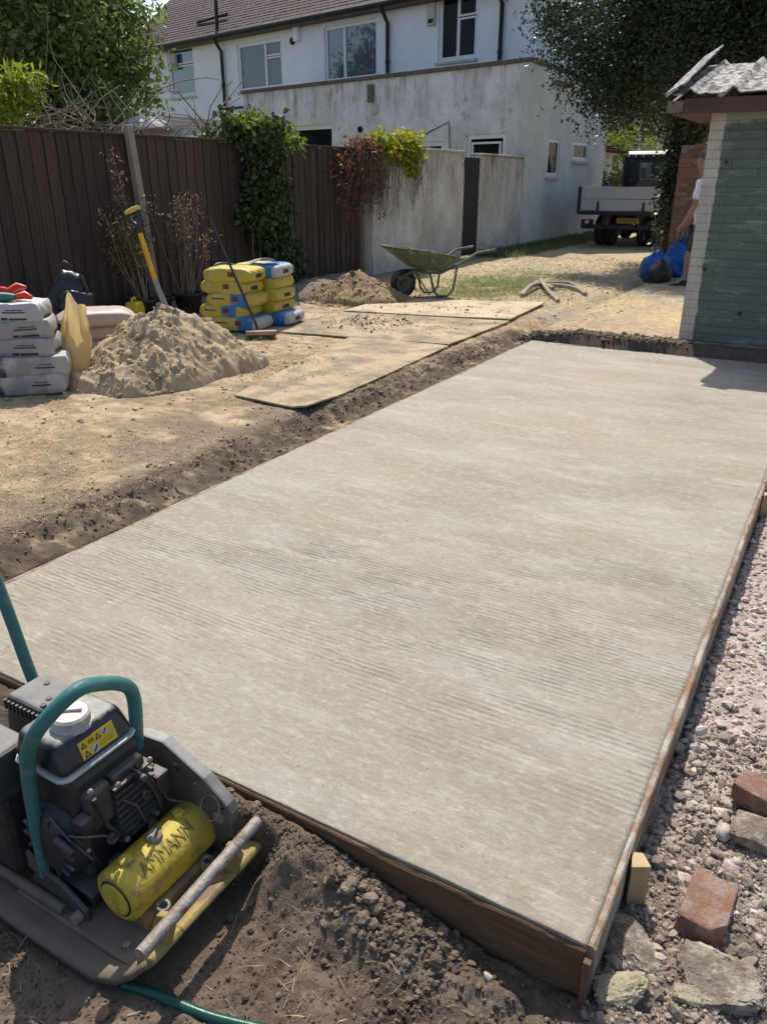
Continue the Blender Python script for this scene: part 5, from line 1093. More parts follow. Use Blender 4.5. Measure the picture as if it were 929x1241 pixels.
# blade half buried
mb = MB(); vs_ = []; fs = []
for i in range(8):
    a = 0.06-i*0.33/7/L_s*1.0
    for j in range(7):
        s_ = (j/6-0.5)*0.25*(1 if i < 6 else 0.9); vs_.append(S(a, s_, 0.03*(1-(2*(j/6-0.5))**2)))
fs = [(i*7+j, i*7+j+1, (i+1)*7+j+1, (i+1)*7+j) for i in range(7) for j in range(6)]; mb.add(vs_, fs, True)
bl = mb.build('blade', m_steel, sv); md = bl.modifiers.new('s', 'SOLIDIFY'); md.thickness = 0.004
MB().tube([S(-0.02, 0, 0.02), S(0.10, 0, 0.02), S(0.26, 0, 0.006), S(0.36, 0, 0)], [0.028, 0.024, 0.021, 0.019], 12).build('socket', m_steel, sv)
MB().tube([S(0.34), S(0.79)], 0.0185, 12).build('shaft', m_yell, sv)
mb = MB(); mb.tube([S(0.775), S(0.83), S(0.87, 0.025), S(0.92, 0.058), S(0.975, 0.062)], [0.021, 0.020, 0.016, 0.013, 0.012], 10); mb.tube([S(0.83), S(0.87, -0.025), S(0.92, -0.058), S(0.975, -0.062)], [0.018, 0.016, 0.013, 0.012], 10); mb.build('yoke', m_blk, sv)
MB().tube([S(0.98, -0.078), S(0.985, 0), S(0.98, 0.078)], [0.017, 0.019, 0.017], 12).build('grip', M('pale_yellow_grip', (0.66, 0.47, 0.13), None, rough=0.5, bump=0.1), sv)
br0 = Vector(P(318, 411, G)); br0.z = G; brt = Vector(PY(253, 262, 6.19))
bm_ = thing('broom', 'black handled broom leaning across the yellow sacks', 'broom', tuple(br0)); bv = brt-br0; bd = bv.normalized()
m_hand = M('dark_handle', (0.045, 0.043, 0.042), (0.025, 0.025, 0.025), rough=0.4, bump=0.1)
MB().tube([bd*0.07, bv*0.5, bv], [0.014, 0.0125, 0.0125], 10).build('handle', m_hand, bm_)
hd = Vector((0.80, 0.60, 0)); MB().prism([(-0.15, 0.045), (0.15, 0.045), (0.15, 0.085), (-0.15, 0.085)], Vector((0.02, -0.04, 0)), hd, (0, 0, 1), Vector((-0.60, 0.80, 0))*0.075).build('head', m_wood, bm_, bevel=0.006)
mb = MB(); r_ = random.Random(3)
for i in range(260):
    a = r_.uniform(-0.145, 0.145); c = r_.uniform(0.004, 0.07); p = Vector((0.02, -0.04, 0.048))+hd*a+Vector((-0.60, 0.80, 0))*c; q_ = p+Vector((r_.uniform(-0.012, 0.012), r_.uniform(-0.012, 0.012), -0.05)); e = hd*0.0022
    mb.add([p-e, p+e, q_+e*0.6, q_-e*0.6], [(0, 1, 2, 3)]); 
bs_ = mb.build('bristles', M('bristle', (0.14, 0.11, 0.05), None, rough=0.8, bump=0), bm_); bs_['kind'] = 'stuff'

# ------------------------------------------------------------------ wheelbarrow
m_wb = M('wheelbarrow_steel', (0.115, 0.135, 0.09), (0.075, 0.085, 0.06), rough=0.65, scale=14, bump=0.3, dirt=(0.30, 0.27, 0.20), dirt_amt=0.3, dscale=7, metal=0.1)
m_tyre = M('black_rubber', (0.022, 0.021, 0.021), (0.035, 0.032, 0.03), rough=0.85, bump=0.3, dirt=(0.20, 0.165, 0.12), dirt_amt=0.35)
w0 = Vector(P(488, 361, G)); wl = Vector(P(543, 357, G)); wd_ = Vector((wl.x-w0.x, wl.y-w0.y, 0)); 
wb = thing('wheelbarrow', 'old greenish steel wheelbarrow standing by the white wall', 'wheelbarrow', (w0.x, w0.y, G), math.atan2(wd_.y, wd_.x)-0.06)
t_ = MB(); prof = [(0.085, -0.042), (0.13, -0.045), (0.165, -0.038), (0.182, -0.018), (0.185, 0), (0.182, 0.018), (0.165, 0.038), (0.13, 0.045), (0.085, 0.042)]
wh = MB().lathe(prof, (0, 0, 0.187), (0, 1, 0), 28).build('wheel', m_tyre, wb)
MB().lathe([(0.105, -0.046), (0.105, -0.040), (0.03, -0.05), (0.03, 0.05), (0.105, 0.040), (0.105, 0.046)], (0, 0, 0.187), (0, 1, 0), 20).build('rim', m_wb, wh)
# tray: open tub with rolled lip
def tub(z, x0, x1, hw0, hw1): return [(x0, -hw0, z), (x1, -hw1, z), (x1, hw1, z), (x0, hw0, z)]
lip = [(-0.22, -0.24, 0.66), (0.20, -0.33, 0.61), (0.64, -0.32, 0.52), (0.68, 0, 0.51), (0.64, 0.32, 0.52), (0.20, 0.33, 0.61), (-0.22, 0.24, 0.66), (-0.27, 0, 0.67)]
flo = [(0.12, -0.14, 0.40), (0.22, -0.19, 0.37), (0.50, -0.20, 0.33), (0.53, 0, 0.325), (0.50, 0.20, 0.33), (0.22, 0.19, 0.37), (0.12, 0.14, 0.40), (0.09, 0, 0.405)]
mb = MB(); N = 8; mb.add(lip+flo, [(i, (i+1) % N, N+(i+1) % N, N+i) for i in range(N)]+[tuple(range(N, 2*N))], False)
tray = mb.build('tray', m_wb, wb); md = tray.modifiers.new('s', 'SOLIDIFY'); md.thickness = 0.006; md.offset = 1
MB().tube(lip+[lip[0]], 0.012, 8, caps=False).build('rim_roll', m_wb, tray)
for s_ in (-1, 1):
    MB().tube([(-0.02, s_*0.07, 0.187), (-0.10, s_*0.09, 0.27), (0.06, s_*0.13, 0.345), (0.45, s_*0.21, 0.32), (0.72, s_*0.26, 0.44), (0.95, s_*0.29, 0.565), (1.22, s_*0.30, 0.60)], 0.017, 10).build('handle', m_wb, wb)
    MB().tube([(0.30, s_*0.19, 0.33), (0.36, s_*0.20, 0.10), (0.42, s_*0.205, 0.025), (0.56, s_*0.215, 0.02), (0.64, s_*0.22, 0.10), (0.68, s_*0.24, 0.40)], 0.015, 10).build('leg', m_wb, wb)
    MB().tube([(0.10, s_*0.12, 0.36), (0.30, s_*0.20, 0.05)], 0.009, 6).build('brace', m_wb, wb)
MB().tube([(0.0, -0.075, 0.187), (0, 0.075, 0.187)], 0.011, 8).build('axle', m_steel, wb)
# pieces of old bent pipe on the driveway
m_hose = M('dusty_pipe', (0.36, 0.31, 0.25), (0.27, 0.225, 0.18), rough=0.85, scale=10, bump=0.3)
def pipe(pts, r, label, z=G+0.03, name='old_pipe'):
    pp = [Vector(P(x, y, G)) for x, y, h in pts]; pp = [Vector((p.x, p.y, float(gh(np.array([p.x]), np.array([p.y]))[0])+r*0.9+h)) for p, (x, y, h) in zip(pp, pts)]
    # smooth
    out = []
    for i in range(len(pp)-1):
        p0 = pp[max(i-1, 0)]; p1 = pp[i]; p2 = pp[i+1]; p3 = pp[min(i+2, len(pp)-1)]
        for k in range(6):
            t = k/6; out.append(0.5*((2*p1)+(p2-p0)*t+(2*p0-5*p1+4*p2-p3)*t*t+(3*p1-p0-3*p2+p3)*t**3))
    out.append(pp[-1]); o0 = out[0]; mb = MB().tube([p-o0 for p in out], r, 10)
    o = mb.build(name, m_hose); o.location = o0; return tag(o, label, 'pipe', 'old pipes lying on the driveway')
pipe([(632, 361, 0), (642, 354, 0.05), (655, 349, 0.02), (670, 352, 0)], 0.032, 'curved short grey pipe end lying on the driveway')
pipe([(656, 349, 0), (680, 350, 0.02), (700, 353, 0.01), (709, 357, 0)], 0.030, 'longer pale grey pipe on the driveway straw')
pipe([(654, 346, 0.06), (660, 355, 0.06), (668, 361, 0.02), (676, 366, 0)], 0.026, 'thin bent pipe lying across the other two')
pipe([(662, 347, 0.02), (690, 347, 0.02), (706, 354, 0.0)], 0.022, 'thin straight pipe behind the others')

# ------------------------------------------------------------------ plants
def leaves(name, centers, sig, n, ln, wd, mat, colr, parent, seed, droop=0.0, var=0.35, clip=None, up=0.35, shells=None):
    r_ = np.random.default_rng(seed); k = r_.integers(0, len(centers), n); p = np.asarray(centers)[k]+r_.normal(size=(n, 3))*np.asarray(sig)
    if clip is not None: p = p[clip(p)]; n = len(p); k = k[:n]
    d_ = r_.normal(size=(n, 3)); d_[:, 2] -= droop; d_ /= np.linalg.norm(d_, axis=1)[:, None]
    nn_ = r_.normal(size=(n, 3)); nn_[:, 2] += up*3; s_ = np.cross(d_, nn_); s_ /= np.linalg.norm(s_, axis=1)[:, None]+1e-6; nr = np.cross(s_, d_)
    L_ = r_.uniform(0.6, 1.25, n)*ln; W_ = L_*wd/ln
    V = np.stack([p, p+d_*(L_*0.45)[:, None]+s_*(W_*0.5)[:, None]-nr*(L_*0.05)[:, None], p+d_*L_[:, None]-nr*(L_*0.12)[:, None], p+d_*(L_*0.45)[:, None]-s_*(W_*0.5)[:, None]-nr*(L_*0.05)[:, None]], 1)
    F = (np.arange(n)*4)[:, None]+np.array([[0, 1, 2, 3]])
    cl = np.array(colr)[None]*r_.uniform(1-var, 1+var, (n, 1))*(1+r_.uniform(-0.1, 0.1, (n, 3)))
    cl = cl*(0.75+0.5*((k*7919) % 97/97.0))[:, None]
    return np_mesh(name, V.reshape(-1, 3), F, mat, parent, col=np.repeat(cl, 4, 0))
m_leaf = leaf_mat('tree_leaf', (1, 1, 1), 0.35); m_leafd = leaf_mat('dark_leaf', (1, 1, 1), 0.15, 0.4)
m_bark = M('bark', (0.13, 0.10, 0.075), (0.08, 0.06, 0.045), rough=0.95, scale=8, bump=0.7, bscale=20)
def crown_pts(c, r, n, seed, shell=0.45):
    r_ = np.random.default_rng(seed); d_ = r_.normal(size=(n, 3)); d_ /= np.linalg.norm(d_, axis=1)[:, None]; q = (shell+(1-shell)*r_.random(n)**0.5)
    return np.array(c)+d_*q[:, None]*np.array(r)
def tree(name, base, c, r, label, n_cl, n_leaf, ln, wd, colr, mat, seed, sig=0.35, tr=0.16, extra=None, droop=0.0, cat='tree', group=None, shell=0.45):
    t = thing(name, label, cat, base, 0, group); b = np.array(base); cl = crown_pts(np.array(c)-b, r, n_cl, seed, shell)
    if extra is not None: cl = np.vstack([cl, np.array(extra)-b])
    r_ = random.Random(seed); cv = Vector(np.array(c)-b)
    mb = MB(); top_ = cv+Vector((0, 0, r[2]*0.3)); mb.tube([(0, 0, -0.1), (0.03, 0.02, cv.z*0.3), Vector((cv.x*0.5, cv.y*0.5, cv.z*0.65)), top_], [tr*1.3, tr, tr*0.8, tr*0.3], 10); mb.build('trunk', m_bark, t)
    mb = MB()
    for q in cl[::2]:
        q = Vector(q); st = Vector((cv.x*0.5, cv.y*0.5, cv.z*0.6)).lerp(top_, r_.uniform(0, 0.8)); md = st.lerp(q, 0.5)+Vector((r_.uniform(-.2, .2), r_.uniform(-.2, .2), r_.uniform(0, .25)))
        mb.tube([st, md, q], [tr*0.28, tr*0.16, tr*0.05], 5, caps=False)
    mb.build('limbs', m_bark, t)
    cr_ = leaves('crown', cl, sig, n_leaf, ln, wd, mat, colr, t, seed+1, droop); cr_['kind'] = 'stuff'; return t
# broad leafy tree behind the fence, left
tree('leafy_tree', (-11.6, 9.5, 0), (-11.5, 9.1, 3.6), (1.8, 1.5, 1.7), 'dense green leafy tree behind the plank fence', 120, 34000, 0.11, 0.055, (0.125, 0.175, 0.06), m_leaf, 11, 0.27, droop=0.3)
tree('leafy_tree', (-12.2, 10.7, 0), (-11.9, 10.45, 3.6), (0.45, 0.42, 1.7), 'lighter green leafy tree against the end of the white house', 40, 11000, 0.12, 0.055, (0.19, 0.24, 0.06), m_leaf, 12, 0.25, droop=0.4, tr=0.09)
tree('leafy_tree', (-16.5, 10.5, 0), (-16.2, 10.0, 4.0), (2.6, 2.4, 2.4), 'shaded green tree further behind the dense leafy tree', 80, 20000, 0.15, 0.08, (0.085, 0.13, 0.05), m_leaf, 13, 0.4, tr=0.2)
q = np.array([PX(x, y, -7.75) for x, y in ((5, 105), (22, 98), (40, 100), (15, 120), (0, 130), (30, 118), (8, 140), (-20, 120), (-30, 100), (-15, 140))])
t = thing('yellow_green_shrub', 'bright yellow green shrub poking above the plank fence', 'shrub', (-7.8, 5.4, G))
MB().tube([(0, 0, 0), (0.02, 0.05, 1.2), (0.05, 0.1, 2.2)], [0.03, 0.02, 0.008], 6).build('stem', m_bark, t)
lv = leaves('foliage', q-np.array([-7.8, 5.4, G]), 0.07, 1100, 0.13, 0.032, m_leaf, (0.22, 0.28, 0.05), t, 5, 0.2); lv['kind'] = 'stuff'
# brush heap and bare branches behind the fence
m_twig = M('dry_twig', (0.26, 0.205, 0.155), (0.17, 0.13, 0.10), rough=0.9, bump=0.2)
def twigs(name, cx, cy, cz, sx_, sy_, sz_, n, label, seed, ln=0.9, rad=0.008, cat='branches', loc=None):
    mb = MB(); r_ = random.Random(seed)
    for i in range(n):
        p = Vector((cx+r_.gauss(0, sx_), cy+r_.gauss(0, sy_), cz+r_.gauss(0, sz_))); d_ = Vector((r_.gauss(0, .6), r_.gauss(0, 1), r_.gauss(0.15, .45))).normalized(); L_ = ln*r_.uniform(0.4, 1.2); pts = [p]
        for k in range(4): d_ = (d_+Vector((r_.gauss(0, .2), r_.gauss(0, .2), r_.gauss(-0.08, .2)))).normalized(); pts.append(pts[-1]+d_*L_/4)
        mb.tube(pts, [rad*r_.uniform(.6, 1.3)*(1-k*0.18) for k in range(5)], 4, caps=False)
    o = mb.build(name, m_twig, org=loc); o['kind'] = 'stuff'; return tag(o, label, cat)
twigs('brush_heap', -8.35, 7.0, 2.05, 0.30, 0.95, 0.10, 150, 'tangled heap of dry twigs showing above the plank fence', 5, 0.9, 0.009, loc=(-8.35, 7.0, G))
twigs('brush_base', -8.4, 7.0, 1.1, 0.35, 0.95, 0.45, 130, 'cut branches piled behind the fence below the dry twigs', 6, 1.1, 0.012, loc=(-8.4, 7.0, G))
bt = thing('bare_sapling', 'bare dark branched sapling in front of the white house', 'sapling', (-8.2, 8.15, G))
def bpt(x, y): p = PX(x, y, -8.2); return Vector((0, p[1]-8.15, p[2]-G))
MB().tube([(0, 0, -0.05), (0, -0.03, 1.2), bpt(243, 165), bpt(253, 148), bpt(272, 125), bpt(305, 85)], [0.03, 0.025, 0.018, 0.014, 0.009, 0.004], 6).build('trunk', m_twig, bt)
for pth in ([(253, 148), (258, 130), (264, 110), (266, 95)], [(243, 160), (225, 140), (205, 138), (195, 145)], [(258, 140), (285, 122), (295, 118)], [(272, 125), (280, 105), (283, 98)]):
    MB().tube([bpt(x, y)+Vector((random.uniform(-.1, .1), 0, 0)) for x, y in pth], [0.010, 0.008, 0.006, 0.004][:len(pth)], 5).build('branch', m_twig, bt)
MB().tube([bpt(250, 152)] + [bpt(x, y) for x, y in ((215, 110), (185, 113))], [0.01, 0.008, 0.006], 5).build('branch', m_twig, bt)
MB().tube([bpt(x, y) for x, y in ((182, 112), (220, 98), (250, 94), (268, 97))], [0.01, 0.008, 0.006, 0.003], 5).build('branch', m_twig, bt)
dm = thing('parasol', 'pale domed parasol top just showing over the fence', 'parasol', (-9.6, 8.45, G))
m_pale = M('pale_canvas', (0.50, 0.49, 0.45), (0.42, 0.41, 0.37), rough=0.8, bump=0.1)
pc = PX(176, 152, -9.6); MB().lathe([(0.42, 0), (0.38, 0.06), (0.28, 0.12), (0.12, 0.165), (0.01, 0.175)], (0, pc[1]-8.45, pc[2]-G-0.05), (0, 0, 1), 24).build('canopy', m_pale, dm)
MB().tube([(0, pc[1]-8.45, -0.02), (0, pc[1]-8.45, pc[2]-G)], 0.02, 8).build('pole', m_pale, dm)
le = thing('lean_to_roof', 'pale slatted lean to roof behind the ivy topped fence', 'lean-to', (-10.2, 10.4, G))
p0 = PX(225, 160, -10.2); 
for k in range(7): MB().box((-0.9+k*0.3, -1.0, 2.18+0.02*k), (-0.78+k*0.3, 1.35, 2.21+0.02*k)).build('slat', m_pale, le)
for y_ in (-0.9, 1.2): MB().box((-1.0, y_, 2.08), (1.15, y_+0.06, 2.175)).build('beam', m_pale, le); MB().box((-0.9, y_, -0.05), (-0.82, y_+0.06, 2.08)).build('post', m_pale, le); MB().box((1.0, y_, -0.05), (1.08, y_+0.06, 2.08)).build('post', m_pale, le)
# ivy on the fence
iv = thing('fence_ivy', 'thick dark ivy column climbing over the fence post', 'ivy', (-7.0, 8.8, G))
r_ = np.random.default_rng(5); cs = []
for i in range(150):
    z = r_.uniform(0.02, 2.0); yw = 0.52*(0.65+0.5*math.sin(z*1.7)) if z > 0.9 else 0.34; cs.append((r_.uniform(-0.02, 0.13), r_.normal(0.0+(0.25 if z < 0.7 else 0), yw*0.40), z))
cs += [(r_.uniform(-0.35, 0.12), r_.normal(0, 0.33), r_.uniform(1.85, 2.18)) for i in range(40)]
cs = np.array(cs); cs[:, 1] = np.clip(cs[:, 1], -0.62, 0.66)
lv = leaves('foliage', cs, (0.06, 0.07, 0.07), 9500, 0.085, 0.062, m_leafd, (0.052, 0.080, 0.030), iv, 6, 0.5, up=0.0); lv['kind'] = 'stuff'
q = np.array([PX(x, y, -6.95) for x, y in ((300, 152), (318, 150), (335, 160), (350, 168), (358, 172), (308, 145), (292, 148), (328, 168))])-np.array([-7.0, 8.8, G])
lv = leaves('young_shoots', q, 0.06, 700, 0.10, 0.045, m_leaf, (0.15, 0.22, 0.05), iv, 8, 0.2); lv['kind'] = 'stuff'
mb = MB(); r_ = random.Random(2)
for i in range(9): y0 = r_.uniform(-0.3, 0.4); mb.tube([(0.03, y0, -0.1), (0.05, y0+r_.uniform(-.1, .1), 0.6), (0.04, y0+r_.uniform(-.2, .2), 1.3), (0.0, y0+r_.uniform(-.2, .2), 1.9)], [0.02, 0.015, 0.012, 0.006], 5, caps=False)
mb.build('stem', m_bark, iv)
# dry creeper and fresh creeper over the wall end
dc = thing('dry_creeper', 'brown dried creeper hanging over the fence end', 'creeper', (-7.0, 11.25, G))
r_ = np.random.default_rng(9); cs = [(r_.uniform(-0.12, 0.14), r_.normal(0, 0.26), 2.0-abs(r_.normal(0, 0.42))) for i in range(110)]+[(r_.uniform(-0.2, 0.1), r_.uniform(0.2, 1.1), r_.uniform(1.75, 2.02)) for i in range(30)]
lv = leaves('dry_leaves', cs, 0.06, 4200, 0.06, 0.035, m_leaf, (0.15, 0.09, 0.055), dc, 10, 0.9); lv['kind'] = 'stuff'
mb = MB(); rr_ = random.Random(4)
for i in range(140):
    y0 = rr_.gauss(0.1, 0.33); z0 = rr_.uniform(1.6, 2.0); x0 = rr_.uniform(0.0, 0.14); L_ = rr_.uniform(0.3, 1.0); mb.tube([(x0-0.1, y0, z0), (x0, y0+0.03, z0-0.05), (x0+rr_.uniform(-.03, .05), y0+rr_.uniform(-.1, .1), z0-L_*0.5), (x0+rr_.uniform(-.04, .04), y0+rr_.uniform(-.15, .15), z0-L_)], [0.004, 0.004, 0.003, 0.002], 4, caps=False)
mb.build('stem', m_twig, dc)
fc = thing('fresh_creeper', 'yellow green creeper spilling over the white wall top', 'creeper', (-6.95, 12.2, G))
r_ = np.random.default_rng(12); cs = [(r_.uniform(-0.25, 0.13), r_.uniform(-0.55, 0.75), 2.02+r_.normal(0, 0.06)-0.12*max(0, q_)) for q_ in r_.normal(size=80)]+[(r_.uniform(0.05, 0.12), r_.uniform(0.1, 0.8), r_.uniform(1.5, 1.95)) for i in range(18)]
lv = leaves('foliage', cs, 0.06, 3200, 0.085, 0.05, m_leaf, (0.24, 0.27, 0.04), fc, 13, 0.4); lv['kind'] = 'stuff'
mb = MB(); rr_ = random.Random(6)
for i in range(60): y0 = rr_.uniform(-0.6, 1.0); L_ = rr_.uniform(0.3, 1.1); mb.tube([(0.02, y0, 1.98), (0.055, y0+0.02, 1.9), (0.05, y0+rr_.uniform(-.15, .15), 1.95-L_*0.5), (0.045, y0+rr_.uniform(-.2, .2), 1.95-L_)], 0.004, 4, caps=False)
mb.build('stem', m_twig, fc)
# potted dry plants against the fence
m_pot = M('black_pot', (0.02, 0.02, 0.022), (0.03, 0.03, 0.03), rough=0.55, bump=0.1, dirt=(0.15, 0.12, 0.09), dirt_amt=0.2)
def potplant(x, y, r, h, label, seed, hgt, nst, lcol, lean):
    t = thing('potted_plant', label, 'potted plant', (x, y, G), 0, 'potted plants by the fence')
    MB().lathe([(r*0.75, 0), (r*0.95, h*0.9), (r*1.05, h*0.9), (r*1.05, h), (r*0.92, h), (r*0.88, h*0.85), (0.01, h*0.85)], (0, 0, 0), (0, 0, 1), 24).build('pot', m_pot, t)
    r_ = random.Random(seed); mb = MB(); tips = []
    for i in range(nst):
        a = r_.uniform(0, 6.28); b = Vector((math.cos(a)*r*0.4, math.sin(a)*r*0.4, h*0.8)); L_ = hgt*r_.uniform(0.6, 1.05); e = b+Vector((lean[0]*L_+r_.gauss(0, .08), lean[1]*L_+r_.gauss(0, .16)*L_, L_)); e.x = max(e.x, FX+0.06-x)
        md_ = b.lerp(e, 0.5)+Vector((r_.gauss(0, .03), r_.gauss(0, .05), 0)); mb.tube([b, md_, e], [0.007, 0.005, 0.003], 4, caps=False); tips += [md_.lerp(e, k/5) for k in range(1, 6)]
    mb.build('stem', m_twig, t)
    lv = leaves('dry_foliage', [tuple(q) for q in tips], 0.05, 900, 0.055, 0.014, m_leaf, lcol, t, seed, 0.3, clip=lambda p: p[:, 0] > FX+0.05-x); lv['kind'] = 'stuff'
potplant(-6.78, 6.25, 0.16, 0.24, 'potted plant with thin olive dry foliage behind the jerrycan', 21, 0.95, 14, (0.15, 0.13, 0.055), (0, -0.15))
potplant(-6.72, 6.92, 0.17, 0.24, 'black pot with tall brown dead stalks beside the yellow sacks', 22, 1.05, 10, (0.135, 0.11, 0.07), (0, 0.02))
potplant(-6.85, 6.58, 0.15, 0.22, 'pot of long bare leaning canes behind the shovel', 23, 1.45, 6, (0.13, 0.10, 0.065), (-0.05, -0.22))

tree('garden_tree', (-24.5, 13.2, 0), (-24.5, 13.2, 5.2), (2.4, 2.4, 2.6), 'tall tree far behind the fence, mirrored in the house windows', 60, 9000, 0.24, 0.13, (0.08, 0.11, 0.04), m_leaf, 51, 0.45, tr=0.2)
# right-hand background: big dark tree over the driveway, bush, hedge
ex = [tuple(PY(x, y, 14.6+random.uniform(-0.7, 0.7))) for x, y in ((672, 20), (680, 45), (690, 60), (705, 85), (718, 105), (705, 30), (720, 70), (735, 100), (690, 15), (670, 5), (730, 40), (745, 125), (760, 130), (735, 122))]
ex2 = [tuple(PY(random.uniform(735, 1000), random.uniform(-120, 120), random.uniform(13.8, 17.5))) for i in range(300)]
tree('evergreen_oak', (-3.25, 16.9, 0), (-2.2, 16.5, 5.6), (3.0, 2.6, 2.5), 'huge dark evergreen tree overhanging the driveway and shed', 110, 150000, 0.072, 0.040, (0.047, 0.064, 0.032), m_leafd, 31, 0.25, tr=0.2, extra=ex*2+ex2)
# ivy up its trunk
iv2 = thing('trunk_ivy', 'dark ivy wrapped round the trunk beside the truck', 'ivy', (-3.25, 16.9, 0))
r_ = np.random.default_rng(15); cs = [(0.25*math.cos(a)+r_.normal(0, 0.06), 0.25*math.sin(a)-0.05, z) for a, z in zip(r_.uniform(0, 6.28, 130), r_.uniform(0.1, 3.2, 130))]
lv = leaves('foliage', cs, 0.10, 7000, 0.085, 0.06, m_leafd, (0.045, 0.062, 0.03), iv2, 16, 0.4); lv['kind'] = 'stuff'
MB().tube([(0.2, -0.1, -0.05), (0.22, -0.12, 1.2), (0.18, -0.15, 2.6)], [0.03, 0.02, 0.01], 6).build('stem', m_bark, iv2)
bq = PY(757, 190, 29.0)
tree('clipped_bush', (bq[0], 29.0, 0), (bq[0], 29.0, 1.6), (1.25, 1.1, 1.55), 'rounded clipped bush with sunlit yellow green top behind the truck', 90, 16000, 0.07, 0.045, (0.16, 0.21, 0.045), m_leaf, 41, 0.16, tr=0.08, cat='bush', shell=0.75)
tree('hedge_shrub', (-7.3, 25.6, 0), (-7.2, 26.0, 0.9), (0.8, 0.7, 0.9), 'loose pale leaved shrub between house wall and truck cab', 40, 5000, 0.12, 0.06, (0.17, 0.20, 0.07), m_leaf, 42, 0.2, tr=0.05, cat='shrub')
tree('background_tree', (-7.0, 35.5, 0), (-7.2, 35.0, 4.3), (3.6, 2.5, 2.4), 'mid green tree rising behind the clipped bush', 90, 16000, 0.16, 0.09, (0.085, 0.105, 0.04), m_leaf, 43, 0.45, tr=0.2)
tree('background_tree', (-2.6, 24.5, 0), (-2.6, 24.5, 2.6), (1.7, 1.6, 2.4), 'dark tree filling the gap behind the brick wall', 80, 15000, 0.13, 0.08, (0.040, 0.055, 0.028), m_leafd, 44, 0.35, tr=0.15, group=None)

# ------------------------------------------------------------------ brick wall behind the shed
m_bw = M('wall_brick', (0.34, 0.175, 0.105), (0.235, 0.115, 0.075), rough=0.9, scale=16, bump=0.5, bscale=50, dirt=(0.40, 0.29, 0.20), dirt_amt=0.2, randv=0.22)
m_mort = M('mortar', (0.36, 0.31, 0.25), (0.28, 0.24, 0.19), rough=0.95, bump=0.5)
bw = thing('brick_wall', 'old red brick wall behind the man and the shed', 'wall', (-2.97, 15.0, G))
MB().box((0.01, 0.012, -0.1), (1.62, 0.215, 2.0)).build('mortar_core', m_mort, bw)
o = MB().box((0, 0, 0), (0.215, 0.10, 0.065)).build('brick', m_bw, bevel=0.004); bme = o.data; bpy.data.objects.remove(o)
for c in range(27):
    for k in range(-1, 8):
        x0 = k*0.225+(0.1125 if c % 2 else 0.0)
        if x0 < -0.12 or x0+0.1 > 1.62: continue
        if c > 24 and x0 < (c-24)*0.1-0.05: continue
        o = bpy.data.objects.new('brick', bme); COL.objects.link(o); o.parent = bw; sc_ = 1.0
        if x0 < 0: sc_ = (0.215+x0)/0.215; x0 = 0.0
        o.location = (x0, random.uniform(-0.004, 0.003), c*0.075+0.005); o.scale = (sc_, 1, 1)

# ------------------------------------------------------------------ truck
m_tb = M('truck_black', (0.018, 0.019, 0.023), (0.025, 0.026, 0.030), rough=0.35, scale=5, bump=0.05, dirt=(0.14, 0.12, 0.09), dirt_amt=0.15)
m_alu = M('dropside_aluminium', (0.50, 0.50, 0.51), (0.43, 0.43, 0.44), rough=0.5, metal=0.25, scale=4, stretch=(0.5, 1, 4), bump=0.1, dirt=(0.30, 0.27, 0.22), dirt_amt=0.15)
m_lred = M('lamp_red', (0.13, 0.010, 0.014), (0.09, 0.008, 0.01), rough=0.2, bump=0)
m_lwh = M('lamp_clear', (0.75, 0.72, 0.65), (0.65, 0.62, 0.56), rough=0.2, bump=0)
m_plate = M('plate_yellow', (0.36, 0.245, 0.03), (0.32, 0.22, 0.03), rough=0.4, bump=0)
TX, TY = -4.975, 19.25
tr_ = thing('tipper_truck', 'black dropside tipper truck with aluminium tailgate parked in the driveway', 'truck', (TX, TY, G))
zb = 0.80; zt = 1.32; hw = 0.985
tg = MB().box((-hw+0.06, 0.0, zb+0.02), (hw-0.06, 0.03, zb+0.255)).build('tailgate_plank', m_alu, tr_, bevel=0.006)
MB().box((-hw+0.06, 0.0, zb+0.265), (hw-0.06, 0.03, zt)).build('tailgate_plank', m_alu, tr_, bevel=0.006)
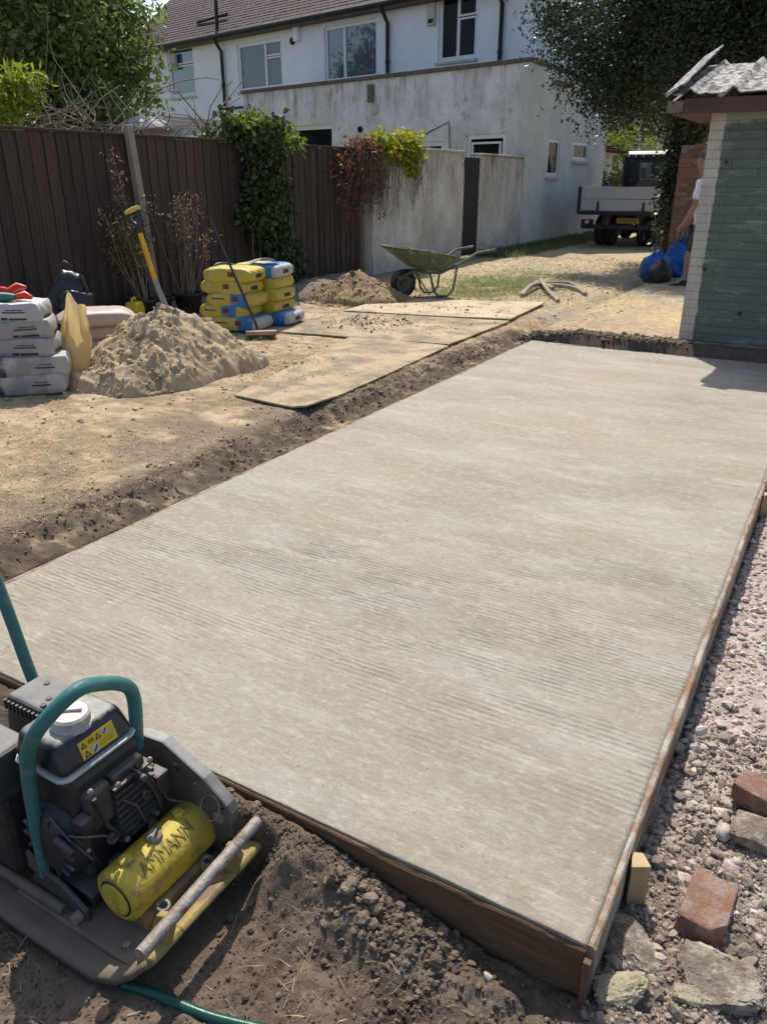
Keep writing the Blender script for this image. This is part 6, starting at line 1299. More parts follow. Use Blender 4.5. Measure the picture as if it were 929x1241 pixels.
for s_ in (-1, 1):
    MB().box((s_*hw-0.03 if s_ < 0 else hw-0.03, -0.02, zb-0.06), (s_*hw+0.03 if s_ < 0 else hw+0.03, 0.06, zt+0.01)).build('corner_post', m_tb, tr_, bevel=0.008)
    for z0, z1 in ((zb+0.02, zb+0.255), (zb+0.265, zt)): MB().box((s_*hw-0.015, 0.065, z0), (s_*hw+0.015, 2.9, z1)).build('side_plank', m_alu, tr_, bevel=0.005)
    for x_ in (0.52*s_,): MB().prism([(-0.03, zb-0.05), (0.03, zb-0.05), (0.02, zb+0.2), (-0.02, zb+0.2)], (x_-0.0, -0.03, 0), (1, 0, 0), (0, 0, 1), (0, 0.028, 0)).build('hinge', m_tb, tr_, bevel=0.004)
    for d_ in ((0, 0.0), (1, 0.24)):
        wx = s_*(0.63+0.0)-s_*d_[1]
        wh = MB().lathe([(0.20, -0.105), (0.30, -0.11), (0.335, -0.08), (0.34, 0), (0.335, 0.08), (0.30, 0.11), (0.20, 0.105)], (wx, 0.95, 0.335), (1, 0, 0), 32).build('wheel', m_tyre, tr_)
        MB().lathe([(0.20, -0.09), (0.12, -0.03), (0.05, -0.05), (0.05, 0.05), (0.12, 0.03), (0.20, 0.09)], (wx, 0.95, 0.335), (1, 0, 0), 20).build('rim', m_steel, wh)
    wh = MB().lathe([(0.20, -0.10), (0.30, -0.105), (0.335, -0.08), (0.34, 0), (0.335, 0.08), (0.30, 0.105), (0.20, 0.10)], (s_*0.75, 3.75, 0.335), (1, 0, 0), 32).build('wheel', m_tyre, tr_)
    lp = MB().box((s_*0.78-0.14, 0.10, 0.50), (s_*0.78+0.14, 0.18, 0.61)).build('tail_lamp', m_lred, tr_, bevel=0.01)
    MB().box((s_*0.78-0.04, 0.094, 0.52), (s_*0.78+0.05, 0.0995, 0.585)).build('reversing_lens', m_lwh, lp)
    MB().box((s_*0.62-0.28, 0.35, 0.70), (s_*0.62+0.28, 1.55, 0.73)).build('mudguard', m_tb, tr_, bevel=0.01)
MB().box((-hw, 0.0, zb-0.085), (hw, 2.95, zb-0.0)).build('bed', m_tb, tr_, bevel=0.008)
for x_ in (-0.42, 0.34): MB().box((x_, 0.12, 0.46), (x_+0.08, 4.6, 0.71)).build('chassis_rail', m_tb, tr_)
MB().box((-0.92, 0.12, 0.40), (0.92, 0.16, 0.50)).build('rear_bar', m_tb, tr_, bevel=0.006)
MB().tube([(-0.3, 0.95, 0.335), (0.3, 0.95, 0.335)], 0.05, 10).build('axle', m_tb, tr_); MB().lathe([(0.02, -0.12), (0.15, -0.04), (0.15, 0.04), (0.02, 0.12)], (0, 0.95, 0.32), (1, 0, 0), 16).build('differential', m_tb, tr_)
MB().box((-0.06, 0.05, 0.30), (0.06, 0.13, 0.40)).build('tow_hitch', m_tb, tr_, bevel=0.01)
pcx = -0.04+0.27
npx = MB().box((pcx-0.05-0.26, 0.095, 0.535), (pcx-0.05+0.26, 0.112, 0.65)).build('number_plate', m_plate, tr_, bevel=0.004)
def text_mesh(s_, size, ext):
    cu = bpy.data.curves.new('t', 'FONT'); cu.body = s_; cu.size = size; cu.extrude = ext; cu.align_x = 'CENTER'; cu.align_y = 'CENTER'; cu.resolution_u = 4
    o = bpy.data.objects.new('t', cu); COL.objects.link(o); me = bpy.data.meshes.new_from_object(o); bpy.data.objects.remove(o); return me
me = text_mesh('HX09 BFJ', 0.105, 0.001); 
for v in me.vertices: x_, y_, z_ = v.co; v.co = (pcx-0.05+x_, 0.0935-z_, 0.592+y_)
me.materials.append(m_ink); o = bpy.data.objects.new('plate_lettering', me); COL.objects.link(o); o.parent = npx
# cab
cy0 = 3.15
mb = MB(); mb.prism([(cy0, 0.45), (cy0+1.9, 0.45), (cy0+1.9, 1.15), (cy0+1.55, 1.35), (cy0+0.95, 2.12), (cy0+0.15, 2.17), (cy0, 2.05)], (-0.82, 0, 0), (0, 1, 0), (0, 0, 1), (1.64, 0, 0)); cab = mb.build('cab', m_tb, tr_, bevel=0.05, seg=3)
MB().box((-0.42, cy0-0.012, 1.52), (-0.12, cy0-0.002, 1.88)).build('rear_window', m_glass, cab); MB().box((0.08, cy0-0.012, 1.52), (0.60, cy0-0.002, 1.88)).build('rear_window', m_glass, cab)
hb = MB().box((-0.80, cy0-0.26, 2.0), (0.62, cy0-0.20, 2.06)).build('ladder_rack', m_tb, tr_, bevel=0.006); MB().box((-0.80, cy0-0.255, 2.0605), (0.62, cy0-0.205, 2.075)).build('rack_strip', m_lwh, hb)
for x_ in (-0.78, 0.58): MB().box((x_, cy0-0.25, 0.8), (x_+0.05, cy0-0.2, 2.0)).build('rack_upright', m_tb, tr_)
for x_ in (-0.68, -0.50, -0.30, -0.05): MB().lathe([(0.022, 0), (0.02, 0.012)], (x_, cy0-0.262, 2.03), (0, -1, 0), 10).build('marker_lamp', m_lwh, tr_)
MB().lathe([(0.03, 0), (0.028, 0.015)], (0.05, cy0-0.03, 1.80), (0, -1, 0), 12).build('work_lamp', m_lwh, tr_)
MB().box((-0.38, cy0-0.06, 1.38), (-0.26, cy0-0.02, 1.50)).build('sticker', m_lwh, tr_)
for s_ in (-1, 1): MB().box((s_*0.95-0.07, cy0+1.2, 1.25), (s_*0.95+0.07, cy0+1.3, 1.6)).build('mirror', m_tb, tr_, bevel=0.02); MB().tube([(s_*0.8, cy0+1.3, 1.35), (s_*0.95, cy0+1.25, 1.4)], 0.015, 6).build('mirror_arm', m_tb, tr_)
m_card = M('brown_board', (0.24, 0.14, 0.085), (0.17, 0.10, 0.06), rough=0.8, bump=0.2)
o = MB().prism([(-0.32, 0), (0.55, 0), (0.50, 0.26), (0.30, 0.30), (-0.10, 0.30)], (0, 0, 0), (1, 0, 0), (0, 0, 1), (0, 0.9, 0)).build('cardboard_load', m_card, bevel=0.02); o.location = (TX+0.18, TY+1.3, G+zb+0.40)
tag(o, 'brown load showing above the truck tailgate', 'load')
MB_ = MB().box((-0.3, 1.15, 0), (0.75, 2.5, 0.42)).build('packing_crate', m_card, bevel=0.01); MB_.location = (TX+0.1, TY, G+zb); tag(MB_, 'plain brown crate inside the truck bed under the load', 'crate')
o = crumple('white_rag', (TX+0.55, TY+1.45, G+zb+0.68), (0.34, 0.22, 0.09), M('white_cloth', (0.75, 0.74, 0.70), None, rough=0.8, bump=0.2), 'bright white scrap on top of the brown load', 'cloth', 8, 0.2, base=ICO3)

# ------------------------------------------------------------------ rubble sacks by the man
m_bsack = M('blue_sack', (0.022, 0.125, 0.40), (0.014, 0.07, 0.26), rough=0.35, scale=6, bump=0.6, bscale=9, bdist=0.03, dirt=(0.25, 0.24, 0.22), dirt_amt=0.08)
crumple('rubble_sack', (-2.72, 13.0, G-0.02), (0.50, 0.62, 0.54), m_bsack, 'bright blue rubble sack on the driveway beside the man', 'sack', 21, 0.30, taper=0.2)
crumple('rubble_sack', (-2.52, 13.6, G-0.02), (0.50, 0.6, 0.66), m_bsack, 'blue rubble sack standing behind the bright blue one', 'sack', 22, 0.28, taper=0.25)
crumple('rubbish_bag', (-2.58, 12.72, G-0.02), (0.42, 0.42, 0.42), m_blk, 'shiny black rubbish bag at the foot of the blue sack', 'bag', 23, 0.26, taper=0.15)
crumple('rubbish_bag', (-2.45, 14.2, G-0.02), (0.7, 0.6, 0.9), m_blk, 'dark rubbish bag piled against the brick wall', 'bag', 24, 0.28, taper=0.25)

# ------------------------------------------------------------------ the man behind the shed
m_skin = M('skin', (0.40, 0.215, 0.15), (0.34, 0.17, 0.115), rough=0.55, scale=8, bump=0.1); m_tee = M('white_tee', (0.78, 0.78, 0.78), (0.70, 0.70, 0.71), rough=0.85, scale=5, bump=0.35, bscale=9, bdist=0.02)
m_sho = M('brown_shorts', (0.085, 0.068, 0.055), (0.06, 0.05, 0.04), rough=0.9, bump=0.3, bscale=12); m_hair = M('grey_hair', (0.16, 0.13, 0.11), (0.10, 0.08, 0.07), rough=0.8, bump=0.5, bscale=80)
m_boot = M('black_boot', (0.02, 0.02, 0.02), (0.035, 0.032, 0.03), rough=0.6, bump=0.2); m_sock = M('grey_sock', (0.30, 0.29, 0.28), None, rough=0.95, bump=0.3)
man = thing('person', 'person in white T-shirt and brown shorts stooping over the blue sacks', 'person', (-1.98, 12.35, G))
def skin_mesh(name, nodes, edges, root, mat, parent, sub=2):
    bm = bmesh.new(); ly = bm.verts.layers.skin.verify(); vs_ = {}
    for k, (p, r) in nodes.items():
        v = bm.verts.new(p); rr = r if isinstance(r, tuple) else (r, r); v[ly].radius = rr; v[ly].use_root = (k == root); vs_[k] = v
    for a, b in edges: bm.edges.new((vs_[a], vs_[b]))
    me = bpy.data.meshes.new(name); bm.to_mesh(me); bm.free(); me.materials.append(mat)
    o = bpy.data.objects.new(name, me); COL.objects.link(o); o.parent = parent
    s_ = o.modifiers.new('skin', 'SKIN'); s_.use_smooth_shade = True; q = o.modifiers.new('sub', 'SUBSURF'); q.levels = sub; q.render_levels = sub; return o
nd = {'pel': ((0.02, 0, 0.95), (0.13, 0.15)), 'wst': ((-0.01, 0, 1.10), (0.11, 0.14)), 'chs': ((-0.06, 0, 1.30), (0.12, 0.165)), 'nkb': ((-0.085, 0, 1.47), (0.075, 0.09)), 'nek': ((-0.11, 0, 1.55), 0.056), 'jaw': ((-0.145, 0, 1.62), (0.075, 0.065)), 'hed': ((-0.135, 0, 1.70), (0.10, 0.078)), 'top': ((-0.115, 0, 1.78), (0.078, 0.066)), 'nos': ((-0.245, 0, 1.675), 0.014)}
ed = [('pel', 'wst'), ('wst', 'chs'), ('chs', 'nkb'), ('nkb', 'nek'), ('nek', 'jaw'), ('jaw', 'hed'), ('hed', 'top'), ('hed', 'nos')]
ank = {}
for s_, nm in ((-1, 'l'), (1, 'r')):
    k = -0.10 if s_ < 0 else 0.06
    leg = {'hip': ((0.01, s_*0.10, 0.86), 0.092), 'mth': ((k*0.5, s_*0.105, 0.68), 0.078), 'kne': ((k*1.1-0.02, s_*0.11, 0.50), 0.056), 'clf': ((k*1.3, s_*0.115, 0.34), 0.055), 'ank': ((k*1.45, s_*0.12, 0.10), 0.035), 'toe': ((k*1.45-0.16, s_*0.13, 0.045), 0.035)}
    arm = {'shl': ((-0.075, s_*0.195, 1.41), 0.058), 'elb': ((-0.13, s_*0.245, 1.13), 0.042), 'fra': ((-0.19, s_*0.235, 1.0), 0.038), 'wri': ((-0.25, s_*0.22, 0.89), 0.027), 'plm': ((-0.285, s_*0.21, 0.82), (0.022, 0.036))}
    for q_, v in {**leg, **arm}.items(): nd[nm+q_] = v
    ed += [('pel', nm+'hip'), (nm+'hip', nm+'mth'), (nm+'mth', nm+'kne'), (nm+'kne', nm+'clf'), (nm+'clf', nm+'ank'), (nm+'ank', nm+'toe'), ('chs', nm+'shl'), (nm+'shl', nm+'elb'), (nm+'elb', nm+'fra'), (nm+'fra', nm+'wri'), (nm+'wri', nm+'plm')]
    for f_ in range(4):
        L_ = (0.075, 0.085, 0.08, 0.062)[f_]; b_ = Vector((-0.30, s_*0.21+(f_-1.5)*0.02, 0.79)); m1 = b_+Vector((-0.012, 0, -L_*0.55)); m2 = m1+Vector((0.012, 0, -L_*0.45))
        nd[nm+'f%d' % f_] = (tuple(b_), 0.009); nd[nm+'g%d' % f_] = (tuple(m1), 0.0085); nd[nm+'h%d' % f_] = (tuple(m2), 0.007); ed += [(nm+'plm', nm+'f%d' % f_), (nm+'f%d' % f_, nm+'g%d' % f_), (nm+'g%d' % f_, nm+'h%d' % f_)]
    nd[nm+'t0'] = ((-0.305, s_*0.21-0.04, 0.84), 0.011); nd[nm+'t1'] = ((-0.325, s_*0.21-0.052, 0.79), 0.009); ed += [(nm+'plm', nm+'t0'), (nm+'t0', nm+'t1')]
    kx = k*1.45; bo = MB().prism([(0.055, 0), (0.055, 0.13), (-0.03, 0.135), (-0.06, 0.085), (-0.17, 0.07), (-0.215, 0.04), (-0.215, 0)], (kx, s_*0.125-0.048, 0), (1, 0, 0), (0, 0, 1), (0, 0.096, 0)).build('boot', m_boot, man, bevel=0.02, seg=3)
    MB().tube([(kx, s_*0.12, 0.10), (kx+0.002, s_*0.12, 0.16), (kx+0.005, s_*0.118, 0.20)], [0.05, 0.046, 0.05], 14).build('sock', m_sock, man)
skin_mesh('body', nd, ed, 'pel', m_skin, man)
tn = {'a0': ((0.015, 0, 0.84), (0.17, 0.19)), 'a': ((0.015, 0, 0.90), (0.165, 0.185)), 'b': ((-0.01, 0, 1.10), (0.155, 0.175)), 'c': ((-0.06, 0, 1.30), (0.155, 0.195)), 'd': ((-0.08, 0, 1.45), (0.105, 0.13))}; te = [('a0', 'a'), ('a', 'b'), ('b', 'c'), ('c', 'd')]
for s_, nm in ((-1, 'l'), (1, 'r')): tn[nm+'1'] = ((-0.078, s_*0.20, 1.405), 0.082); tn[nm+'2'] = ((-0.11, s_*0.232, 1.26), 0.075); tn[nm+'3'] = ((-0.118, s_*0.24, 1.20), 0.074); te += [('c', nm+'1'), (nm+'1', nm+'2'), (nm+'2', nm+'3')]
skin_mesh('t_shirt', tn, te, 'b', m_tee, man)
sn = {'a': ((0.02, 0, 0.97), (0.155, 0.18)), 'b': ((0.02, 0, 0.88), (0.16, 0.185))}; se = [('a', 'b')]
for s_, nm in ((-1, 'l'), (1, 'r')): k = -0.10 if s_ < 0 else 0.06; sn[nm+'1'] = ((0.0+k*0.3, s_*0.105, 0.76), 0.112); sn[nm+'2'] = ((k*0.95, s_*0.108, 0.55), 0.098); sn[nm+'3'] = ((k*1.0, s_*0.108, 0.51), 0.098); se += [('b', nm+'1'), (nm+'1', nm+'2'), (nm+'2', nm+'3')]
skin_mesh('shorts', sn, se, 'b', m_sho, man)
V, F = lump(9, (0.108, 0.090, 0.078), 0.05, 2, ICO3); V = V+np.array([-0.105, 0, 1.775]); np_mesh('hair', V, F, m_hair, man, smooth=True)
for s_ in (-1, 1):
    V, F = lump(3, (0.022, 0.010, 0.034), 0.03, 1, ICO2); np_mesh('ear', V+np.array([-0.125, s_*0.083, 1.68]), F, m_skin, man, smooth=True)
    V, F = ICO2; np_mesh('eye', V*0.011+np.array([-0.222, s_*0.033, 1.70]), F, m_hair, man, smooth=True)

# ------------------------------------------------------------------ plate compactor
def dusty(name, base, dust, rough=0.45, amt=0.8, metal=0.0, scale=9, grime=None, side=0.25):
    """paint with dust settled on faces that look up"""
    m, t, n, b = newmat(name); L = t.links.new
    ge = n.new('ShaderNodeNewGeometry'); sp = n.new('ShaderNodeSeparateXYZ'); L(ge.outputs['Normal'], sp.inputs[0])
    tc = n.new('ShaderNodeTexCoord'); nz = n.new('ShaderNodeTexNoise'); nz.inputs['Scale'].default_value = scale; nz.inputs['Detail'].default_value = 10; nz.inputs['Roughness'].default_value = 0.75; L(tc.outputs['Object'], nz.inputs['Vector'])
    m1 = n.new('ShaderNodeMath'); m1.operation = 'MULTIPLY_ADD'; m1.inputs[1].default_value = 0.75; L(sp.outputs['Z'], m1.inputs[0]); L(nz.outputs[0], m1.inputs[2])
    mr = n.new('ShaderNodeMapRange'); mr.inputs[1].default_value = 1.0-side*0.5; mr.inputs[2].default_value = 1.36; mr.inputs[4].default_value = amt; L(m1.outputs[0], mr.inputs[0])
    bs = n.new('ShaderNodeValToRGB'); bs.color_ramp.elements[0].position = 0.4; bs.color_ramp.elements[1].position = 0.62; bs.color_ramp.elements[0].color = (*base, 1); bs.color_ramp.elements[1].color = (*(grime or tuple(v*1.5+0.008 for v in base)), 1)
    n2 = n.new('ShaderNodeTexNoise'); n2.inputs['Scale'].default_value = scale*2.2; n2.inputs['Detail'].default_value = 10; n2.inputs['Roughness'].default_value = 0.75; L(tc.outputs['Object'], n2.inputs['Vector']); L(n2.outputs[0], bs.inputs[0])
    mx = n.new('ShaderNodeMix'); mx.data_type = 'RGBA'; mx.inputs[7].default_value = (*dust, 1); L(mr.outputs[0], mx.inputs[0]); L(bs.outputs[0], mx.inputs[6]); L(mx.outputs[2], b.inputs['Base Color'])
    r2 = n.new('ShaderNodeMapRange'); r2.inputs[3].default_value = rough; r2.inputs[4].default_value = 0.9; L(mr.outputs[0], r2.inputs[0]); L(r2.outputs[0], b.inputs['Roughness']); b.inputs['Metallic'].default_value = metal
    bp = n.new('ShaderNodeBump'); bp.inputs['Strength'].default_value = 0.25; bp.inputs['Distance'].default_value = 0.003; n3 = n.new('ShaderNodeTexNoise'); n3.inputs['Scale'].default_value = 70; n3.inputs['Detail'].default_value = 8; L(tc.outputs['Object'], n3.inputs['Vector']); L(n3.outputs[0], bp.inputs['Height']); L(bp.outputs[0], b.inputs['Normal'])
    return m
DUST = (0.40, 0.36, 0.30)
mc_tank = dusty('tank_black', (0.008, 0.009, 0.014), (0.45, 0.42, 0.37), 0.3, 0.9, side=-0.1, grime=(0.014, 0.015, 0.022)); mc_blk = dusty('engine_black', (0.014, 0.014, 0.015), (0.20, 0.185, 0.16), 0.5, 0.55, scale=14)
mc_box = dusty('filter_black', (0.03, 0.031, 0.034), (0.27, 0.255, 0.235), 0.5, 0.8); mc_grey = dusty('guard_grey', (0.115, 0.112, 0.105), (0.40, 0.385, 0.35), 0.5, 0.8, scale=8, grime=(0.075, 0.066, 0.055))
mc_alu = dusty('engine_alloy', (0.085, 0.08, 0.074), (0.25, 0.225, 0.19), 0.5, 0.5, metal=0.4, scale=14, grime=(0.06, 0.055, 0.05)); mc_plate = dusty('base_plate_rusty', (0.085, 0.064, 0.047), (0.19, 0.145, 0.105), 0.75, 0.7, scale=9, grime=(0.14, 0.105, 0.075), side=0.6)
mc_yel = M('exciter_yellow', (0.53, 0.405, 0.040), (0.40, 0.30, 0.045), rough=0.55, scale=11, bump=0.25, bscale=90, dirt=(0.20, 0.15, 0.06), dirt_amt=0.38, dscale=26)
mc_yw = M('worn_yellow', (0.44, 0.355, 0.045), (0.27, 0.185, 0.10), rough=0.65, scale=9, bump=0.4, bscale=60, dirt=(0.19, 0.13, 0.085), dirt_amt=0.6, dscale=9)
mc_bar = M('bare_steel_bar', (0.34, 0.315, 0.29), (0.20, 0.165, 0.135), rough=0.6, metal=0.3, scale=26, bump=0.5, bscale=90, dirt=(0.16, 0.11, 0.075), dirt_amt=0.5, dscale=24)
mc_cap = dusty('cap_pale', (0.30, 0.29, 0.275), (0.55, 0.53, 0.49), 0.5, 0.85)
def curve(pp, k=8):
    pp = [Vector(p) for p in pp]; out = []
    for i in range(len(pp)-1):
        p0 = pp[max(i-1, 0)]; p1 = pp[i]; p2 = pp[i+1]; p3 = pp[min(i+2, len(pp)-1)]
        for j in range(k): t = j/k; out.append(0.5*((2*p1)+(p2-p0)*t+(2*p0-5*p1+4*p2-p3)*t*t+(3*p1-p0-3*p2+p3)*t**3))
    return out+[pp[-1]]
CO = Vector((-1.33, 0.92, -0.166)); pc_ = thing('plate_compactor', 'petrol plate compactor with yellow exciter and teal lifting hoop', 'plate compactor', tuple(CO))
def cp(mb, name, mat, parent=None, **k): return mb.build(name, mat, parent or pc_, CO, **k)
# base plate: swept section, rounded near front corner
sec = [(-1.70, -0.07), (-1.66, -0.12), (-1.58, -0.155), (-1.40, -0.162), (-1.16, -0.162), (-1.10, -0.152), (-1.06, -0.128), (-1.035, -0.098)]
mb = MB(); vs_ = []; fs = []; ysn = np.linspace(0, 1, 15)
for (x_, z_) in sec:
    cut = 0.0 if x_ < -1.20 else 0.055*((x_+1.20)/0.165)**2
    for s_ in ysn: vs_.append((x_, lerp(0.682+cut, 1.14-cut*0.4, s_), z_+0.010*(abs(s_-0.5)*2)**6))
W_ = len(ysn); fs = [(i*W_+j, (i+1)*W_+j, (i+1)*W_+j+1, i*W_+j+1) for i in range(len(sec)-1) for j in range(W_-1)]; mb.add(vs_, fs, True)
bpz = cp(mb, 'base_plate', mc_plate); md = bpz.modifiers.new('s', 'SOLIDIFY'); md.thickness = 0.018; md.offset = 1
MB_ = cp(MB().box((-1.50, 0.745, -0.150), (-1.10, 1.10, -0.128)), 'deck', mc_plate, bevel=0.006)
# front lip blocks, worn yellow
for (y0, y1, x0) in ((0.752, 0.845, -1.085), (1.045, 1.135, -1.085)):
    cp(MB().prism([(0, -0.145), (0.03, -0.125), (0.062, -0.085), (0.052, -0.070), (0.0, -0.088)], (x0, y0, 0), (1, 0, 0), (0, 0, 1), (0, y1-y0, 0)), 'front_lip', mc_yw, bevel=0.006)
cp(MB().prism([(0, -0.145), (0.03, -0.128), (0.058, -0.092), (0.048, -0.080), (0.0, -0.098)], (-1.087, 0.848, 0), (1, 0, 0), (0, 0, 1), (0, 0.194, 0)), 'front_lip', mc_yw, bevel=0.005)
for y0 in (0.80, 1.03): cp(MB().prism([(-0.02, -0.12), (0.05, -0.10), (0.075, -0.02), (0.055, 0.012), (0.03, 0.0)], (-1.085, y0, 0), (1, 0, 0), (0, 0, 1), (0, 0.018, 0)), 'bar_bracket', mc_yw, bevel=0.004)
bar = cp(MB().tube([(-1.013, 0.715, 0.0), (-1.024, 0.92, 0.001), (-1.035, 1.132, 0.0)], 0.0155, 18), 'front_bar', mc_bar)
# exciter
EX, EZ, ER, E0, E1 = -1.200, -0.045, 0.070, 0.810, 1.085
ec = cp(MB().lathe([(0.058, 0.0), (0.068, 0.006), (ER, 0.016), (ER, E1-E0-0.04), (ER*0.97, E1-E0)], (EX, E0, EZ), (0, 1, 0), 40), 'exciter', mc_yel)
cp(MB().lathe([(0.049, -0.0015), (0.049, 0.004)], (EX, E0-0.001, EZ), (0, 1, 0), 32), 'end_ring', mc_blk, ec); cp(MB().lathe([(0.036, -0.006), (0.044, -0.004), (0.044, 0.002)], (EX, E0-0.001, EZ), (0, 1, 0), 28), 'end_cap', mc_yel, ec)
def oncyl(th, y, r): return Vector((EX+r*math.cos(th), y, EZ+r*math.sin(th)))
for (th, y_, r_, mt) in ((1.62, 1.03, 0.017, mc_yel), (1.60, 0.945, 0.020, mc_bar), (1.66, 0.858, 0.019, mc_yel)):
    ax_ = Vector((math.cos(th), 0, math.sin(th))); cp(MB().lathe([(r_, -0.006), (r_, 0.008), (r_*0.8, 0.011)], oncyl(th, y_, ER), ax_, 14 if mt is mc_bar else 6, smooth=False), 'plug', mt, ec)
me = text_mesh('AMMANN', 0.036, 0.0016)
for v in me.vertices:
    x_, y_, z_ = v.co; th = 0.98+y_*1.25/ER; q = oncyl(th, 0.945+x_*1.05, ER+0.0012+z_); v.co = q-CO
me.materials.append(M('stained_lettering', (0.16, 0.12, 0.04), (0.30, 0.24, 0.04), rough=0.7, scale=40, bump=0.2)); o = bpy.data.objects.new('lettering', me); COL.objects.link(o); o.parent = ec
cp(MB().box((EX-0.055, 0.83, -0.145), (EX+0.075, 1.05, -0.085)), 'exciter_foot', mc_yw, bevel=0.01)
for y_ in (0.868, 1.02):
    cp(MB().lathe([(0.017, 0), (0.017, 0.022), (0.011, 0.022), (0.010, 0.006)], (-1.115, y_, -0.092), (0.2, 0, 1), 14), 'mount_bolt', mc_bar)
# belt guard on the far side
gp = [(-1.42, 0.150), (-1.36, 0.175), (-1.288, 0.182), (-1.155, 0.122), (-1.085, 0.068), (-1.072, 0.045), (-1.085, -0.036), (-1.15, -0.115), (-1.27, -0.12), (-1.42, -0.10)]
gd = cp(MB().prism(gp, (0, 1.078, 0), (1, 0, 0), (0, 0, 1), (0, 0.036, 0)), 'belt_guard', mc_grey, bevel=0.006)
cp(MB().lathe([(0.052, 0), (0.052, 0.02), (0.03, 0.03)], (EX, 1.055, EZ), (0, 1, 0), 28), 'pulley', mc_blk, gd)
cp(MB().lathe([(0.017, 0), (0.017, 0.006)], (-1.112, 1.0775, 0.022), (0, -1, 0), 18), 'pin_boss', mc_bar, gd); cp(MB().lathe([(0.006, 0), (0.006, 0.004)], (-1.098, 1.0775, 0.060), (0, -1, 0), 10), 'bolt', mc_blk, gd); cp(MB().lathe([(0.006, 0), (0.006, 0.004)], (-1.24, 1.0775, 0.12), (0, -1, 0), 10), 'bolt', mc_blk, gd)
rc_ = Vector((-1.130, 1.066, 0.052)); cp(MB().tube([rc_+Vector((0.030*math.cos(a), 0.012*math.sin(a), 0.030*math.sin(a))) for a in np.linspace(0, 2*math.pi, 29)], 0.0022, 6, caps=False), 'pull_ring', mc_bar, gd)
# engine
cp(MB().box((-1.47, 0.80, -0.115), (-1.275, 1.06, -0.078)), 'engine_bed', mc_blk, bevel=0.006)
eg = cp(MB().box((-1.455, 0.835, -0.078), (-1.315, 1.03, 0.13)), 'crankcase', mc_alu, bevel=0.014)
for k in range(9): cp(MB().box((-1.325, 0.90, 0.012+k*0.020), (-1.262, 1.02, 0.018+k*0.020)), 'cooling_fin', mc_alu, eg)
cp(MB().box((-1.315, 0.91, 0.0), (-1.275, 1.01, 0.20)), 'cylinder', mc_alu, eg, bevel=0.008)
cp(MB().box((-1.46, 0.82, 0.13), (-1.30, 1.02, 0.235)), 'shroud', mc_blk, eg, bevel=0.014)
rs = cp(MB().lathe([(0.098, 0), (0.098, -0.02), (0.085, -0.045), (0.05, -0.055)], (-1.385, 0.835, 0.045), (0, 1, 0), 32), 'recoil_starter', mc_blk)
for k in range(14):
    a = k*2*math.pi/14; cp(MB().box((0.045, -0.0035, 0), (0.088, 0.0035, 0.006), Matrix.Translation((-1.385, 0.7895, 0.045)) @ Matrix.Rotation(math.pi/2, 4, 'X') @ Matrix.Rotation(a, 4, 'Z')), 'louvre', mc_box, rs)
rd = Vector(PX(107, 995, -1.285)); cp(MB().lathe([(0.016, 0), (0.016, 0.012), (0.012, 0.018)], rd+Vector((-0.01, 0, 0)), (1, -0.3, 0.2), 14), 'red_switch', M('dull_red', (0.20, 0.02, 0.025), (0.14, 0.03, 0.03), rough=0.5, bump=0.2))
cb = cp(MB().box((-1.335, 0.835, 0.09), (-1.275, 0.905, 0.20)), 'carburettor', mc_alu, bevel=0.01)
for (p_, r_) in (([(-1.27, 0.85, 0.19), (-1.252, 0.86, 0.11), (-1.265, 0.90, 0.04), (-1.27, 0.95, 0.0)], 0.006), ([(-1.28, 0.98, 0.19), (-1.25, 1.0, 0.13), (-1.26, 1.03, 0.05)], 0.007), ([(-1.30, 0.825, 0.08), (-1.28, 0.83, 0.02), (-1.29, 0.87, -0.05)], 0.005), ([(-1.28, 0.92, 0.13), (-1.243, 0.94, 0.11), (-1.245, 0.96, 0.04), (-1.28, 0.99, 0.0)], 0.004), ([(-1.36, 0.79, 0.14), (-1.30, 0.79, 0.10), (-1.275, 0.82, 0.03)], 0.004)):
    cp(MB().tube(p_, r_, 8), 'fuel_line', mc_blk if r_ > 0.0045 else mc_alu)
for (x_, y_, z_, r_) in ((-1.262, 0.985, 0.10, 0.013), (-1.265, 0.875, 0.055, 0.017), (-1.262, 0.93, -0.03, 0.012), (-1.268, 1.01, 0.02, 0.014)): cp(MB().lathe([(r_, 0), (r_, 0.008), (r_*0.5, 0.008), (r_*0.5, 0.002)], (x_, y_, z_), (1, 0, 0), 12), 'bolt', mc_alu)
cp(MB().box((-1.30, 0.80, 0.10), (-1.262, 0.835, 0.155)), 'ignition_coil', mc_blk, bevel=0.005); cp(MB().box((-1.30, 1.015, 0.06), (-1.25, 1.06, 0.13)), 'governor', mc_alu, bevel=0.008)
cp(MB().box((-1.285, 0.86, -0.07), (-1.245, 0.90, -0.02)), 'oil_drain', mc_alu, bevel=0.006)
cp(MB().tube(curve([(-1.27, 0.965, 0.185), (-1.235, 0.955, 0.20), (-1.225, 0.985, 0.12), (-1.25, 1.02, 0.02), (-1.30, 1.045, -0.03)], 5), 0.0045, 8), 'spark_lead', mc_blk)
cp(MB().lathe([(0.010, 0), (0.013, 0.02), (0.011, 0.045), (0.006, 0.05)], (-1.262, 0.965, 0.165), (1, -0.2, 0.6), 12), 'spark_cap', mc_blk)
cp(MB().tube(curve([(-1.30, 0.79, 0.115), (-1.255, 0.80, 0.125), (-1.245, 0.84, 0.10), (-1.25, 0.865, 0.065)], 5), 0.0032, 6), 'throttle_cable', mc_alu)
cp(MB().tube([(-1.33, 0.775, 0.10), (-1.275, 0.775, 0.085)], 0.011, 10), 'starter_grip', mc_blk)
